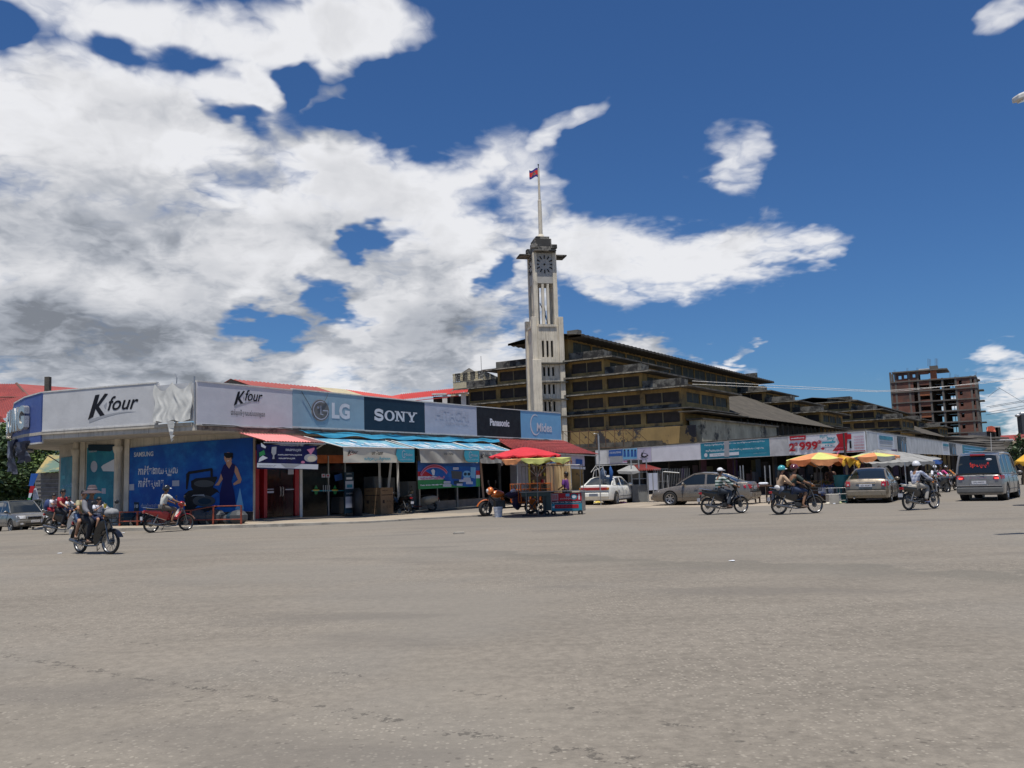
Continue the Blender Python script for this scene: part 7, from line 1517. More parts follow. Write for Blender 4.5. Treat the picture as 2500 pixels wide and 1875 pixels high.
    if basket:
        mb = MB(); 
        for z in (.72, .82, .92): mb.tube([rk(.56, -.15, z), rk(.80, -.17, z), rk(.80, .17, z), rk(.56, .15, z)], .006, 4, close=True)
        for k in range(9): y = -.16 + .04 * k; mb.beam(rk(.80, y, .72), rk(.80, y, .92), .006); mb.beam(rk(.56, y, .72), rk(.80, y, .72), .006)
        for k in range(4):
            for s in (-1, 1): mb.beam(rk(.58 + .07 * k, s * .16, .72), rk(.58 + .07 * k, s * .16, .92), .006)
        mb.box(*sorted((rk(.58, 0, 0)[0], rk(.79, 0, 0)[0])), -.15, .15, .72, .735); mb.build('basket', M_plas, t)
    return t
# ================================================================== PEOPLE
def stripes(name, c1, c2, sc=22, axis=2, plaid=False):
    m = mat(name, c1, .85, var=.08); t = m.node_tree; g = NG(t); b = [n for n in t.nodes if n.type == 'BSDF_PRINCIPLED'][0]
    v = t.nodes.new('ShaderNodeTexCoord').outputs['Object']; s = g.sep(v)
    f = g.math('GREATER_THAN', g.math('SINE', g.math('MULTIPLY', s[axis], sc * 2 * pi)), .1)
    if plaid: f = g.math('MULTIPLY', g.math('ADD', f, g.math('GREATER_THAN', g.math('SINE', g.math('MULTIPLY', g.math('ADD', s[1], s[0]), sc * 2 * pi)), .1)), .5)
    t.links.new(g.mix(f, (*c1, 1), (*c2, 1)), b.inputs['Base Color']); return m
M_skin = mat('skin_brown', (.24, .125, .07), .6, var=.08); M_skin2 = mat('skin_tan', (.34, .18, .11), .6, var=.08); M_hair = mat('black_hair', (.012, .01, .009), .55, var=.2)
C_ = lambda n, c, r=.85: mat('cloth_' + n, c, r, var=.12, scale=8, bump=.002, bscale=60)
def skin_mesh(V, E, root, mats, sub=2):
    names = list(V); me = bpy.data.meshes.new('body'); me.from_pydata([V[k][0] for k in names], [(names.index(a), names.index(b)) for a, b in E], [])
    o = link('tmp', me); m = o.modifiers.new('skin', 'SKIN'); m.use_smooth_shade = True; m.branch_smoothing = .6
    lay = me.skin_vertices[0].data
    for i, k in enumerate(names):
        r = V[k][1]; lay[i].radius = r if hasattr(r, '__len__') else (r, r); lay[i].use_root = (k == root)
    s = o.modifiers.new('sub', 'SUBSURF'); s.levels = sub; s.render_levels = sub
    out = bpy.data.meshes.new_from_object(o.evaluated_get(bpy.context.evaluated_depsgraph_get()))
    bpy.data.objects.remove(o); out.materials.clear(); out.materials.append(mats)
    for p in out.polygons: p.use_smooth = True; p.material_index = 0
    return out
RIDE = dict(pelvis=(-.22, 0, .86), waist=(-.21, 0, 1.01), chest=(-.17, 0, 1.18), neckb=(-.13, 0, 1.31), neck=(-.115, 0, 1.37), head=(-.10, 0, 1.46), crown=(-.105, 0, 1.535),
            shR=(-.14, -.17, 1.285), elR=(.07, -.27, 1.08), wrR=(.29, -.30, .995), shL=(-.14, .17, 1.285), elL=(.07, .27, 1.08), wrL=(.29, .30, .995),
            hiR=(-.20, -.09, .84), knR=(.17, -.15, .79), anR=(.02, -.17, .37), toR=(.13, -.18, .29), hiL=(-.20, .09, .84), knL=(.17, .15, .79), anL=(.02, .17, .37), toL=(.13, .18, .29))
STAND = dict(pelvis=(0, 0, .90), waist=(0, 0, 1.05), chest=(0, 0, 1.24), neckb=(0, 0, 1.38), neck=(.01, 0, 1.44), head=(.02, 0, 1.53), crown=(.015, 0, 1.605),
             shR=(0, -.18, 1.35), elR=(.0, -.23, 1.09), wrR=(.12, -.20, .88), shL=(0, .18, 1.35), elL=(.0, .23, 1.09), wrL=(.12, .20, .88),
             hiR=(0, -.09, .87), knR=(.03, -.10, .48), anR=(0, -.10, .09), toR=(.14, -.11, .03), hiL=(0, .09, .87), knL=(.03, .10, .48), anL=(0, .10, .09), toL=(.14, .11, .03))
RAD = dict(pelvis=.115, waist=(.11, .125), chest=(.12, .15), neckb=.06, neck=.048, head=(.088, .075), crown=(.07, .062), sh=.055, el=.038, wr=.026, hi=.085, kn=.056, an=.037, to=.032)
def person(label, loc, heading, pose=None, base=RIDE, s=1.0, off=(0, 0, 0), shirt=None, pants=None, skin=None, sleeve=.75, leg=1.0, head=None, headcol=None, hair=True, shoes=None, long_hair=False, group=None, scale=1.0, look=0.0):
    J = dict(base); J.update(pose or {}); pv = Vector(J['pelvis']); skin = skin or M_skin
    P = {k: pv + (Vector(v) - pv) * s + Vector(off) for k, v in J.items()}
    t = thing('person', label, 'person', loc, heading, group); t.scale = (scale,) * 3
    rd = lambda k: RAD.get(k, RAD.get(k[:2])); sc = lambda r, a=0: tuple((x * s + a) for x in r) if hasattr(r, '__len__') else r * s + a
    V = {}; E = []
    for k in ('pelvis', 'waist', 'chest', 'neckb', 'neck', 'head', 'crown'): V[k] = (P[k], sc(rd(k)))
    E += [('pelvis', 'waist'), ('waist', 'chest'), ('chest', 'neckb'), ('neckb', 'neck'), ('neck', 'head'), ('head', 'crown')]
    for S in 'RL':
        for a in ('sh', 'el', 'wr', 'hi', 'kn', 'an', 'to'): V[a + S] = (P[a + S], sc(rd(a)))
        E += [('chest', 'sh' + S), ('sh' + S, 'el' + S), ('el' + S, 'wr' + S), ('pelvis', 'hi' + S), ('hi' + S, 'kn' + S), ('kn' + S, 'an' + S), ('an' + S, 'to' + S)]
        d = (P['wr' + S] - P['el' + S]).normalized(); sd_ = d.cross(Vector((0, 0, 1))).normalized(); dn = d.cross(sd_).normalized(); h = P['wr' + S] + d * .055 * s; V['ha' + S] = (h, (.036 * s, .02 * s)); E.append(('wr' + S, 'ha' + S))
        sgn = 1 if S == 'R' else -1
        for q in range(4):
            o_ = sd_ * (.026 - .0175 * q) * s; L_ = (.060, .068, .064, .050)[q] * s; a = h + o_ + d * .035 * s; b = a + (d * .55 + dn * .45) * L_ * .6; c = b + (dn * .9 - d * .25) * L_ * .5
            for nm, p_, r_ in (('a', a, .0095), ('b', b, .009), ('c', c, .008)): V['f%d%s%s' % (q, S, nm)] = (p_, r_ * s)
            E += [('ha' + S, 'f%d%sa' % (q, S)), ('f%d%sa' % (q, S), 'f%d%sb' % (q, S)), ('f%d%sb' % (q, S), 'f%d%sc' % (q, S))]
        th = P['wr' + S] + d * .03 * s + sd_ * -sgn * .032 * s + dn * .012 * s; th2 = th + (d * .6 + dn * .5) * .045 * s; V['t' + S + 'a'] = (th, .011 * s); V['t' + S + 'b'] = (th2, .009 * s); E += [('wr' + S, 't' + S + 'a'), ('t' + S + 'a', 't' + S + 'b')]
    fw = Vector((cos(look), sin(look), 0)); sdv = Vector((-sin(look), cos(look), 0)); hc = P['head']
    V['nose'] = (hc + fw * .088 * s + Vector((0, 0, -.005 * s)), .014 * s); E.append(('head', 'nose')); V['chin'] = (hc + fw * .045 * s - Vector((0, 0, .075 * s)), .03 * s); E.append(('head', 'chin'))
    link('body', skin_mesh(V, E, 'pelvis', skin), t)
    mb = MB(); hz = hc + Vector((0, 0, .022 * s))
    for q in (-1, 1): mb.ell(hz + fw * .079 * s + sdv * q * .030 * s, (.009 * s, .011 * s, .007 * s), 8, 5)
    mb.build('eyes', M_hair, t); mb = MB(); mb.ell(hc + fw * .083 * s - Vector((0, 0, .042 * s)), (.008 * s, .022 * s, .006 * s), 8, 5); mb.build('mouth', mat('lips', (.22, .07, .05), .6), t)
    mb = MB()
    for q in (-1, 1): mb.ell(hc + sdv * q * .078 * s, (.018 * s, .010 * s, .03 * s), 8, 6)
    mb.build('ears', skin, t, smooth=60)
    # shirt
    if shirt:
        V = {}; E = [('pelvis', 'waist'), ('waist', 'chest'), ('chest', 'neckb')]; g_ = .018
        for k in ('pelvis', 'waist', 'chest'): V[k] = (P[k], sc(rd(k), g_))
        V['neckb'] = (P['neckb'] - (P['neckb'] - P['chest']) * .15, sc(.07, .004))
        for S in 'RL':
            V['sh' + S] = (P['sh' + S], sc(.055, g_)); sl = min(sleeve, 1.0); V['el' + S] = (P['sh' + S].lerp(P['el' + S], sl), sc(.045, g_)); E += [('chest', 'sh' + S), ('sh' + S, 'el' + S)]
            if sleeve > 1: V['wr' + S] = (P['el' + S].lerp(P['wr' + S], sleeve - 1), sc(.028, g_ * .9)); E.append(('el' + S, 'wr' + S))
        link('shirt', skin_mesh(V, E, 'pelvis', shirt), t)
    if pants:
        V = {'pelvis': (P['pelvis'], sc(.118, .014))}; E = []
        for S in 'RL':
            V['hi' + S] = (P['hi' + S], sc(.09, .014)); kk = min(leg, .5) * 2; V['kn' + S] = (P['hi' + S].lerp(P['kn' + S], kk), sc(.058 + .03 * (1 - kk), .018)); E += [('pelvis', 'hi' + S), ('hi' + S, 'kn' + S)]
            if leg > .5: V['an' + S] = (P['kn' + S].lerp(P['an' + S], leg * 2 - 1), sc(.04, .018)); E.append(('kn' + S, 'an' + S))
        link('trousers', skin_mesh(V, E, 'pelvis', pants), t)
    mb = MB()
    for S in 'RL':
        a, b = P['an' + S], P['to' + S]; c = a.lerp(b, .55) - Vector((0, 0, .02 * s)); d = (b - a); an = math.atan2(d.y, d.x); k0 = len(mb.v); mb.ell((0, 0, 0), (.13 * s, .047 * s, .038 * s), 12, 7); mb.xf(Matrix.Translation(c) @ Matrix.Rotation(an, 4, 'Z'), k0)
    mb.build('sandals' if shoes is None else 'shoes', shoes or mat('brown_sandal', (.08, .05, .035), .7), t, smooth=60)
    # head wear
    top = hc + Vector((0, 0, .045 * s)); up = Vector((0, 0, 1)); hs = s
    Rm = Matrix.Translation(top) @ Matrix.Rotation(look, 4, 'Z')
    if hair:
        mb = MB(); mb.ell((-.012 * s, 0, .02 * s), (.100 * s, .088 * s, .092 * s), 16, 10, t1=pi * .56); mb.ell((-.045 * s, 0, -.01 * s), (.068 * s, .082 * s, .085 * s), 14, 8); mb.xf(Rm)
        if long_hair: q0 = hc - fw * .07 * s; mb.tube([q0, q0 - fw * .06 * s - up * .12 * s, q0 - fw * .075 * s - up * .28 * s, q0 - fw * .04 * s - up * .42 * s], [.055 * s, .05 * s, .035 * s, .012 * s], 10)
        mb.build('hair', M_hair, t, smooth=60)
    if head == 'helmet':
        mb = MB(); mb.ell((-.005, 0, .015), (.135 * hs, .118 * hs, .128 * hs), 20, 12, t1=pi * .60); mb.xf(Rm); mb.build('helmet', headcol[0], t, smooth=60)
        mb = MB(); mb.ell((.055 * hs, 0, .012), (.135 * hs, .10 * hs, .03 * hs), 16, 6); mb.xf(Rm); mb.build('helmet_peak', headcol[1], t, smooth=60)
        mb = MB(); mb.tube([Rm @ Vector((.0, .10 * hs, -.01)), Rm @ Vector((.03, .05 * hs, -.125 * hs)), Rm @ Vector((.03, -.05 * hs, -.125 * hs)), Rm @ Vector((.0, -.10 * hs, -.01))], .006, 5); mb.build('helmet_strap', M_plas, t)
    elif head == 'cap':
        mb = MB(); mb.ell((-.005, 0, .02), (.112 * hs, .095 * hs, .095 * hs), 18, 9, t1=pi * .54); mb.ell((.11 * hs, 0, .02), (.075 * hs, .075 * hs, .012 * hs), 14, 5); mb.xf(Rm); mb.build('cap', headcol[0], t, smooth=60)
    elif head == 'brim':
        mb = MB(); mb.lathe([(.001, .15 * hs), (.07 * hs, .145 * hs), (.10 * hs, .10 * hs), (.108 * hs, .02 * hs), (.16 * hs, .0), (.225 * hs, -.035 * hs), (.235 * hs, -.05 * hs), (.16 * hs, -.012 * hs)], 26); mb.xf(Rm); mb.build('sun_hat', headcol[0], t, smooth=60)
        mb = MB(); mb.lathe([(.109 * hs, .02 * hs), (.112 * hs, .05 * hs), (.104 * hs, .08 * hs)], 26); mb.xf(Rm); mb.build('hat_band', headcol[1], t)
    return t
# ================================================================== RIDERS
def at_bike(px, py): p = G(px, py); return (p.x, p.y, p.z)
def H(px, off): return hd_from(px, off)
P_blk = paint('gloss_black', (.012, .012, .014), .1); P_red = paint('cherry_red', (.36, .015, .02), .2); P_whi = paint('white_plastic', (.68, .66, .62), .0); P_dbl = paint('dark_grey_blue', (.03, .04, .07), .3); P_slv = paint('silver_plastic', (.40, .41, .42), .5)
# woman with sun hat, child in front, passenger behind, riding towards the camera
loc = at_bike(232, 1352); h = H(232, 180 + 31)
motorcycle('dark motorcycle with a front basket carrying the woman in the wide sun hat', loc, h, P_blk, P_blk, paint('gunmetal', (.035, .038, .042)), basket=True, steer=.15, scale=1.04)
person('woman in a grey long sleeved top and wide purple sun hat riding toward the camera', loc, h, shirt=C_('grey', (.13, .13, .145)), pants=C_('black', (.015, .015, .02)), sleeve=1.9, head='brim', headcol=(C_('plum', (.065, .045, .05)), C_('pale_plum', (.17, .14, .15))), off=(-.08, 0, 0), s=1.02, skin=M_skin)
person('small child in a white shirt holding a yellow cup on the basket motorcycle', loc, h, dict(wrR=(.02, -.06, 1.22), elR=(-.02, -.2, 1.1), wrL=(.12, .12, 1.08), knR=(.1, -.13, .8), knL=(.1, .13, .8)), s=.66, off=(.27, 0, .02), shirt=C_('school_white', (.62, .62, .66)), pants=C_('school_navy', (.02, .025, .07)), sleeve=.8, leg=.45, skin=M_skin2)
person('barelegged passenger in blue shorts behind the woman in the sun hat', loc, h, dict(wrR=(.05, -.2, 1.0), wrL=(.05, .2, 1.0), anR=(-.12, -.22, .34), toR=(-.02, -.26, .27), knR=(.10, -.24, .74)), s=.88, off=(-.40, 0, .04), shirt=C_('khaki', (.30, .27, .16)), pants=C_('denim', (.06, .10, .19)), leg=.42, skin=M_skin2)
cu = thing('cup', 'yellow paper cup held by the small child on the basket motorcycle', 'cup', loc, h); mb = MB(); mb.lathe([(.03, 1.12), (.04, 1.22), (.037, 1.22), (.03, 1.13)], 12, (.30, .05, -.02)); mb.build('cup', V_yell, cu)
bg = thing('grey_bag', 'grey folded bag sitting on the front basket of the dark motorcycle', 'bag', loc, h); mb = MB(); mb.ell((.66, 0, .98), (.16, .17, .11), 14, 9); mb.v = [(x, y, z + .02 * sin(x * 40) * cos(y * 33)) for x, y, z in mb.v]; mb.build('bag', C_('bag_grey', (.22, .22, .22)), bg, smooth=60)
# man in white shirt on a red and white motorcycle
loc = at_bike(412, 1298); h = H(412, -66)
motorcycle('red and cream motorcycle ridden past the big blue poster', loc, h, P_red, P_red, P_whi, scale=1.02)
person('man in a white short sleeved shirt and black helmet on the red motorcycle', loc, h, shirt=C_('off_white', (.50, .49, .45)), pants=C_('grey_brown', (.12, .10, .085)), leg=.52, head='helmet', headcol=(mat('helmet_black', (.02, .02, .022), .2, coat=.5), V_white), skin=M_skin, s=1.0)
# family of three riding right, partly hidden
loc = at_bike(160, 1305); h = H(160, 180 + 48)
motorcycle('black and white motorcycle with a family of three near the left edge', loc, h, P_blk, P_blk, P_whi, scale=1.02)
person('bareheaded man in a red t-shirt riding with two children', loc, h, shirt=C_('tee_red', (.36, .02, .035)), pants=C_('black', (.015, .015, .02)), sleeve=.7, s=1.0, off=(-.04, 0, 0), skin=M_skin2)
person('child in a white school shirt sitting in front of the man in red', loc, h, dict(wrR=(.16, -.2, 1.05), wrL=(.16, .2, 1.05)), s=.62, off=(.26, 0, .02), shirt=C_('school_white', (.62, .62, .66)), pants=C_('school_navy', (.02, .025, .07)), leg=.45, skin=M_skin2)
person('child with a navy backpack sitting behind the man in red', loc, h, dict(wrR=(.0, -.15, 1.1), wrL=(.0, .15, 1.1)), s=.74, off=(-.40, 0, .04), shirt=C_('school_white', (.62, .62, .66)), pants=C_('tee_red', (.36, .02, .035)), leg=.5, skin=M_skin2)
bk_ = thing('backpack', 'navy blue backpack on the child at the back of the family motorcycle', 'backpack', loc, h); mb = MB(); mb.ell((-.78, 0, 1.06), (.10, .15, .20), 14, 9); mb.build('pack', C_('pack_navy', (.03, .05, .14)), bk_, smooth=60); mb = MB(); mb.ell((-.86, 0, 1.0), (.05, .11, .11), 12, 8); mb.build('pocket', C_('pack_blue', (.05, .08, .2)), bk_, smooth=60)
# rider in striped shirt
loc = at_bike(1770, 1255); h = H(1770, -60)
motorcycle('black motorcycle ridden by the man in the striped shirt in front of the champagne sedan', loc, h, P_blk, P_blk, P_blk, scale=1.08)
person('rider in a green and white striped shirt and white cap', loc, h, shirt=stripes('cloth_green_stripes', (.42, .46, .42), (.03, .08, .06), 9), pants=C_('jeans_dark', (.04, .05, .065)), sleeve=1.6, head='cap', headcol=(C_('cap_white', (.62, .62, .64)),), s=1.08, skin=M_skin)
# couple
loc = at_bike(1947, 1255); h = H(1947, -62)
motorcycle('black motorcycle with a wire basket carrying a couple', loc, h, P_blk, P_blk, P_blk, basket=True, scale=1.08)
person('man in a dark green t-shirt and maroon helmet driving the couple motorcycle', loc, h, shirt=C_('dark_green', (.025, .04, .035)), pants=C_('denim_dark', (.03, .045, .09)), leg=.55, sleeve=.9, head='helmet', headcol=(mat('helmet_maroon', (.10, .02, .025), .2, coat=.5), M_plas), s=1.1, off=(.08, 0, 0), skin=M_skin)
person('woman in a tan cardigan with long hair and teal helmet sitting sideways behind the man', loc, h, dict(wrR=(.12, -.18, 1.0), elR=(-.02, -.26, 1.08), wrL=(.12, .14, 1.05), knL=(-.28, .30, .80), anL=(-.30, .36, .36), toL=(-.24, .46, .28), knR=(-.12, .30, .80), anR=(-.16, .36, .38), toR=(-.10, .46, .30)), shirt=C_('cardigan_tan', (.42, .29, .19)), pants=C_('blue_grey_trousers', (.09, .11, .16)), sleeve=1.9, head='helmet', headcol=(mat('helmet_teal', (.05, .30, .33), .25, coat=.5), V_white), s=1.04, off=(-.38, 0, .02), long_hair=True, skin=M_skin2)
hb = thing('handbag', 'white handbag behind the woman on the couple motorcycle', 'bag', loc, h); mb = MB(); mb.ell((-.72, -.06, .92), (.07, .17, .10), 14, 8); mb.build('bag', C_('bag_white', (.56, .54, .52)), hb, smooth=60)
# plaid shirt
loc = at_bike(2250, 1244); h = H(2250, -38)
motorcycle('black motorcycle with a cream seat ridden by the man in the plaid shirt', loc, h, P_blk, P_blk, P_blk, seat=mat('cream_seat', (.55, .50, .42), .5), scale=1.06)
person('rider in a pale plaid shirt and white helmet between the gold sedan and the minivan', loc, h, shirt=stripes('cloth_plaid', (.50, .52, .58), (.16, .19, .30), 8, plaid=True), pants=C_('light_grey_trousers', (.30, .28, .25)), sleeve=1.8, head='helmet', headcol=(mat('helmet_white', (.62, .62, .64), .25, coat=.5), V_white), s=1.08, skin=M_skin, shoes=C_('shoe_blue', (.05, .07, .14)))
# ================================================================== STREET STALLS, CARTS, PARASOLS
def parasol(label, c, r, zr, ze, cols, n=8, tilt=(0, 0), wav=.06, zg=0.0, name='parasol', pole=True, val=.14, colsv=None, sx=1.0, rz=0.0):
    t = thing(name, label, 'parasol', (c[0], c[1], zg), rz); per = 8; N = n * per; names = {}
    rows = []
    def pt(a, v):
        u = (a / per) % 1; rr = r * v * (1 - .055 * v * sin(pi * u)); z = zr - (zr - ze) * (v ** 1.35) - .05 * r * v * sin(pi * u) * .6
        x, y = rr * cos(2 * pi * a / N) * sx, rr * sin(2 * pi * a / N); return (x, y, z - zg + x * tilt[0] + y * tilt[1])
    for g_ in range(n):
        mb = MB(); mb.grid([[pt(a, v / 6) for v in range(7)] for a in range(g_ * per, (g_ + 1) * per + 1)]); k = cols[g_ % len(cols)]
        R2 = []
        for a in range(g_ * per, (g_ + 1) * per + 1):
            p = pt(a, 1); u = (a / per) % 1 if a != (g_ + 1) * per else 0; dz = val * (.6 + .6 * sin(pi * u)) + wav * sin(a * 1.7); R2.append([p, (p[0] * (1 + .01 * sin(a)), p[1] * (1 + .01 * sin(a)), p[2] - dz * .5), (p[0] * (1.0 + .03 * sin(a * 2.1)), p[1] * (1.0 + .03 * sin(a * 2.1)), p[2] - dz)])
        mb.grid(R2, 1 if colsv else 0); mb.build('canopy_panel', [k, (colsv or cols)[g_ % len(colsv or cols)]], t, smooth=50)
    if pole:
        mb = MB(); mb.cyl((0, 0, 0), (0, 0, zr - zg), .016, n=8); mb.ell((0, 0, zr - zg + .01), .025, 8, 6); mb.build('pole', M_frk, t)
        mb = MB()
        for g_ in range(n): e = pt(g_ * per, 1); m_ = pt(g_ * per, .5); mb.beam((0, 0, zr - zg - .03), (e[0], e[1], e[2] - .015), .014); mb.beam((0, 0, (zr - zg) - .75), (m_[0], m_[1], m_[2] - .02), .012)
        mb.build('ribs', M_metal, t)
    return t
U_red = mat('parasol_red', (.55, .02, .03), .7, var=.08); U_or = mat('parasol_orange', (.62, .25, .10), .75, var=.1); U_yl = mat('parasol_lime', (.55, .55, .16), .75, var=.1); U_gd = mat('parasol_gold', (.65, .36, .03), .75, var=.1); U_or2 = mat('parasol_deep_orange', (.55, .16, .05), .75, var=.1); U_gr = mat('tarp_grey', (.26, .255, .24), .85, var=.15, bump=.01, bscale=3); U_li = mat('parasol_lilac', (.50, .44, .48), .75, var=.1)
# red parasol over the orange tricycle, and the orange and lime one over the food cart
c = Dp(*c3(1335, 800), 36.2); zt_ = Dp(*c3(1335, 680), 36.2).z; ze_ = Dp(*c3(970, 800), 36.2).z; parasol('wide bright red parasol over the orange cargo tricycle', (c.x, c.y), 1.5, zt_ + .04, ze_ + .10, [U_red], n=10, val=.07, wav=.01)
c = Dp(*c3(1460, 830), 35.0); zt_ = Dp(*c3(1460, 785), 35.0).z; ze_ = Dp(*c3(1100, 812), 35.0).z; parasol('low parasol with orange, lime and lilac panels over the food cart', (c.x, c.y), 1.48, zt_ - .02, ze_ + .03, [U_or, U_yl, U_li, U_li, U_or, U_yl, U_yl, U_or], n=8, val=.17, wav=.03, rz=.35)
# orange and lime parasols by the gold sedan
for (x, y, yt, ye, xe, Y, lb, cl, cv, rz) in ((640, 300, 203, 262, 380, 39.5, 'large orange and lime parasol with a scalloped edge left of the gold beige sedan', [U_or, U_yl, U_or, U_yl], [U_or2, U_or, U_or2, U_gd], .2), (1060, 290, 205, 240, 870, 42, 'second orange and lime parasol just behind the gold beige sedan', [U_or, U_yl, U_or, U_yl], [U_or, U_gr], .5)):
    c = Dp(*c5(x, y), Y); zt_ = Dp(*c5(x, yt), Y).z; e = Dp(*c5(xe, ye), Y); parasol(lb, (c.x, c.y), abs(e.x - c.x) * 1.0, zt_, e.z, cl, n=8, val=.24, wav=.03, colsv=cv, rz=rz)
mb = MB(); c = Dp(*c5(858, 268), 38.2); R = []
for i in range(9): R.append([(c.x - .45 + .9 * i / 8 + .06 * sin(j * 2), c.y + .1 * sin(i + j), c.z + .32 - .32 * i / 8 * (1 - j / 5) - .16 * j * (.4 + .6 * sin(i * 1.1) ** 2)) for j in range(5)])
mb.grid(R); tag(wb(mb, 'loose_flap', U_gd, None, smooth=60), 'bright golden cloth flap hanging off the right side of the large orange parasol', 'cloth')
t = thing('grey_tarpaulin_canopy', 'grey tarpaulin canopy with a blue printed corner right of the second parasol', 'canopy', (0, 0, 0))
q = lambda x, y, Y: Dp(*c5(x, y), Y); top = q(1085, 178, 44); a_ = [q(900, 268, 42), q(1040, 292, 40.5), q(1290, 278, 40), q(1520, 272, 42.5), q(1585, 250, 45.5), q(1230, 195, 48), q(900, 230, 46)]
mb = MB()
for i in range(len(a_)):
    p, r_ = a_[i], a_[(i + 1) % len(a_)]; top2 = top.lerp(q(1330, 196, 45), .5) if i in (2, 3) else top; mb.grid([[top.lerp(p.lerp(r_, u / 6), v / 6) + Vector((0, 0, -.12 * sin(pi * v / 6) * sin(pi * u / 6) + .02 * sin(u * 3 + v * 5))) for v in range(7)] for u in range(7)])
for i in (1, 2):
    p, r_ = a_[i], a_[i + 1]; mb.grid([[p.lerp(r_, u / 10), p.lerp(r_, u / 10) - Vector((0, 0, .16 + .07 * sin(u * 2.3)))] for u in range(11)])
wb(mb, 'cloth', U_gr, t, smooth=50); mb = MB(); p = q(1520, 275, 42.4); mb.grid([[q(1510, 262, 42.4), q(1515, 290, 42.4)], [q(1545, 258, 43.4), q(1555, 297, 43.4)], [q(1585, 270, 44.4), q(1580, 290, 44.4)]]); wb(mb, 'corner_print', V_mblue, t)
mb = MB()
for p, r_ in ((a_[0], .025), (a_[2], .025), (a_[3], .025), (top, .03)): mb = MB(); mb.cyl((p.x, p.y, 0), p, r_, n=6); wb(mb, 'pole', M_metal, t)
# ------------------------------------------------------------------ cargo tricycle
P_org = paint('orange_gloss', (.60, .15, .02), .1); loc = ground_at(1262, 1257.5); h = H(1262, 112); tr = thing('cargo_tricycle', 'orange three wheeled cargo motorcycle under the red parasol', 'tricycle', loc, h); tr.scale = (1.1,) * 3
moto_wheel(tr, 1.30, .31, steer=.25, mag=True, w=.15, pos=(1.30, 0, .31))
mb = MB()
for s in (-1, 1): mb.tube([(1.30, s * .10, .30), (1.14, s * .10, .72), (1.05, s * .08, .98)], .026, 8)
mb.build('fork', M_plas, tr, smooth=50)
mb = MB(); mb.grid([[(1.30 + .35 * cos(rad(15 + 12 * i)), y, .30 + (.36 - abs(y) * .3) * sin(rad(15 + 12 * i))) for y in (-.09, -.05, 0, .05, .09)] for i in range(10)]); mb.build('front_fender', P_org, tr, smooth=60)
mb = MB(); mb.ell((.80, 0, .84), (.30, .15, .15), 16, 10); mb.ell((1.08, 0, .97), (.14, .17, .16), 14, 9); mb.build('tank', P_org, tr, smooth=60)
mb = MB(); mb.tube([(.62, 0, .72), (.50, 0, .48), (.60, 0, .30)], [.07, .06, .05], 8); mb.build('leg_cover', P_org, tr, smooth=50)
mb = MB(); mb.ell((1.20, 0, .98), (.05, .09, .08), 12, 8); mb.build('headlight', M_lens, tr, smooth=60)
mb = MB(); mb.tube([(.88, -.40, 1.02), (1.0, -.25, 1.08), (1.04, 0, 1.06), (1.0, .25, 1.08), (.88, .40, 1.02)], .013, 6)
for s in (-1, 1): mb.tube([(.98, s * .28, 1.08), (1.0, s * .34, 1.24), (1.0, s * .38, 1.30)], .008, 5); mb.ell((1.0, s * .42, 1.33), (.015, .09, .06), 10, 6)
mb.build('handlebar', M_plas, tr, smooth=50)
mb = MB(); mb.box(.52, .92, -.14, .14, .32, .60); mb.cyl((.75, -.2, .42), (.75, .2, .42), .11, n=14); mb.tube([(1.1, 0, .75), (.6, 0, .30), (-.9, 0, .34)], .035, 6); mb.build('engine', M_eng, tr, bevel=.01)
mb = MB(); mb.box(.10, .55, -.16, .16, .70, .80); mb.build('seat', SEATB, tr, bevel=.03)
mb = MB(); mb.box(-1.25, .02, -.55, .55, .46, .52)
for z in (.75, .98, 1.20): mb.tube([(.02, -.55, z), (-1.25, -.55, z), (-1.25, .55, z), (.02, .55, z)], .022, 6, close=(z > 1.1))
for x in (.02, -.4, -.82, -1.25):
    for s in (-1, 1): mb.beam((x, s * .55, .5), (x, s * .55, 1.20), .035)
for y in (-.28, 0, .28): mb.beam((.02, y, .5), (.02, y, 1.2), .03)
mb.build('cargo_frame', P_org, tr)
for s in (-1, 1): moto_wheel(tr, -.80, .28, mag=True, w=.12, pos=(-.80, s * .50, .28))
mb = MB(); mb.box(-.55, -.30, .56, .62, .20, .62); mb.build('mud_guard', P_org, tr, bevel=.02)
jk = thing('dark_jacket', 'dark purple jacket and clothes heaped on the orange tricycle seat', 'clothes', loc, h); mb = MB(); mb.ell((.20, .05, .86), (.34, .26, .14), 16, 9); mb.ell((.05, .18, .55), (.22, .12, .32), 14, 9); mb.v = [(x + .02 * sin(z * 40), y + .02 * sin(x * 35), z + .02 * sin(x * 30 + y * 22)) for x, y, z in mb.v]; mb.build('cloth', C_('dark_purple', (.03, .02, .055)), jk, smooth=60)
wbag = thing('white_bag', 'small white plastic bag lying on the dark jacket', 'bag', loc, h); mb = MB(); mb.ell((.16, .05, 1.03), (.13, .12, .09), 12, 8); mb.v = [(x, y, z + .02 * sin(x * 50 + y * 40)) for x, y, z in mb.v]; mb.build('bag', V_white, wbag, smooth=50)
blk_ = thing('black_crate', 'black crate with a pale letter in the tricycle cargo frame', 'crate', loc, h); mb = MB(); mb.box(-.5, -.1, -.3, .1, .52, 1.02); mb.build('box', M_plas, blk_, bevel=.01)
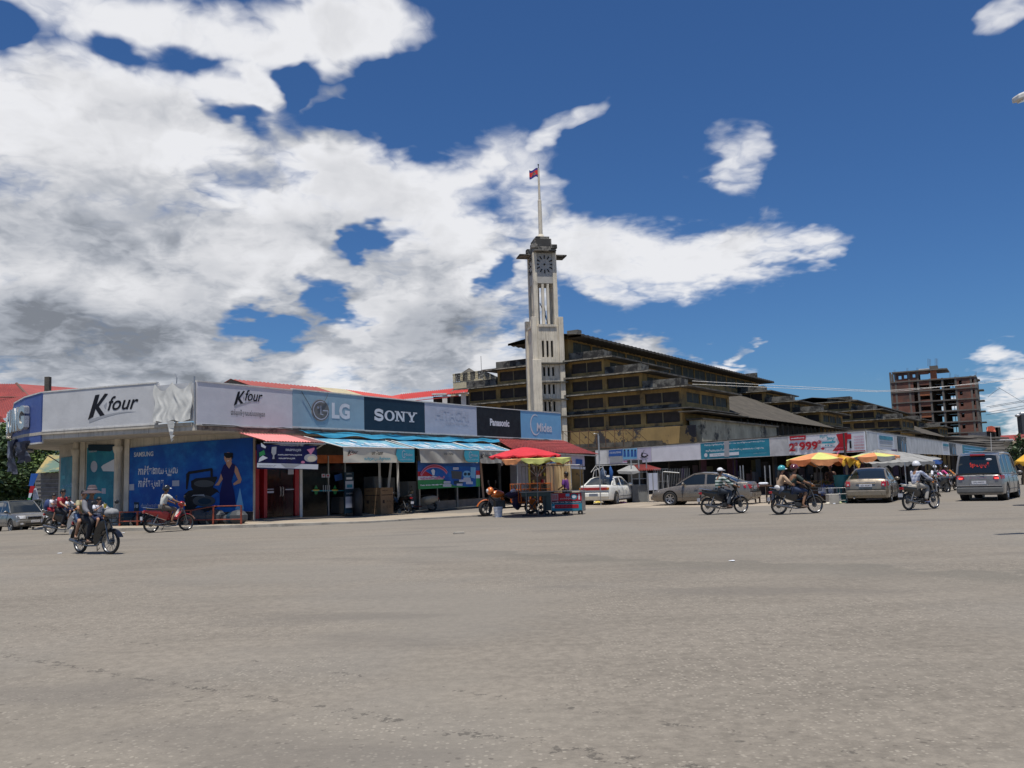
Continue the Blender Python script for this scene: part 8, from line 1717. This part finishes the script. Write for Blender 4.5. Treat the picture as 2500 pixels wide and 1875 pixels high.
loc = ground_at(*c3(1047, 1428)); bu = thing('bucket', 'white plastic bucket beside the orange tricycle front wheel', 'bucket', loc); mb = MB(); mb.lathe([(.001, 0), (.15, 0), (.19, .40), (.20, .40), (.20, .42), (.185, .42), (.15, .03), (.001, .03)], 20); mb.build('pail', V_white, bu, smooth=40); mb = MB(); mb.lathe([(.198, .33), (.205, .335), (.205, .35), (.198, .355)], 20); mb.build('rim_band', V_grey, bu); mb = MB(); mb.tube([(-.19, 0, .38), (-.15, -.13, .22), (0, -.2, .16), (.15, -.13, .22), (.19, 0, .38)], .006, 5); mb.build('handle', M_metal, bu)
# ------------------------------------------------------------------ food cart
pa = ground_at(*c3(1300, 1418)); pb = ground_at(*c3(1960, 1398)); d = Vector((pb[0] - pa[0], pb[1] - pa[1], 0)); CW = d.length; ca = math.atan2(d.y, d.x); ct = thing('food_cart', 'green metal food cart with a red and teal printed front panel', 'cart', pa, ca)
M_cart = mat('cart_dark_green', (.035, .06, .055), .5, var=.15); M_gl2 = mat('cart_steel', (.30, .30, .30), .4, .7)
xs_ = CW * .49
mb = MB(); mb.box(0, xs_, 0, .75, .80, .97); mb.box(xs_ - .35, xs_, .02, .7, .22, .80); mb.build('tray', M_cart, ct, bevel=.01)
mb = MB(); mb.box(xs_, CW, 0, .75, .16, .92); mb.build('cabinet', M_gl2, ct, bevel=.01)
mb = MB(); f = lambda x, z, e=0: Vector((x, -.008 - e, z)); w = CW - xs_; xx = lambda u: xs_ + w * u; zz = lambda v: .18 + .74 * v
rect(mb, xx(.02), xx(.98), zz(.02), zz(.42), f, 13); rect(mb, xx(.02), xx(.98), zz(.42), zz(.55), lambda x, z, e=0: f(x, z, .001), 2); rect(mb, xx(.02), xx(.98), zz(.55), zz(.98), f, 5); f2 = lambda x, z, e=0: f(x, z, .005)
rect(mb, xx(.12), xx(.88), zz(.15), zz(.36), f2, 5); rect(mb, xx(.04), xx(.24), zz(.6), zz(.95), f2, 7); rect(mb, xx(.48), xx(.60), zz(.8), zz(.95), f2, 4)
text(mb, 'ប្រហិតចៀនលុយកឆា', xx(.04), xx(.96), zz(.44), zz(.53), f2, 0, bold=.04); text(mb, 'លក់នំបុ័ង', xx(.3), xx(.66), zz(.62), zz(.74), f2, 0); text(mb, 'កុងសេដ', xx(.2), xx(.8), zz(.2), zz(.31), f2, 9); shape(mb, arc(xx(.74), zz(.78), .14, .12, 0, 340, 14), f2, 13); shape(mb, arc(xx(.74), zz(.78), .09, .07, 0, 340, 12), lambda x, z, e=0: f(x, z, .009), 0); rect(mb, xx(.88), xx(.93), zz(.62), zz(.92), f2, 0); rect(mb, xx(.05), xx(.11), zz(.18), zz(.28), f2, 0)
for k in range(3): rect(mb, xx(.06 + .06 * k), xx(.09 + .06 * k), zz(.64), zz(.9), lambda x, z, e=0: f(x, z, .009), 5)
mb.build('printed_panel', PAL, ct)
mb = MB()
for a, b in (((.1, -.01, .8), (xs_ * .62, -.01, 0)), ((xs_ * .62, -.01, .8), (.15, -.01, .02)), ((.02, 0, .02), (xs_ * .9, 0, .02)), ((.05, .7, .8), (.05, .7, 0)), ((xs_ * .8, 0, .8), (xs_ * .8, 0, .05))): mb.beam(a, b, .045)
mb.build('frame', M_plas, ct); mb = MB(); mb.box(-.05, CW + .02, -.06, .8, .97, 1.0); mb.build('counter', M_gl2, ct, bevel=.005)
for x in (xs_ * .85, xs_ + .08, CW - .1):
    mb = MB(); mb.lathe([(.03, -.03), (.10, -.03), (.11, 0), (.10, .03), (.03, .03)], 16, (x, .02, .11), 'y', close=True); mb.build('wheel', M_rub, ct, smooth=40)
mb = MB()
for x in (.05, xs_, CW - .05):
    for y in (.02, .72): mb.cyl((x, y, 1.0), (x, y, 2.05), .014, n=6)
mb.tube([(.05, .02, 2.05), (CW - .05, .02, 2.05), (CW - .05, .72, 2.05), (.05, .72, 2.05)], .012, 5, close=True); mb.build('canopy_frame', M_frk, ct)
mb = MB(); mb.box(.1, xs_ * .9, .05, .6, 1.0, 1.28); mb.build('glass_case', M_glass, ct)
vp = Dp(*c3(1785, 1100), 36.9); person('food vendor in a purple shirt standing behind the cart', (vp.x, vp.y, ground_z(vp.x, vp.y)), ca + rad(150), base=STAND, shirt=C_('purple_sheen', (.13, .035, .20), .5), pants=C_('black', (.015, .015, .02)), sleeve=.9, skin=M_skin, look=.2, scale=1.06, pose=dict(wrR=(.25, -.14, 1.02), wrL=(.25, .14, 1.02)))
# sack of goods below white car, litter
def scatter(name, lb, cat, pts, mats, r0, r1, flat=.5, kind=None, group=None):
    for i, (x, y) in enumerate(pts):
        p = G(x, y); r = rnd.uniform(r0, r1); mb = MB(); mb.ell((0, 0, 0), (r, r * .8, r * flat), 9, 6); mb.v = [(a * (1 + .3 * sin(b * 40 + i)), b * (1 + .3 * sin(a * 50)), max(-.01, c_ * (1 + .5 * sin(a * 37 + b * 29)))) for a, b, c_ in mb.v]
        tag(mb.build(name, mats[i % len(mats)], None, smooth=50, loc=(p.x, p.y, p.z + .015)), lb[i % len(lb)], cat, group)
scatter('litter', ['white crumpled plastic litter under the ivory white sedan', 'yellow crumpled wrapper under the ivory white sedan', 'pink crumpled bag under the ivory white sedan'], 'litter', [(1447, 1227), (1458, 1228), (1520, 1229)], [V_white, V_yell, V_pink], .18, .26, .45)
scatter('litter', ['pale green vegetable waste heap on the ground left of the gold beige sedan', 'white scrap beside the vegetable waste', 'white foam scrap nearest the couple motorcycle'], 'litter', [(2050, 1229), (2036, 1230.5), (2020, 1231)], [mat('veg', (.35, .38, .22), .9), V_white, V_cream], .10, .2, .5)
scatter('paper_scrap', ['white paper scrap lying on the asphalt in the middle distance', 'small pale scrap on the asphalt left of centre', 'tiny white scrap on the asphalt near the red motorcycle'], 'litter', [(1787, 1371), (145, 1352), (300, 1302)], [V_white], .05, .07, .15)
p = G(1120, 1303); mb = MB(); mb.box(-.16, .16, -.05, .05, 0, .05); tag(mb.build('broken_brick', M_conc, None, loc=p, rz=.2, bevel=.01), 'small broken dark stone lying on the asphalt below the cart', 'stone')
# ------------------------------------------------------------------ stall hut and fences behind the white car
q4 = lambda x, y, Y: Dp(*c4(x, y), Y)
t = thing('stall_hut', 'small grey stall hut with a red sheet roof behind the ivory white sedan', 'stall', (0, 48, 0)); Y = 47
a, b, c, d = q4(640, 425, Y + 1.2), q4(780, 420, Y + 1.2), q4(700, 478, Y - .3), q4(945, 468, Y - .3); mb = MB(); roof_ribs(mb, a, b, c, d, 12); wb(mb, 'roof', M_redroof2, t)
mb = MB(); e, f_ = q4(465, 485, Y - .5), q4(475, 510, Y - .5); mb.grid([[q4(600, 425, Y + .8), q4(470, 485, Y - .4), q4(490, 515, Y - .4)], [q4(640, 425, Y + .8), q4(620, 490, Y - .5), q4(640, 522, Y - .5)], [q4(660, 430, Y + .8), q4(700, 480, Y - .4), q4(720, 500, Y - .4)]]); wb(mb, 'side_sheet', U_gr, t)
mb = MB(); p0, p1 = q4(640, 800, Y), q4(805, 800, Y); mb.box(p0.x, p1.x, Y, Y + 1.6, 0, .95); wb(mb, 'counter', mat('hut_grey', (.16, .165, .16), .8, var=.15), t); mb = MB(); mb.box(p0.x, p1.x, Y + 1.4, Y + 1.6, .95, 2.3); wb(mb, 'back_panel', M_dark, t)
mb = MB()
for x in (p0.x, (p0.x + p1.x) / 2, p1.x): mb.box(x - .03, x + .03, Y - .03, Y + .03, .9, 2.35)
for z in (1.25, 1.6): mb.box(p0.x, p1.x, Y - .02, Y + .02, z, z + .03)
wb(mb, 'posts', M_alu, t); mb = MB(); g0 = q4(805, 510, 46.5); mb.box(g0.x, g0.x + .5, 46.4, 46.42, g0.z - .9, g0.z); wb(mb, 'notice', V_lgrey, t)
for i, (x, yt, tp) in enumerate(((812, 505, 0), (868, 510, 0), (922, 505, 0), (975, 495, 1), (1030, 530, 0))):
    a = q4(x, 800, 46.4); b = q4(x, yt, 46.4); mb = MB(); pts = [Vector((a.x, a.y, 0)), Vector((a.x, a.y, b.z))]
    if tp: pts += [Vector((a.x + .15, a.y, b.z + .0)), Vector((a.x + .9, a.y, b.z - .08))]
    mb.tube(pts, .03, 6); tag(mb.build('fence_post', M_alu, None), 'thin metal fence post number %s right of the stall hut' % ['one, beside the notice', 'two', 'three', 'four with the bent arm', 'five'][i], 'post', 'metal fence posts right of the stall hut')
mb = MB(); 
for k in range(22): x0 = q4(880, 700, 46.6).x + .09 * k; mb.beam((x0, 46.6, .3), (x0, 46.6, 1.75), .012)
for z in (.35, 1.1, 1.75): mb.beam((q4(880, 700, 46.6).x, 46.6, z), (q4(1035, 700, 46.6).x, 46.6, z), .02)
tag(mb.build('mesh_gate', M_alu, None), 'see through wire mesh gate right of the stall hut', 'gate')
a = q4(285, 560, 44); b = q4(265, 85, 44); mb = MB(); mb.tube([Vector((a.x, 44, 0)), Vector((a.x, 44, b.z)), Vector((a.x - .22, 44, b.z + .02))], .025, 8); mb.tube([Vector((a.x + .04, 44, b.z * .62)), Vector((a.x + .04, 44, b.z - .1))], .02, 6); tag(mb.build('bent_pipe_pole', M_alu, None, smooth=40), 'tall pale pipe pole with a bent top beside the red tile awning', 'pole')
for i, (x, yt, yb, w, m_, lb) in enumerate(((322, 440, 560, 22, mat('furled_navy', (.05, .08, .14), .8), 'furled dark blue grey parasol behind the ivory white sedan'), (408, 425, 560, 12, mat('furled_blue', (.015, .08, .26), .8), 'furled bright blue parasol behind the ivory white sedan'))):
    a = q4(x, yb, 45); b = q4(x, yt, 45); mb = MB(); mb.lathe([(.001, b.z), (.07, b.z - .15), (w * .0085, a.z + .3), (w * .007, a.z), (.02, a.z - .1), (.02, 0)], 10, (a.x, a.y, 0)); mb.v = [(x_ + .02 * sin(z_ * 9), y_, z_) for x_, y_, z_ in mb.v]; tag(mb.build('furled_parasol', m_, None, smooth=50), lb, 'parasol')
t = thing('wire_stand', 'white bent wire display stand with a pale grey cloth left of the furled parasols', 'stand', (0, 0, 0)); mb = MB(); mb.tube([q4(190, 500, 44.6), q4(240, 430, 44.6), q4(275, 480, 44.6), q4(285, 560, 44.6)], .02, 5); mb.tube([q4(210, 560, 44.6), q4(225, 480, 44.6), q4(320, 440, 44.6), q4(345, 540, 44.6)], .02, 5); mb.beam(q4(240, 430, 44.6), q4(690, 408, 46), .03); wb(mb, 'wire', M_steel_w, t)
# white posts and hanging cloth before the dark stalls
for i, (x, yt, lb) in enumerate(((1800, 430, 'left one of the two thin posts above the champagne sedan boot'), (1830, 425, 'right one of the two thin posts above the champagne sedan boot'), (2065, 430, 'white topped post left of the couple, nearest the sedan'), (2118, 425, 'white topped post immediately left of the couple'))):
    a = q4(x + 15, 700, 42); b = q4(x, yt, 42); mb = MB(); mb.tube([Vector((a.x, 42, 0)), b], .03, 6); tag(mb.build('stall_post', M_alu, None), 'thin metal stall post, ' + lb, 'post', 'thin posts in front of the market stalls')
# market table
t = thing('stall_table', 'low market table with white packets between the champagne sedan and the couple', 'table', (0, 0, 0)); a = q4(2000, 800, 40.5); b = q4(2150, 800, 40.5); mb = MB(); mb.box(a.x, b.x, 40.4, 41.3, .78, .83); wb(mb, 'table_top', M_wood, t)
for x in (a.x + .05, b.x - .05):
    for y in (40.5, 41.2): mb = MB(); mb.box(x - .03, x + .03, y - .03, y + .03, 0, .78); wb(mb, 'leg', M_wood, t)
pk_ = thing('white_packets', 'row of white wrapped packets on the low market table', 'packets', (0, 0, 0)); mb = MB()
for k in range(7): x = a.x + .2 + (b.x - a.x - .4) * k / 6; mb.ell((x, 40.7, .90), (.12, .14, .07), 8, 5)
wb(mb, 'packet', V_white, pk_, smooth=50, kind='stuff')
# fruit stall under the orange parasol
z5 = lambda x, y, Y: Dp(*c5(x, y), Y)
t = thing('fruit_stall', 'fruit stall with heaped baskets under the large orange parasol', 'stall', (0, 0, 0)); a = z5(560, 560, 39.2); b = z5(790, 560, 39.2)
mb = MB(); mb.box(a.x, b.x, 39.2, 40.4, .0, .62); wb(mb, 'table', M_wood, t); mb = MB()
for k in range(90): x = rnd.uniform(a.x + .1, b.x - .1); y = rnd.uniform(39.3, 40.3); mb.ell((x, y, .68 + .35 * (y - 39.2) * rnd.random()), rnd.uniform(.06, .10), 7, 5, rnd.choice([8, 6, 12, 15]))
wb(mb, 'fruit', [mat('fruit%d' % i, c, .6) for i, c in enumerate([(.1, .06, .03)] * 6 + [(.08, .10, .02), (.1, .06, .03), (.16, .08, .03)] + [(.1, .05, .03)] * 3 + [(.22, .15, .03)] + [(.1, .06, .03)] * 2 + [(.20, .13, .05)])], t, kind='stuff')
t = thing('notice_board', 'white board with blue script standing before the fruit stall', 'sign', (0, 0, 0)); A_ = z5(628, 520, 38.6); B_ = z5(770, 470, 38.6); mb = MB(); mb.box(A_.x, B_.x, 38.6, 38.63, A_.z, B_.z); wb(mb, 'board', V_lav, t)
mb = MB(); f = lambda x, z, e=0: Vector((x, 38.59 - e, z)); text(mb, 'ទទួលទិញ', A_.x + .1, B_.x - .1, A_.z + .42, B_.z - .08, f, 11); text(mb, 'លក់រាយដុំ', A_.x + .1, B_.x - .1, A_.z + .12, B_.z - .45, f, 11); wb(mb, 'lettering', PAL, t)
mb = MB(); 
for x in (A_.x + .1, B_.x - .1): mb.box(x - .02, x + .02, 38.64, 38.68, 0, A_.z + .1)
wb(mb, 'leg', M_wood, t)
t = thing('wire_crate', 'wire crate with white bottles at the right of the notice board', 'crate', (0, 0, 0)); A_ = z5(690, 590, 38.2); mb = MB(); w = 1.2
for z in (.12, .4, .66):
    mb.tube([(A_.x, 38.2, z), (A_.x + w, 38.2, z), (A_.x + w, 38.9, z), (A_.x, 38.9, z)], .015, 5, close=True)
for k in range(5): mb.beam((A_.x + w * k / 4, 38.2, .05), (A_.x + w * k / 4, 38.2, .7), .015)
wb(mb, 'frame', M_alu, t); mb = MB()
for k in range(6): x = A_.x + .15 + .18 * k; mb.lathe([(.001, 0), (.06, 0), (.06, .2), (.03, .28), (.03, .32), (.001, .32)], 8, (x, 38.5, .42 - .28 * (k % 2)), m=0 if k % 2 else 1)
wb(mb, 'bottle', [V_white, V_dgrey], t, kind='stuff')
t = thing('teal_bin', 'teal plastic bin left of the gold beige sedan', 'bin', (0, 0, 0)); A_ = z5(820, 560, 38.9); mb = MB(); mb.lathe([(.001, 0), (.30, 0), (.36, 1.15), (.38, 1.15), (.38, 1.22), (.33, 1.2), (.28, .05), (.001, .05)], 16, (A_.x, 38.9, 0)); wb(mb, 'bin', mat('teal_plastic', (.02, .16, .17), .5), t, smooth=40)
t = thing('grey_crate', 'pale grey square crate at the rear wheel of the gold beige sedan', 'crate', (0, 0, 0)); A_ = z5(832, 598, 36.4); mb = MB(); mb.box(A_.x - .3, A_.x + .15, 37.4, 37.8, 0, .42); wb(mb, 'box', M_conc, t, bevel=.02)
vp = z5(722, 420, 40.8); person('stall keeper in a pink hat sitting behind the fruit stall', (vp.x, vp.y, 0), rad(-100), base=STAND, shirt=C_('brown_shirt', (.09, .05, .04)), pants=C_('black', (.015, .015, .02)), head='cap', headcol=(C_('hat_pink', (.38, .15, .14)),), s=.98)
mb = MB(); A_ = z5(770, 214, 38.8); B_ = z5(790, 192, 38.8); mb.beam(A_, B_, .05); tag(wb(mb, 'pink_stick', V_pink, None), 'pink stick poking above the large orange parasol', 'stick')
# dim goods inside the dark arcade, right side
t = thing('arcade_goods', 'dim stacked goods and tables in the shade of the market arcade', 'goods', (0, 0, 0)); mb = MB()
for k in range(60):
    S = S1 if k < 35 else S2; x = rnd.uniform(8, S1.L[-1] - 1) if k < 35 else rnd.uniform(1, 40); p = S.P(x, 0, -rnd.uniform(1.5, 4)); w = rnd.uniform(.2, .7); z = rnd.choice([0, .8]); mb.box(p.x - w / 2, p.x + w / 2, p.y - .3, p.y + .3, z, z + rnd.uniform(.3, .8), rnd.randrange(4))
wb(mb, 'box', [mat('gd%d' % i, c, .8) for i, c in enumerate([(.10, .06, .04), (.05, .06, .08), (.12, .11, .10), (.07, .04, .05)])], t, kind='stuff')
# parked motorcycles and their riders by the right arcade
pc = [(1510, 520, 20, 'first parked motorcycle behind the plaid rider, silver front', P_slv), (1560, 515, -35, 'parked motorcycle with a white leg shield, middle of the row behind the plaid rider', P_whi), (1612, 508, 15, 'dark parked motorcycle third in the row behind the plaid rider', P_blk), (1650, 500, -20, 'last parked motorcycle in the row, beside the hidden dark sedan', P_slv)]
for x, y, off, lb, pt_ in pc: X_, Y_ = c5(x, y); motorcycle(lb, ground_at(X_, Y_), H(X_, 180 + off), P_blk, P_blk, pt_, mag=True, mirrors=True)
for (x, y, lb, sh, hc_) in ((1545, 515, 'person in a white helmet among the parked motorcycles', C_('school_white', (.62, .62, .66)), 'helmet_white'), (1590, 508, 'person in a pink and yellow jacket leaning over the parked motorcycles', C_('hot_pink', (.55, .06, .22)), None), (1640, 500, 'person in an orange top at the end of the parked motorcycles', C_('orange_top', (.45, .16, .03)), None), (1625, 503, 'person in a black jacket between the parked motorcycles', C_('black', (.015, .015, .02)), 'helmet_black')):
    X_, Y_ = c5(x, y); person(lb, ground_at(X_, Y_), H(X_, 180 + 25), shirt=sh, pants=C_('jeans_dark', (.04, .05, .065)), sleeve=1.8, head='helmet' if hc_ else None, headcol=(MATS[hc_], V_white) if hc_ else None, s=.95, scale=.95)
# scooter and motorcycle by the shop, in the shade
def scooter(label, loc, heading, p1):
    t = thing('motor_scooter', label, 'scooter', loc, heading)
    for x in (-.55, .62): moto_wheel(t, x, .24, mag=True, w=.10)
    mb = MB(); rows = []
    for x, z0, z1, w in ((.02, .30, .62, .10), (-.12, .30, .72, .17), (-.35, .30, .76, .20), (-.6, .42, .78, .19), (-.85, .55, .74, .10)): rows.append([(x, -w * .7, z0), (x, -w, (z0 + z1) / 2), (x, -w * .8, z1), (x, w * .8, z1), (x, w, (z0 + z1) / 2), (x, w * .7, z0)])
    mb.grid(rows, closed=True); mb.poly(rows[0]); mb.poly(rows[-1]); mb.build('rear_body', p1, t, smooth=50)
    mb = MB(); mb.box(-.05, .42, -.16, .16, .24, .30); mb.build('floor_board', mat('scooter_floor', (.16, .05, .04), .7), t, bevel=.02)
    mb = MB(); mb.grid([[(x + .04 * (1 - abs(k) / 2), k * w / 2, z) for k in (-2, -1, 0, 1, 2)] for z, x, w in ((.28, .40, .17), (.45, .44, .21), (.65, .48, .20), (.82, .50, .14), (.92, .48, .08))]); mb.build('leg_shield', p1, t, smooth=60)
    mb = MB(); mb.ell((.47, 0, 1.0), (.11, .12, .10), 14, 9); mb.build('handlebar_cowl', p1, t, smooth=60); mb = MB(); mb.ell((.56, 0, 1.0), (.035, .07, .06), 10, 7); mb.build('headlight', M_lens, t, smooth=60)
    mb = MB(); mb.grid([[(.62 + .29 * cos(rad(20 + 14 * i)), y, .24 + .30 * sin(rad(20 + 14 * i))) for y in (-.09, 0, .09)] for i in range(10)]); mb.build('front_fender', p1, t, smooth=60)
    mb = MB(); mb.tube([(.38, -.33, 1.04), (.46, 0, 1.05), (.38, .33, 1.04)], .014, 6); mb.tube([(.62, 0, .24), (.50, 0, .8)], .03, 6)
    for s in (-1, 1): mb.tube([(.42, s * .22, 1.05), (.44, s * .28, 1.22)], .007, 5); mb.ell((.44, s * .30, 1.26), (.012, .06, .045), 8, 6)
    mb.build('handlebar', M_plas, t, smooth=50); mb = MB(); mb.ell((-.35, 0, .79), (.38, .14, .06), 16, 8); mb.build('seat', SEATB, t, smooth=60); mb = MB(); mb.box(-.90, -.84, -.08, .08, .60, .68); mb.build('tail_light', M_tail, t, bevel=.015); mb = MB(); mb.box(-.93, -.915, -.09, .09, .44, .56); mb.build('licence_plate', M_plate, t); mb = MB(); mb.box(-.62, -.3, -.15, .15, .16, .34); mb.tube([(-.4, -.17, .22), (-.8, -.18, .30)], .05, 8); mb.build('engine', M_eng, t); return t
p = A(PF(.0).hit(1028, 1248)[0], .0, -.02); scooter('cream scooter parked in the shade below the striped banner', p, H(1028, 148 - 60), paint('cream', (.30, .26, .20), .1))
p = A(PF(.1).hit(975, 1252)[0], .1, .0); motorcycle('black motorcycle parked in the shade between the cartons and the cream scooter', p, H(975, 40), P_blk, P_blk, P_blk, mag=True)
# street lamp head entering at the right edge
t = thing('street_lamp', 'street lamp head reaching in at the right edge of the sky', 'street lamp', (0, 0, 0)); a = Dp(2478, 240, 16.75); b = Dp(2560, 215, 16.8); d_ = (b - a).normalized()
mb = MB(); n0 = Vector((-.1, 1, 0)).normalized() * .16; u0 = Vector((0, 0, .075)); mb.hexa([a - n0 * .7 - u0, b - n0 - u0, b + n0 - u0, a + n0 * .7 - u0, a - n0 * .7 + u0 * .6, b - n0 + u0 * 1.6, b + n0 + u0 * 1.6, a + n0 * .7 + u0 * .6]); wb(mb, 'housing', M_steel_w, t, bevel=.03)
mb = MB(); a2 = a + d_ * .1 - Vector((0, 0, .08)); mb.beam(a2, a2 + d_ * .4, .2, .05); wb(mb, 'lens', M_lens, t, bevel=.01); mb = MB(); mb.tube([b, b + Vector((1.2, 0, .1)), b + Vector((3.2, 0, .1)), Vector((b.x + 4.2, b.y, b.z - 1.2)), Vector((b.x + 4.3, b.y, 0))], [.04, .04, .05, .08, .1], 10); wb(mb, 'mast', M_metal, t, smooth=60)
# left kiosk with a patterned awning and striped beach flag
L1_ = lambda x, y, Y: Dp(*c1(x, y), Y)
t = thing('kiosk', 'grey shuttered kiosk with a green and tan cloth awning left of the shop', 'kiosk', (0, 0, 0)); Yk = 57
mb = MB(); a = L1_(290, 1150, Yk); b = L1_(530, 1150, Yk); z1 = L1_(400, 880, Yk).z; mb.box(a.x, b.x, Yk, Yk + 2, -.6, z1); wb(mb, 'wall', mat('kiosk_grey', (.18, .17, .15), .8, var=.15, col2=(.12, .11, .1)), t)
mb = MB()
for k in range(9): z = .2 + (z1 - .4) * k / 9; mb.box(a.x + .05, b.x - .05, Yk - .03, Yk - .003, z, z + .03)
wb(mb, 'shutter_slat', M_greyp, t, kind='stuff')
mb = MB(); R = [[L1_(410, 728, Yk + 1.5).lerp(L1_(300, 882, Yk - .8), j / 5), ] for j in range(6)]; R = [[L1_(410, 728, Yk + 1.4).lerp(L1_(530, 728, Yk + 1.4), i / 5).lerp(L1_(300, 882, Yk - .8).lerp(L1_(530, 865, Yk - .8), i / 5), j / 5) for j in range(6)] for i in range(6)]; mb.grid(R); wb(mb, 'awning', mat('green_tan_cloth', (.10, .16, .12), .8, col2=(.36, .27, .10), cut=(.45, .6), scale=.8), t, smooth=60)
mb = MB(); mb.beam(L1_(400, 730, Yk - .9), L1_(520, 805, Yk - .9), .06); wb(mb, 'brace', M_dark, t)
fl2 = thing('feather_flag', 'tall blue, red, white and green banner leaning at the kiosk corner', 'banner', (0, 0, 0)); Yf = 55
for (ya, yb, xa, xb, m_) in ((885, 990, 262, 322, V_mblue), (990, 1050, 256, 296, V_red), (1050, 1090, 246, 272, V_white), (1090, 1145, 232, 262, V_green)):
    dx = (ya - 885) * -.12; mb = MB(); pts = [L1_(xa, ya, Yf), L1_(xb, ya, Yf), L1_(xb - (yb - ya) * .4, yb, Yf), L1_(xa - (yb - ya) * .2, yb, Yf)]; mb.prism(pts, (0, .03, 0)); wb(mb, 'cloth_panel', m_, fl2)
mb = MB(); mb.prism([L1_(285, 1010, Yf + .3), L1_(300, 1010, Yf + .3), L1_(335, 1145, Yf + .3), L1_(268, 1145, Yf + .3)], (0, .1, 0)); tag(wb(mb, 'white_wedge', V_white, None), 'white cloth wedge leaning behind the striped banner', 'cloth')
# ================================================================== TREES
LEAF = {}
def tree(name, label, base, h, r, mleaf, mbark, n=2600, seed=1, trunk=.16, clumps=26, lo=.3, leaf=.16, group=None, sq=.8):
    r2 = random.Random(seed); t = thing(name, label, 'tree', base, 0, group); mb = MB(); tp = [Vector((0, 0, -.5))]
    for k in range(1, 6): tp.append(Vector((.12 * r2.uniform(-1, 1) * k * .5, .12 * r2.uniform(-1, 1) * k * .5, h * .62 * k / 5)))
    mb.tube(tp, [trunk * (1 - .14 * k) for k in range(6)], 9); cl = []
    for k in range(clumps):
        a = r2.uniform(0, 2 * pi); zz = lo + (1 - lo) * r2.random(); prof = sin(pi * min(1, max(0.12, (zz - lo) / (1 - lo) * .78 + .2))); rr = r * prof * r2.uniform(.35, .95)
        c = Vector((rr * cos(a), rr * sin(a), h * zz)); cl.append((c, r * r2.uniform(.22, .42))); b0 = tp[min(5, max(1, int(zz * 5)))]
        if k % 2 == 0: mb.tube([b0, b0.lerp(c, .5) + Vector((0, 0, .1)), c], [trunk * .45, trunk * .28, trunk * .08], 6)
    mb.build('trunk', mbark, t, smooth=60); mb = MB(); V = []; Fc = []
    for i in range(n):
        c, cr = cl[r2.randrange(len(cl))]; d = Vector((r2.gauss(0, 1), r2.gauss(0, 1), r2.gauss(0, 1) * sq)).normalized() * cr * (r2.random() ** .4); p = c + d
        u = Vector((r2.uniform(-1, 1), r2.uniform(-1, 1), r2.uniform(-.7, .5))).normalized(); w = u.cross(Vector((r2.uniform(-1, 1), r2.uniform(-1, 1), r2.uniform(-1, 1)))).normalized(); L = leaf * r2.uniform(.6, 1.4); k = len(V)
        V += [p - u * L, p + w * L * .42, p + u * L, p - w * L * .42]; Fc.append((k, k + 1, k + 2, k + 3))
    mb.add(V, Fc); mb.norm = False; o = mb.build('crown', mleaf, t); return t
M_leaf1 = mat('leaf_green', (.09, .145, .03), .6, var=.35, scale=1.2, col2=(.12, .165, .04), cut=(.45, .65)); M_leaf2 = mat('leaf_dark', (.03, .06, .015), .6, var=.35, scale=1.2); M_bark = mat('bark', (.12, .09, .06), .9, var=.3, scale=5)
for i, (x, y, Y, h, r, lb, m_, n) in enumerate(((40, 1200, 61, 6.2, 3.4, 'leafy green tree at the left edge behind the pewter car', M_leaf1, 7000), (250, 1180, 62, 6.4, 3.8, 'bushy green tree between the yellow house and the kiosk', M_leaf1, 8000), (-140, 1200, 58, 6.0, 3.2, 'dark green tree cut by the left edge', M_leaf2, 5000), (390, 1150, 68, 6.4, 3.4, 'distant tree glimpsed behind the kiosk awning', M_leaf2, 4000))):
    p = Dp(*c1(x, y), Y); tree('broadleaf_tree', lb, (p.x, p.y, -.5), h, r, m_, M_bark, n, seed=i + 3, lo=.12, clumps=44, leaf=.17)
p = Dp(*cb(2160, 1500), 60); tree('shrub_tree', 'small sparse leafy tree right of the beige walled building', (p.x, p.y, 0), 3.2, 1.1, M_leaf2, M_bark, 700, seed=12, lo=.5, clumps=14, leaf=.14)
c = Dp(2530, 1128, 31); parasol('bright yellow parasol cut by the right edge beside the minivan', (c.x, c.y), .72, c.z + .45, c.z + .05, [U_gd], n=6, val=.1)
